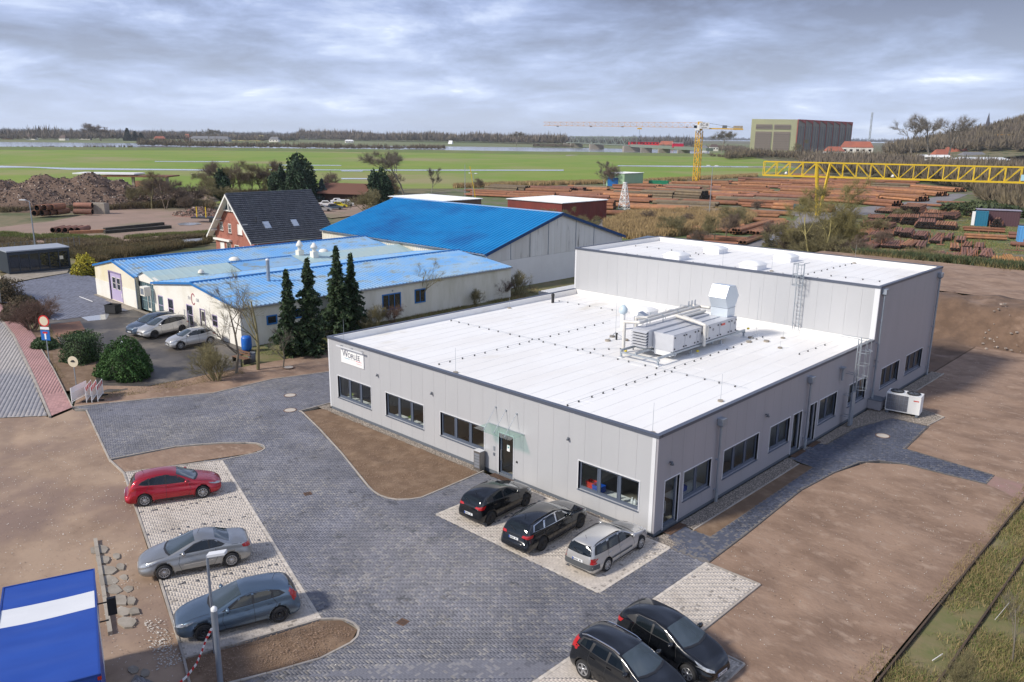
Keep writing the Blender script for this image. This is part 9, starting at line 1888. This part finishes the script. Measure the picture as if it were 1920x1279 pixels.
o_ = Vector((dr_.y,-dr_.x,0)); b = MB(); b.ext([h1+o_*.4-Z3*.3,h2+o_*.4-Z3*.3,h2+o_*.4+Z3*(HH-.4),h1+o_*.4+Z3*(HH-.4)],o_*.5); sd_ = b.build('side_cladding',m_hb,ha)
for i in range(9): p = h1.lerp(h2,i/8)+o_*1.2; MB().beam(p,p+Z3*(HH-.5),.8).build('red_pilaster',m_hr,sd_)
for i in range(8): p,q = h1.lerp(h2,i/8+.004)+o_*1.3,h1.lerp(h2,(i+1)/8)+o_*1.3; MB().ext([p+Z3*HH,q+Z3*HH,q+Z3*(HH-6)],o_*.6).build('red_fascia',m_hr,sd_)
for i in range(24): p = h1.lerp(h2,(i+.5)/24)+o_*1.1; MB().beam(p+Z3*8,p+Z3*(HH-9),1.6,1).build('glazing_strip',mat('hall_glazing',(.19,.19,.19),rough=.4),sd_)
MB().beam(h1+o_*1.3+Z3*(HH-.2),h2+o_*1.3+Z3*(HH-.2),1).build('eaves_line',m_hr,sd_)
RH = [((-410.52,1076.37),62,18,11,rr,11,'large white villa with broad red hipped roof beside the hall'),((-392.39,961.35),34,16,6,rr,8,'lower red-roofed wing left of the white villa'),((-371.78,878.80),26,10,4,m_white,2,'low white building left of the red roofs'),((-335.70,1042.56),90,16,6,mat('beige_roof',(.4,.37,.3),rough=.8),2,'long flat beige hall behind the poplars'),((-262.67,975.30),40,18,7,rr,9,'red-roofed house left of the church'),((-262.52,923.16),26,14,5,rr,8,'small red-roofed house left of the larger one'),((-235.34,936.87),44,20,4,rg,6,'grey-roofed building below the church'),((-180.25,753.93),70,26,4,m_wroof,3,'white-roofed low halls under the hill'),((-242.35,832.82),52,12,4,m_white,3,'row of white sheds at the foot of the hill')]
for p,w,l,h,rm,rh,lab in RH: block('distant_house',lab,'house',p,w*.62,l*.7,h*.8,FA+rnd.uniform(-.25,.25),m_wr,rm,rh*.7,wins=5)
ch = thing('church','slender dark church spire rising before the wooded hill','church',(-285.84,1177.05)+(0,)); sc_ = 1.0; b = MB(); b.bb(-3.2,3.2,-3.2,3.2,0,30); b.build('tower',mat('church_brick',(.25,.11,.08),rough=.9),ch); b = MB(); b.cyl((0,0,30),(0,0,54),4.2,.1,n=8,sm=False); b.build('spire',mat('spire_slate',(.07,.07,.09),rough=.7),ch); MB().bb(-26,-3.3,-6,6,0,14).build('nave',MT['church_brick'],ch); MB().ext([(-26,-7,14),(-3.3,-7,14),(-3.3,0,23),(-26,0,23)],(0,0,.5)).build('nave_roof',rb_,ch)
t = thing('harbour_crane','orange harbour crane part under the hill at the right edge','crane',(-231.87,1049.15)+(0,),FA); MB().bb(-11,11,-3,3,21,26).build('beam',mat('orange_paint',(.62,.32,.02),rough=.6),t); MB().bb(-9,-7,-2,2,0,21).build('leg',MT['orange_paint'],t); MB().bb(7,9,-2,2,0,21).build('leg',MT['orange_paint'],t); MB().bb(-10,2,-3.5,3.5,14,19).build('machine_house',MT['orange_paint'],t)
t = thing('radio_mast','tall thin lattice radio mast right of the red roofs','mast',(-420.62,1143.56)+(0,)); b = MB(); lattice(b,(0,0,0),(0,0,55),1.6,14,t=.35); b.build('lattice',m_galv,t)
for p,h,k,lab in (((-253.76,807.87),38,'poplar','bare round-crowned tree left of three above the harbour'),((-243.79,829.66),42,'poplar','bare round-crowned tree in the middle of three above the harbour'),((-234.18,850.66),41,'poplar','bare round-crowned tree right of three above the harbour'),((-1738.67,618.48),34,'tree3','clump-like tall bare tree above the far village'),((-1609.33,781.21),26,'poplar','pale bare tree before the grey farm hall'),((-1613.48,798.28),24,'tree1','second pale bare tree before the grey farm hall'),((-466.51,826.43),26,'tree1','bare tree right of the tower crane head'),((-426.16,943.42),18,'tree2','bare tree before the side of the huge hall'),((-1058.48,1112.14),26,'tree1','single taller bare tree in the horizon wood')): tree(k,p,h,lab,wide=1.35)
for p,h,R,lab in (((-1759.18,679.06),24,7,'tall dark fir in the far village'),((-1765.18,696.77),18,6,'shorter dark fir beside the tall one'),((-1769.97,710.94),15,8,'broad dark yew right of the village firs')): conifer(p,41,h,R,lab,m=f_g,sz=2.2)
# debris yard shed, wooden hut, car wrecks
t = thing('rusty_frame_shed','open rusty steel frame with flat roof at the rubble heap','shed',(-262,79,-.3),.75); MB().bb(-13,7,-5,3,4.6,5.0).build('roof',m_white,t); MB().bb(-4,18,-6,4,3.9,4.3).build('lower_roof',m_pipe[1],t)
for x in (-12,-3,6,17): MB().bb(x,x+.8,-5,-4.3,0,3.9).build('post',m_conc,t)
MB().bb(8,17,-7,-5,0,2.8).build('rusty_container',m_pipe[2],t)
t = thing('wooden_hut','dark brown wooden hut left of the round pine','hut',(*(-167.29,102.09),-.3),.5); MB().bb(-6,6,-4,4,0,2.6).build('wall',mat('dark_wood',(.045,.025,.018),rough=.9),t); MB().ext([(-7,-5,2.6),(-7,5,2.6),(-7,0,5.2)],(14,0,0)).build('roof',mat('brown_tiles',(.13,.06,.04),rough=.9),t)
t = thing('log_trailer','dark timber trailer with yellow stakes beside the brick house','trailer',(*(-142.57,49.90),-.2),.6); MB().bb(-3.5,3,-1.1,1.1,.8,1.1).build('bed',m_trimb,t)
for x in (-2.2,-.2): MB().bb(x,x+.16,-1.1,-.95,1.1,3.2).build('stake',m_gy,t)
for x in (1.0,2.2):
 for y in (-1,1): MB().cyl((x,y-.15,.5),(x,y+.15,.5),.5,n=12).build('wheel',m_tyre,t)
t = thing('concrete_block','grey concrete box beside the crosswise pipes','block',(*(-175.31,40.22),-.2),.7); MB().bb(-1.9,1.9,-1,1,0,2.3).build('block_body',m_conc,t); MB().bb(-1.7,1.7,-.8,.8,2.301,2.4).build('lid',m_conc,t)
# fence along the ditch
fe = thing('wire_fence','wire mesh fence on thin posts along the ditch','fence',(0,0,-.2)); pa,pb = Vector((-116.42,2.79)+(0,)),Vector((-119.52,16.83)+(0,)); n = 16
for i in range(n+1): p = pa.lerp(pb,i/n); MB().cyl(p,p+Vector((0,0,1.9)),.03,n=5).build('fence_post',m_screed,fe)
for z in (.3,1.0,1.8): MB().beam(pa+Z3*z,pb+Z3*z,.02).build('wire',m_screed,fe)
# ============================================================ signs, lamps and barriers near the road
yardlamp('tall grey street lamp behind the dark pavilion',(-120.04,10.62),7.4,1,m_zinc,0,.8,FA+3.1)
def disc(t,z,r,inner,outer,y=-.04):
 b = MB(); b.lathe([(0,0),(r*.78,0)],n=24,sm=False); o = b.build('disc_face',inner,t); o.location = (0,y-.012,z); o.rotation_euler = (R_(90),0,0); b = MB(); b.lathe([(r*.78,0),(r,0),(r,-.02),(0,-.02)],n=24,sm=False); o = b.build('disc_rim',outer,t); o.location = (0,y-.01,z); o.rotation_euler = (R_(90),0,0)
m_sr = mat('sign_red',(.55,.02,.02),rough=.5); m_sw = mat('sign_cream',(.66,.58,.42),rough=.5); m_sb = mat('sign_blue',(.01,.13,.45),rough=.5)
SA = FA-.15
t = thing('traffic_sign','red-ringed no-vehicles sign above a blue dead-end sign on one pole','traffic sign',(-49.93,-9.54)+(0,),SA); MB().cyl((0,0,0),(0,0,3.75),.04,n=8).build('pole',m_galv,t); disc(t,3.4,.46,m_sw,m_sr); MB().bb(-.38,.38,-.06,-.04,2.72,2.92).build('supplementary_plate',m_white,t); MB().bb(-.38,.38,-.06,-.04,1.86,2.66).build('dead_end_plate',m_sb,t); MB().bb(-.07,.07,-.07,-.061,1.95,2.4).build('white_stem',m_white,t); MB().bb(-.2,.2,-.07,-.061,2.4,2.54).build('red_bar',m_sr,t)
t = thing('traffic_sign','round cream back-to-front sign on a short pole behind the barriers','traffic sign',(-42.45,-10.15)+(0,),SA); MB().cyl((0,0,0),(0,0,1.9),.035,n=8).build('pole',m_galv,t); disc(t,1.75,.40,m_sw,m_sw); MB().bb(-.16,.16,-.08,-.062,1.72,1.80).build('black_car_symbol',m_dark,t); MB().bb(-.08,.10,-.08,-.062,1.80,1.87).build('symbol_roof',m_dark,t)
t = thing('traffic_sign','half-visible round cream sign at the left picture edge','traffic sign',(-78.49,-5.23)+(0,),SA); MB().cyl((0,0,0),(0,0,2.9),.04,n=8).build('pole',m_galv,t); disc(t,2.8,.42,m_sw,m_sw); MB().bb(-.26,.26,-.08,-.062,2.74,2.86).build('black_bar',m_dark,t)
def barrier(p,rz,lab,plain=False):
 t = thing('striped_barrier',lab,'barrier',(p[0],p[1],0),rz,None if plain else 'red and white barriers leaning together'); L_ = 1.75
 b = MB()
 for x in (-L_/2,L_/2-.05): b.bb(x,x+.05,-.02,.02,0,1.1)
 b.bb(-L_/2+.05,L_/2-.05,-.02,.02,.12,.16); b.bb(-L_/2+.05,L_/2-.05,-.02,.02,.72,.76); b.build('frame',m_white,t)
 if plain: MB().bb(-L_/2+.06,L_/2-.06,-.03,-.021,.2,1.1).build('board',m_white,t); MB().bb(-.3,.25,-.04,-.031,.6,.75).build('dark_mark',m_dark,t); return
 MB().bb(-L_/2+.05,L_/2-.05,-.012,.012,.761,1.08).build('rail_board',m_white,t)
 for i in range(4): x = -L_/2+.12+i*.42; MB().ext([(x,-.02,.77),(x+.2,-.02,.77),(x+.26,-.02,1.07),(x+.06,-.02,1.07)],(0,.04,0)).build('red_stripe',m_sr,t)
 for i in range(8): x = -L_/2+.15+i*.2; MB().beam((x,0,.16),(x+.12,0,.72),.03).build('mesh_bar',m_white,t)
 for x in (-.6,.6): MB().bb(x-.05,x+.05,-.35,.35,0,.08).build('foot',m_dark,t)
for i,(p,lab) in enumerate((((-38.50,-10.65),'red and white barrier, leftmost of the leaning group'),((-38.25,-10.40),'red and white barrier, middle of the leaning group'),((-38.21,-10.03),'red and white barrier, rightmost of the leaning group'))): barrier(p,-.55,lab)
barrier((-38.71,-11.19),-.9,'white backed barrier with a dark mark left of the striped ones',True)
bn = thing('garden_bench','brown wooden slatted bench beside the bare saplings','bench',(-39.75,1.18)+(0,),.1); m_wd = mat('bench_wood',(.16,.085,.05),rough=.7)
for y in (-.2,0,.2): MB().bb(-.85,.85,y-.07,y+.07,.42,.46).build('seat_slat',m_wd,bn)
for z in (.6,.8): MB().bb(-.85,.85,.28,.32,z,z+.12).build('back_slat',m_wd,bn)
for x in (-.75,.75): MB().bb(x-.04,x+.04,-.25,.33,0,.418).build('leg',m_trimb,bn); MB().bb(x-.03,x+.03,.325,.36,.42,.95).build('back_post',m_trimb,bn)
t = thing('dark_bin','small dark bin at the right end of the garden bench','bin',(-39.28,1.89)+(0,)); MB().lathe([(0,0),(.25,0),(.3,.8),(.28,.8),(.24,.05)],n=12).build('bin_body',m_screed,t)
# foreground posts and tape
t = thing('lamp_post','galvanised lamp post with flat angled head in the near soil island','street lamp',(-6.03,-18.06,0)); MB().cyl((0,0,0),(0,0,3.75),.055,.045,n=12).build('post',m_zinc,t); MB().cyl((0,0,0),(0,0,.9),.075,n=12).build('post_base',m_zinc,t); MB().beam((0,0,3.75),(.10,.06,3.80),.06).build('head_joint',m_zinc,t); MB().box((0,0,0),(.62,.26,.09),T=Matrix.Translation((.28,.22,3.86)) @ Matrix.Rotation(FA,4,'Z') @ Matrix.Rotation(-.18,4,'Y')).build('lamp_head',m_trim,t)
t = thing('steel_post','thick bare steel post with pale domed cap at the bottom edge','post',(-4.33,-18.75,-.3)); MB().cyl((0,0,0),(0,0,3.05),.095,n=16).build('tube',m_zinc,t); MB().lathe([(.10,3.04),(.10,3.12),(.05,3.18),(0,3.19)],n=16).build('cap',m_white,t)
t = thing('barrier_tape','red and white barrier tape running from the lamp post to the ground','tape',(0,0,0)); P_ = [Vector((-6.0,-18.12,1.02)),Vector((-6.0,-18.35,.72)),Vector((-5.85,-18.62,.42)),Vector((-5.6,-18.95,.22)),Vector((-5.35,-19.4,.12)),Vector((-5.0,-20.2,.08))]; k_ = 0
for a,c in zip(P_[:-1],P_[1:]):
 for i in range(4): MB().beam(a.lerp(c,i/4),a.lerp(c,(i+1)/4),.018,.09).build('tape_band',m_sr if k_ % 2 else m_white,t); k_ += 1
# ============================================================ air
hz_ = MB().bb(-6600,3100,-3100,7100,-1.6,95).build('haze',[],None,kind='stuff')
hm = bpy.data.materials.new('haze'); hm.use_nodes = True; t = hm.node_tree; t.nodes.clear(); pv_ = t.nodes.new('ShaderNodeVolumePrincipled'); pv_.inputs['Density'].default_value = .00007; pv_.inputs['Color'].default_value = (.86,.92,1,1); pv_.inputs['Anisotropy'].default_value = .2
oo = t.nodes.new('ShaderNodeOutputMaterial'); t.links.new(pv_.outputs[0],oo.inputs['Volume']); hz_.data.materials.append(hm)
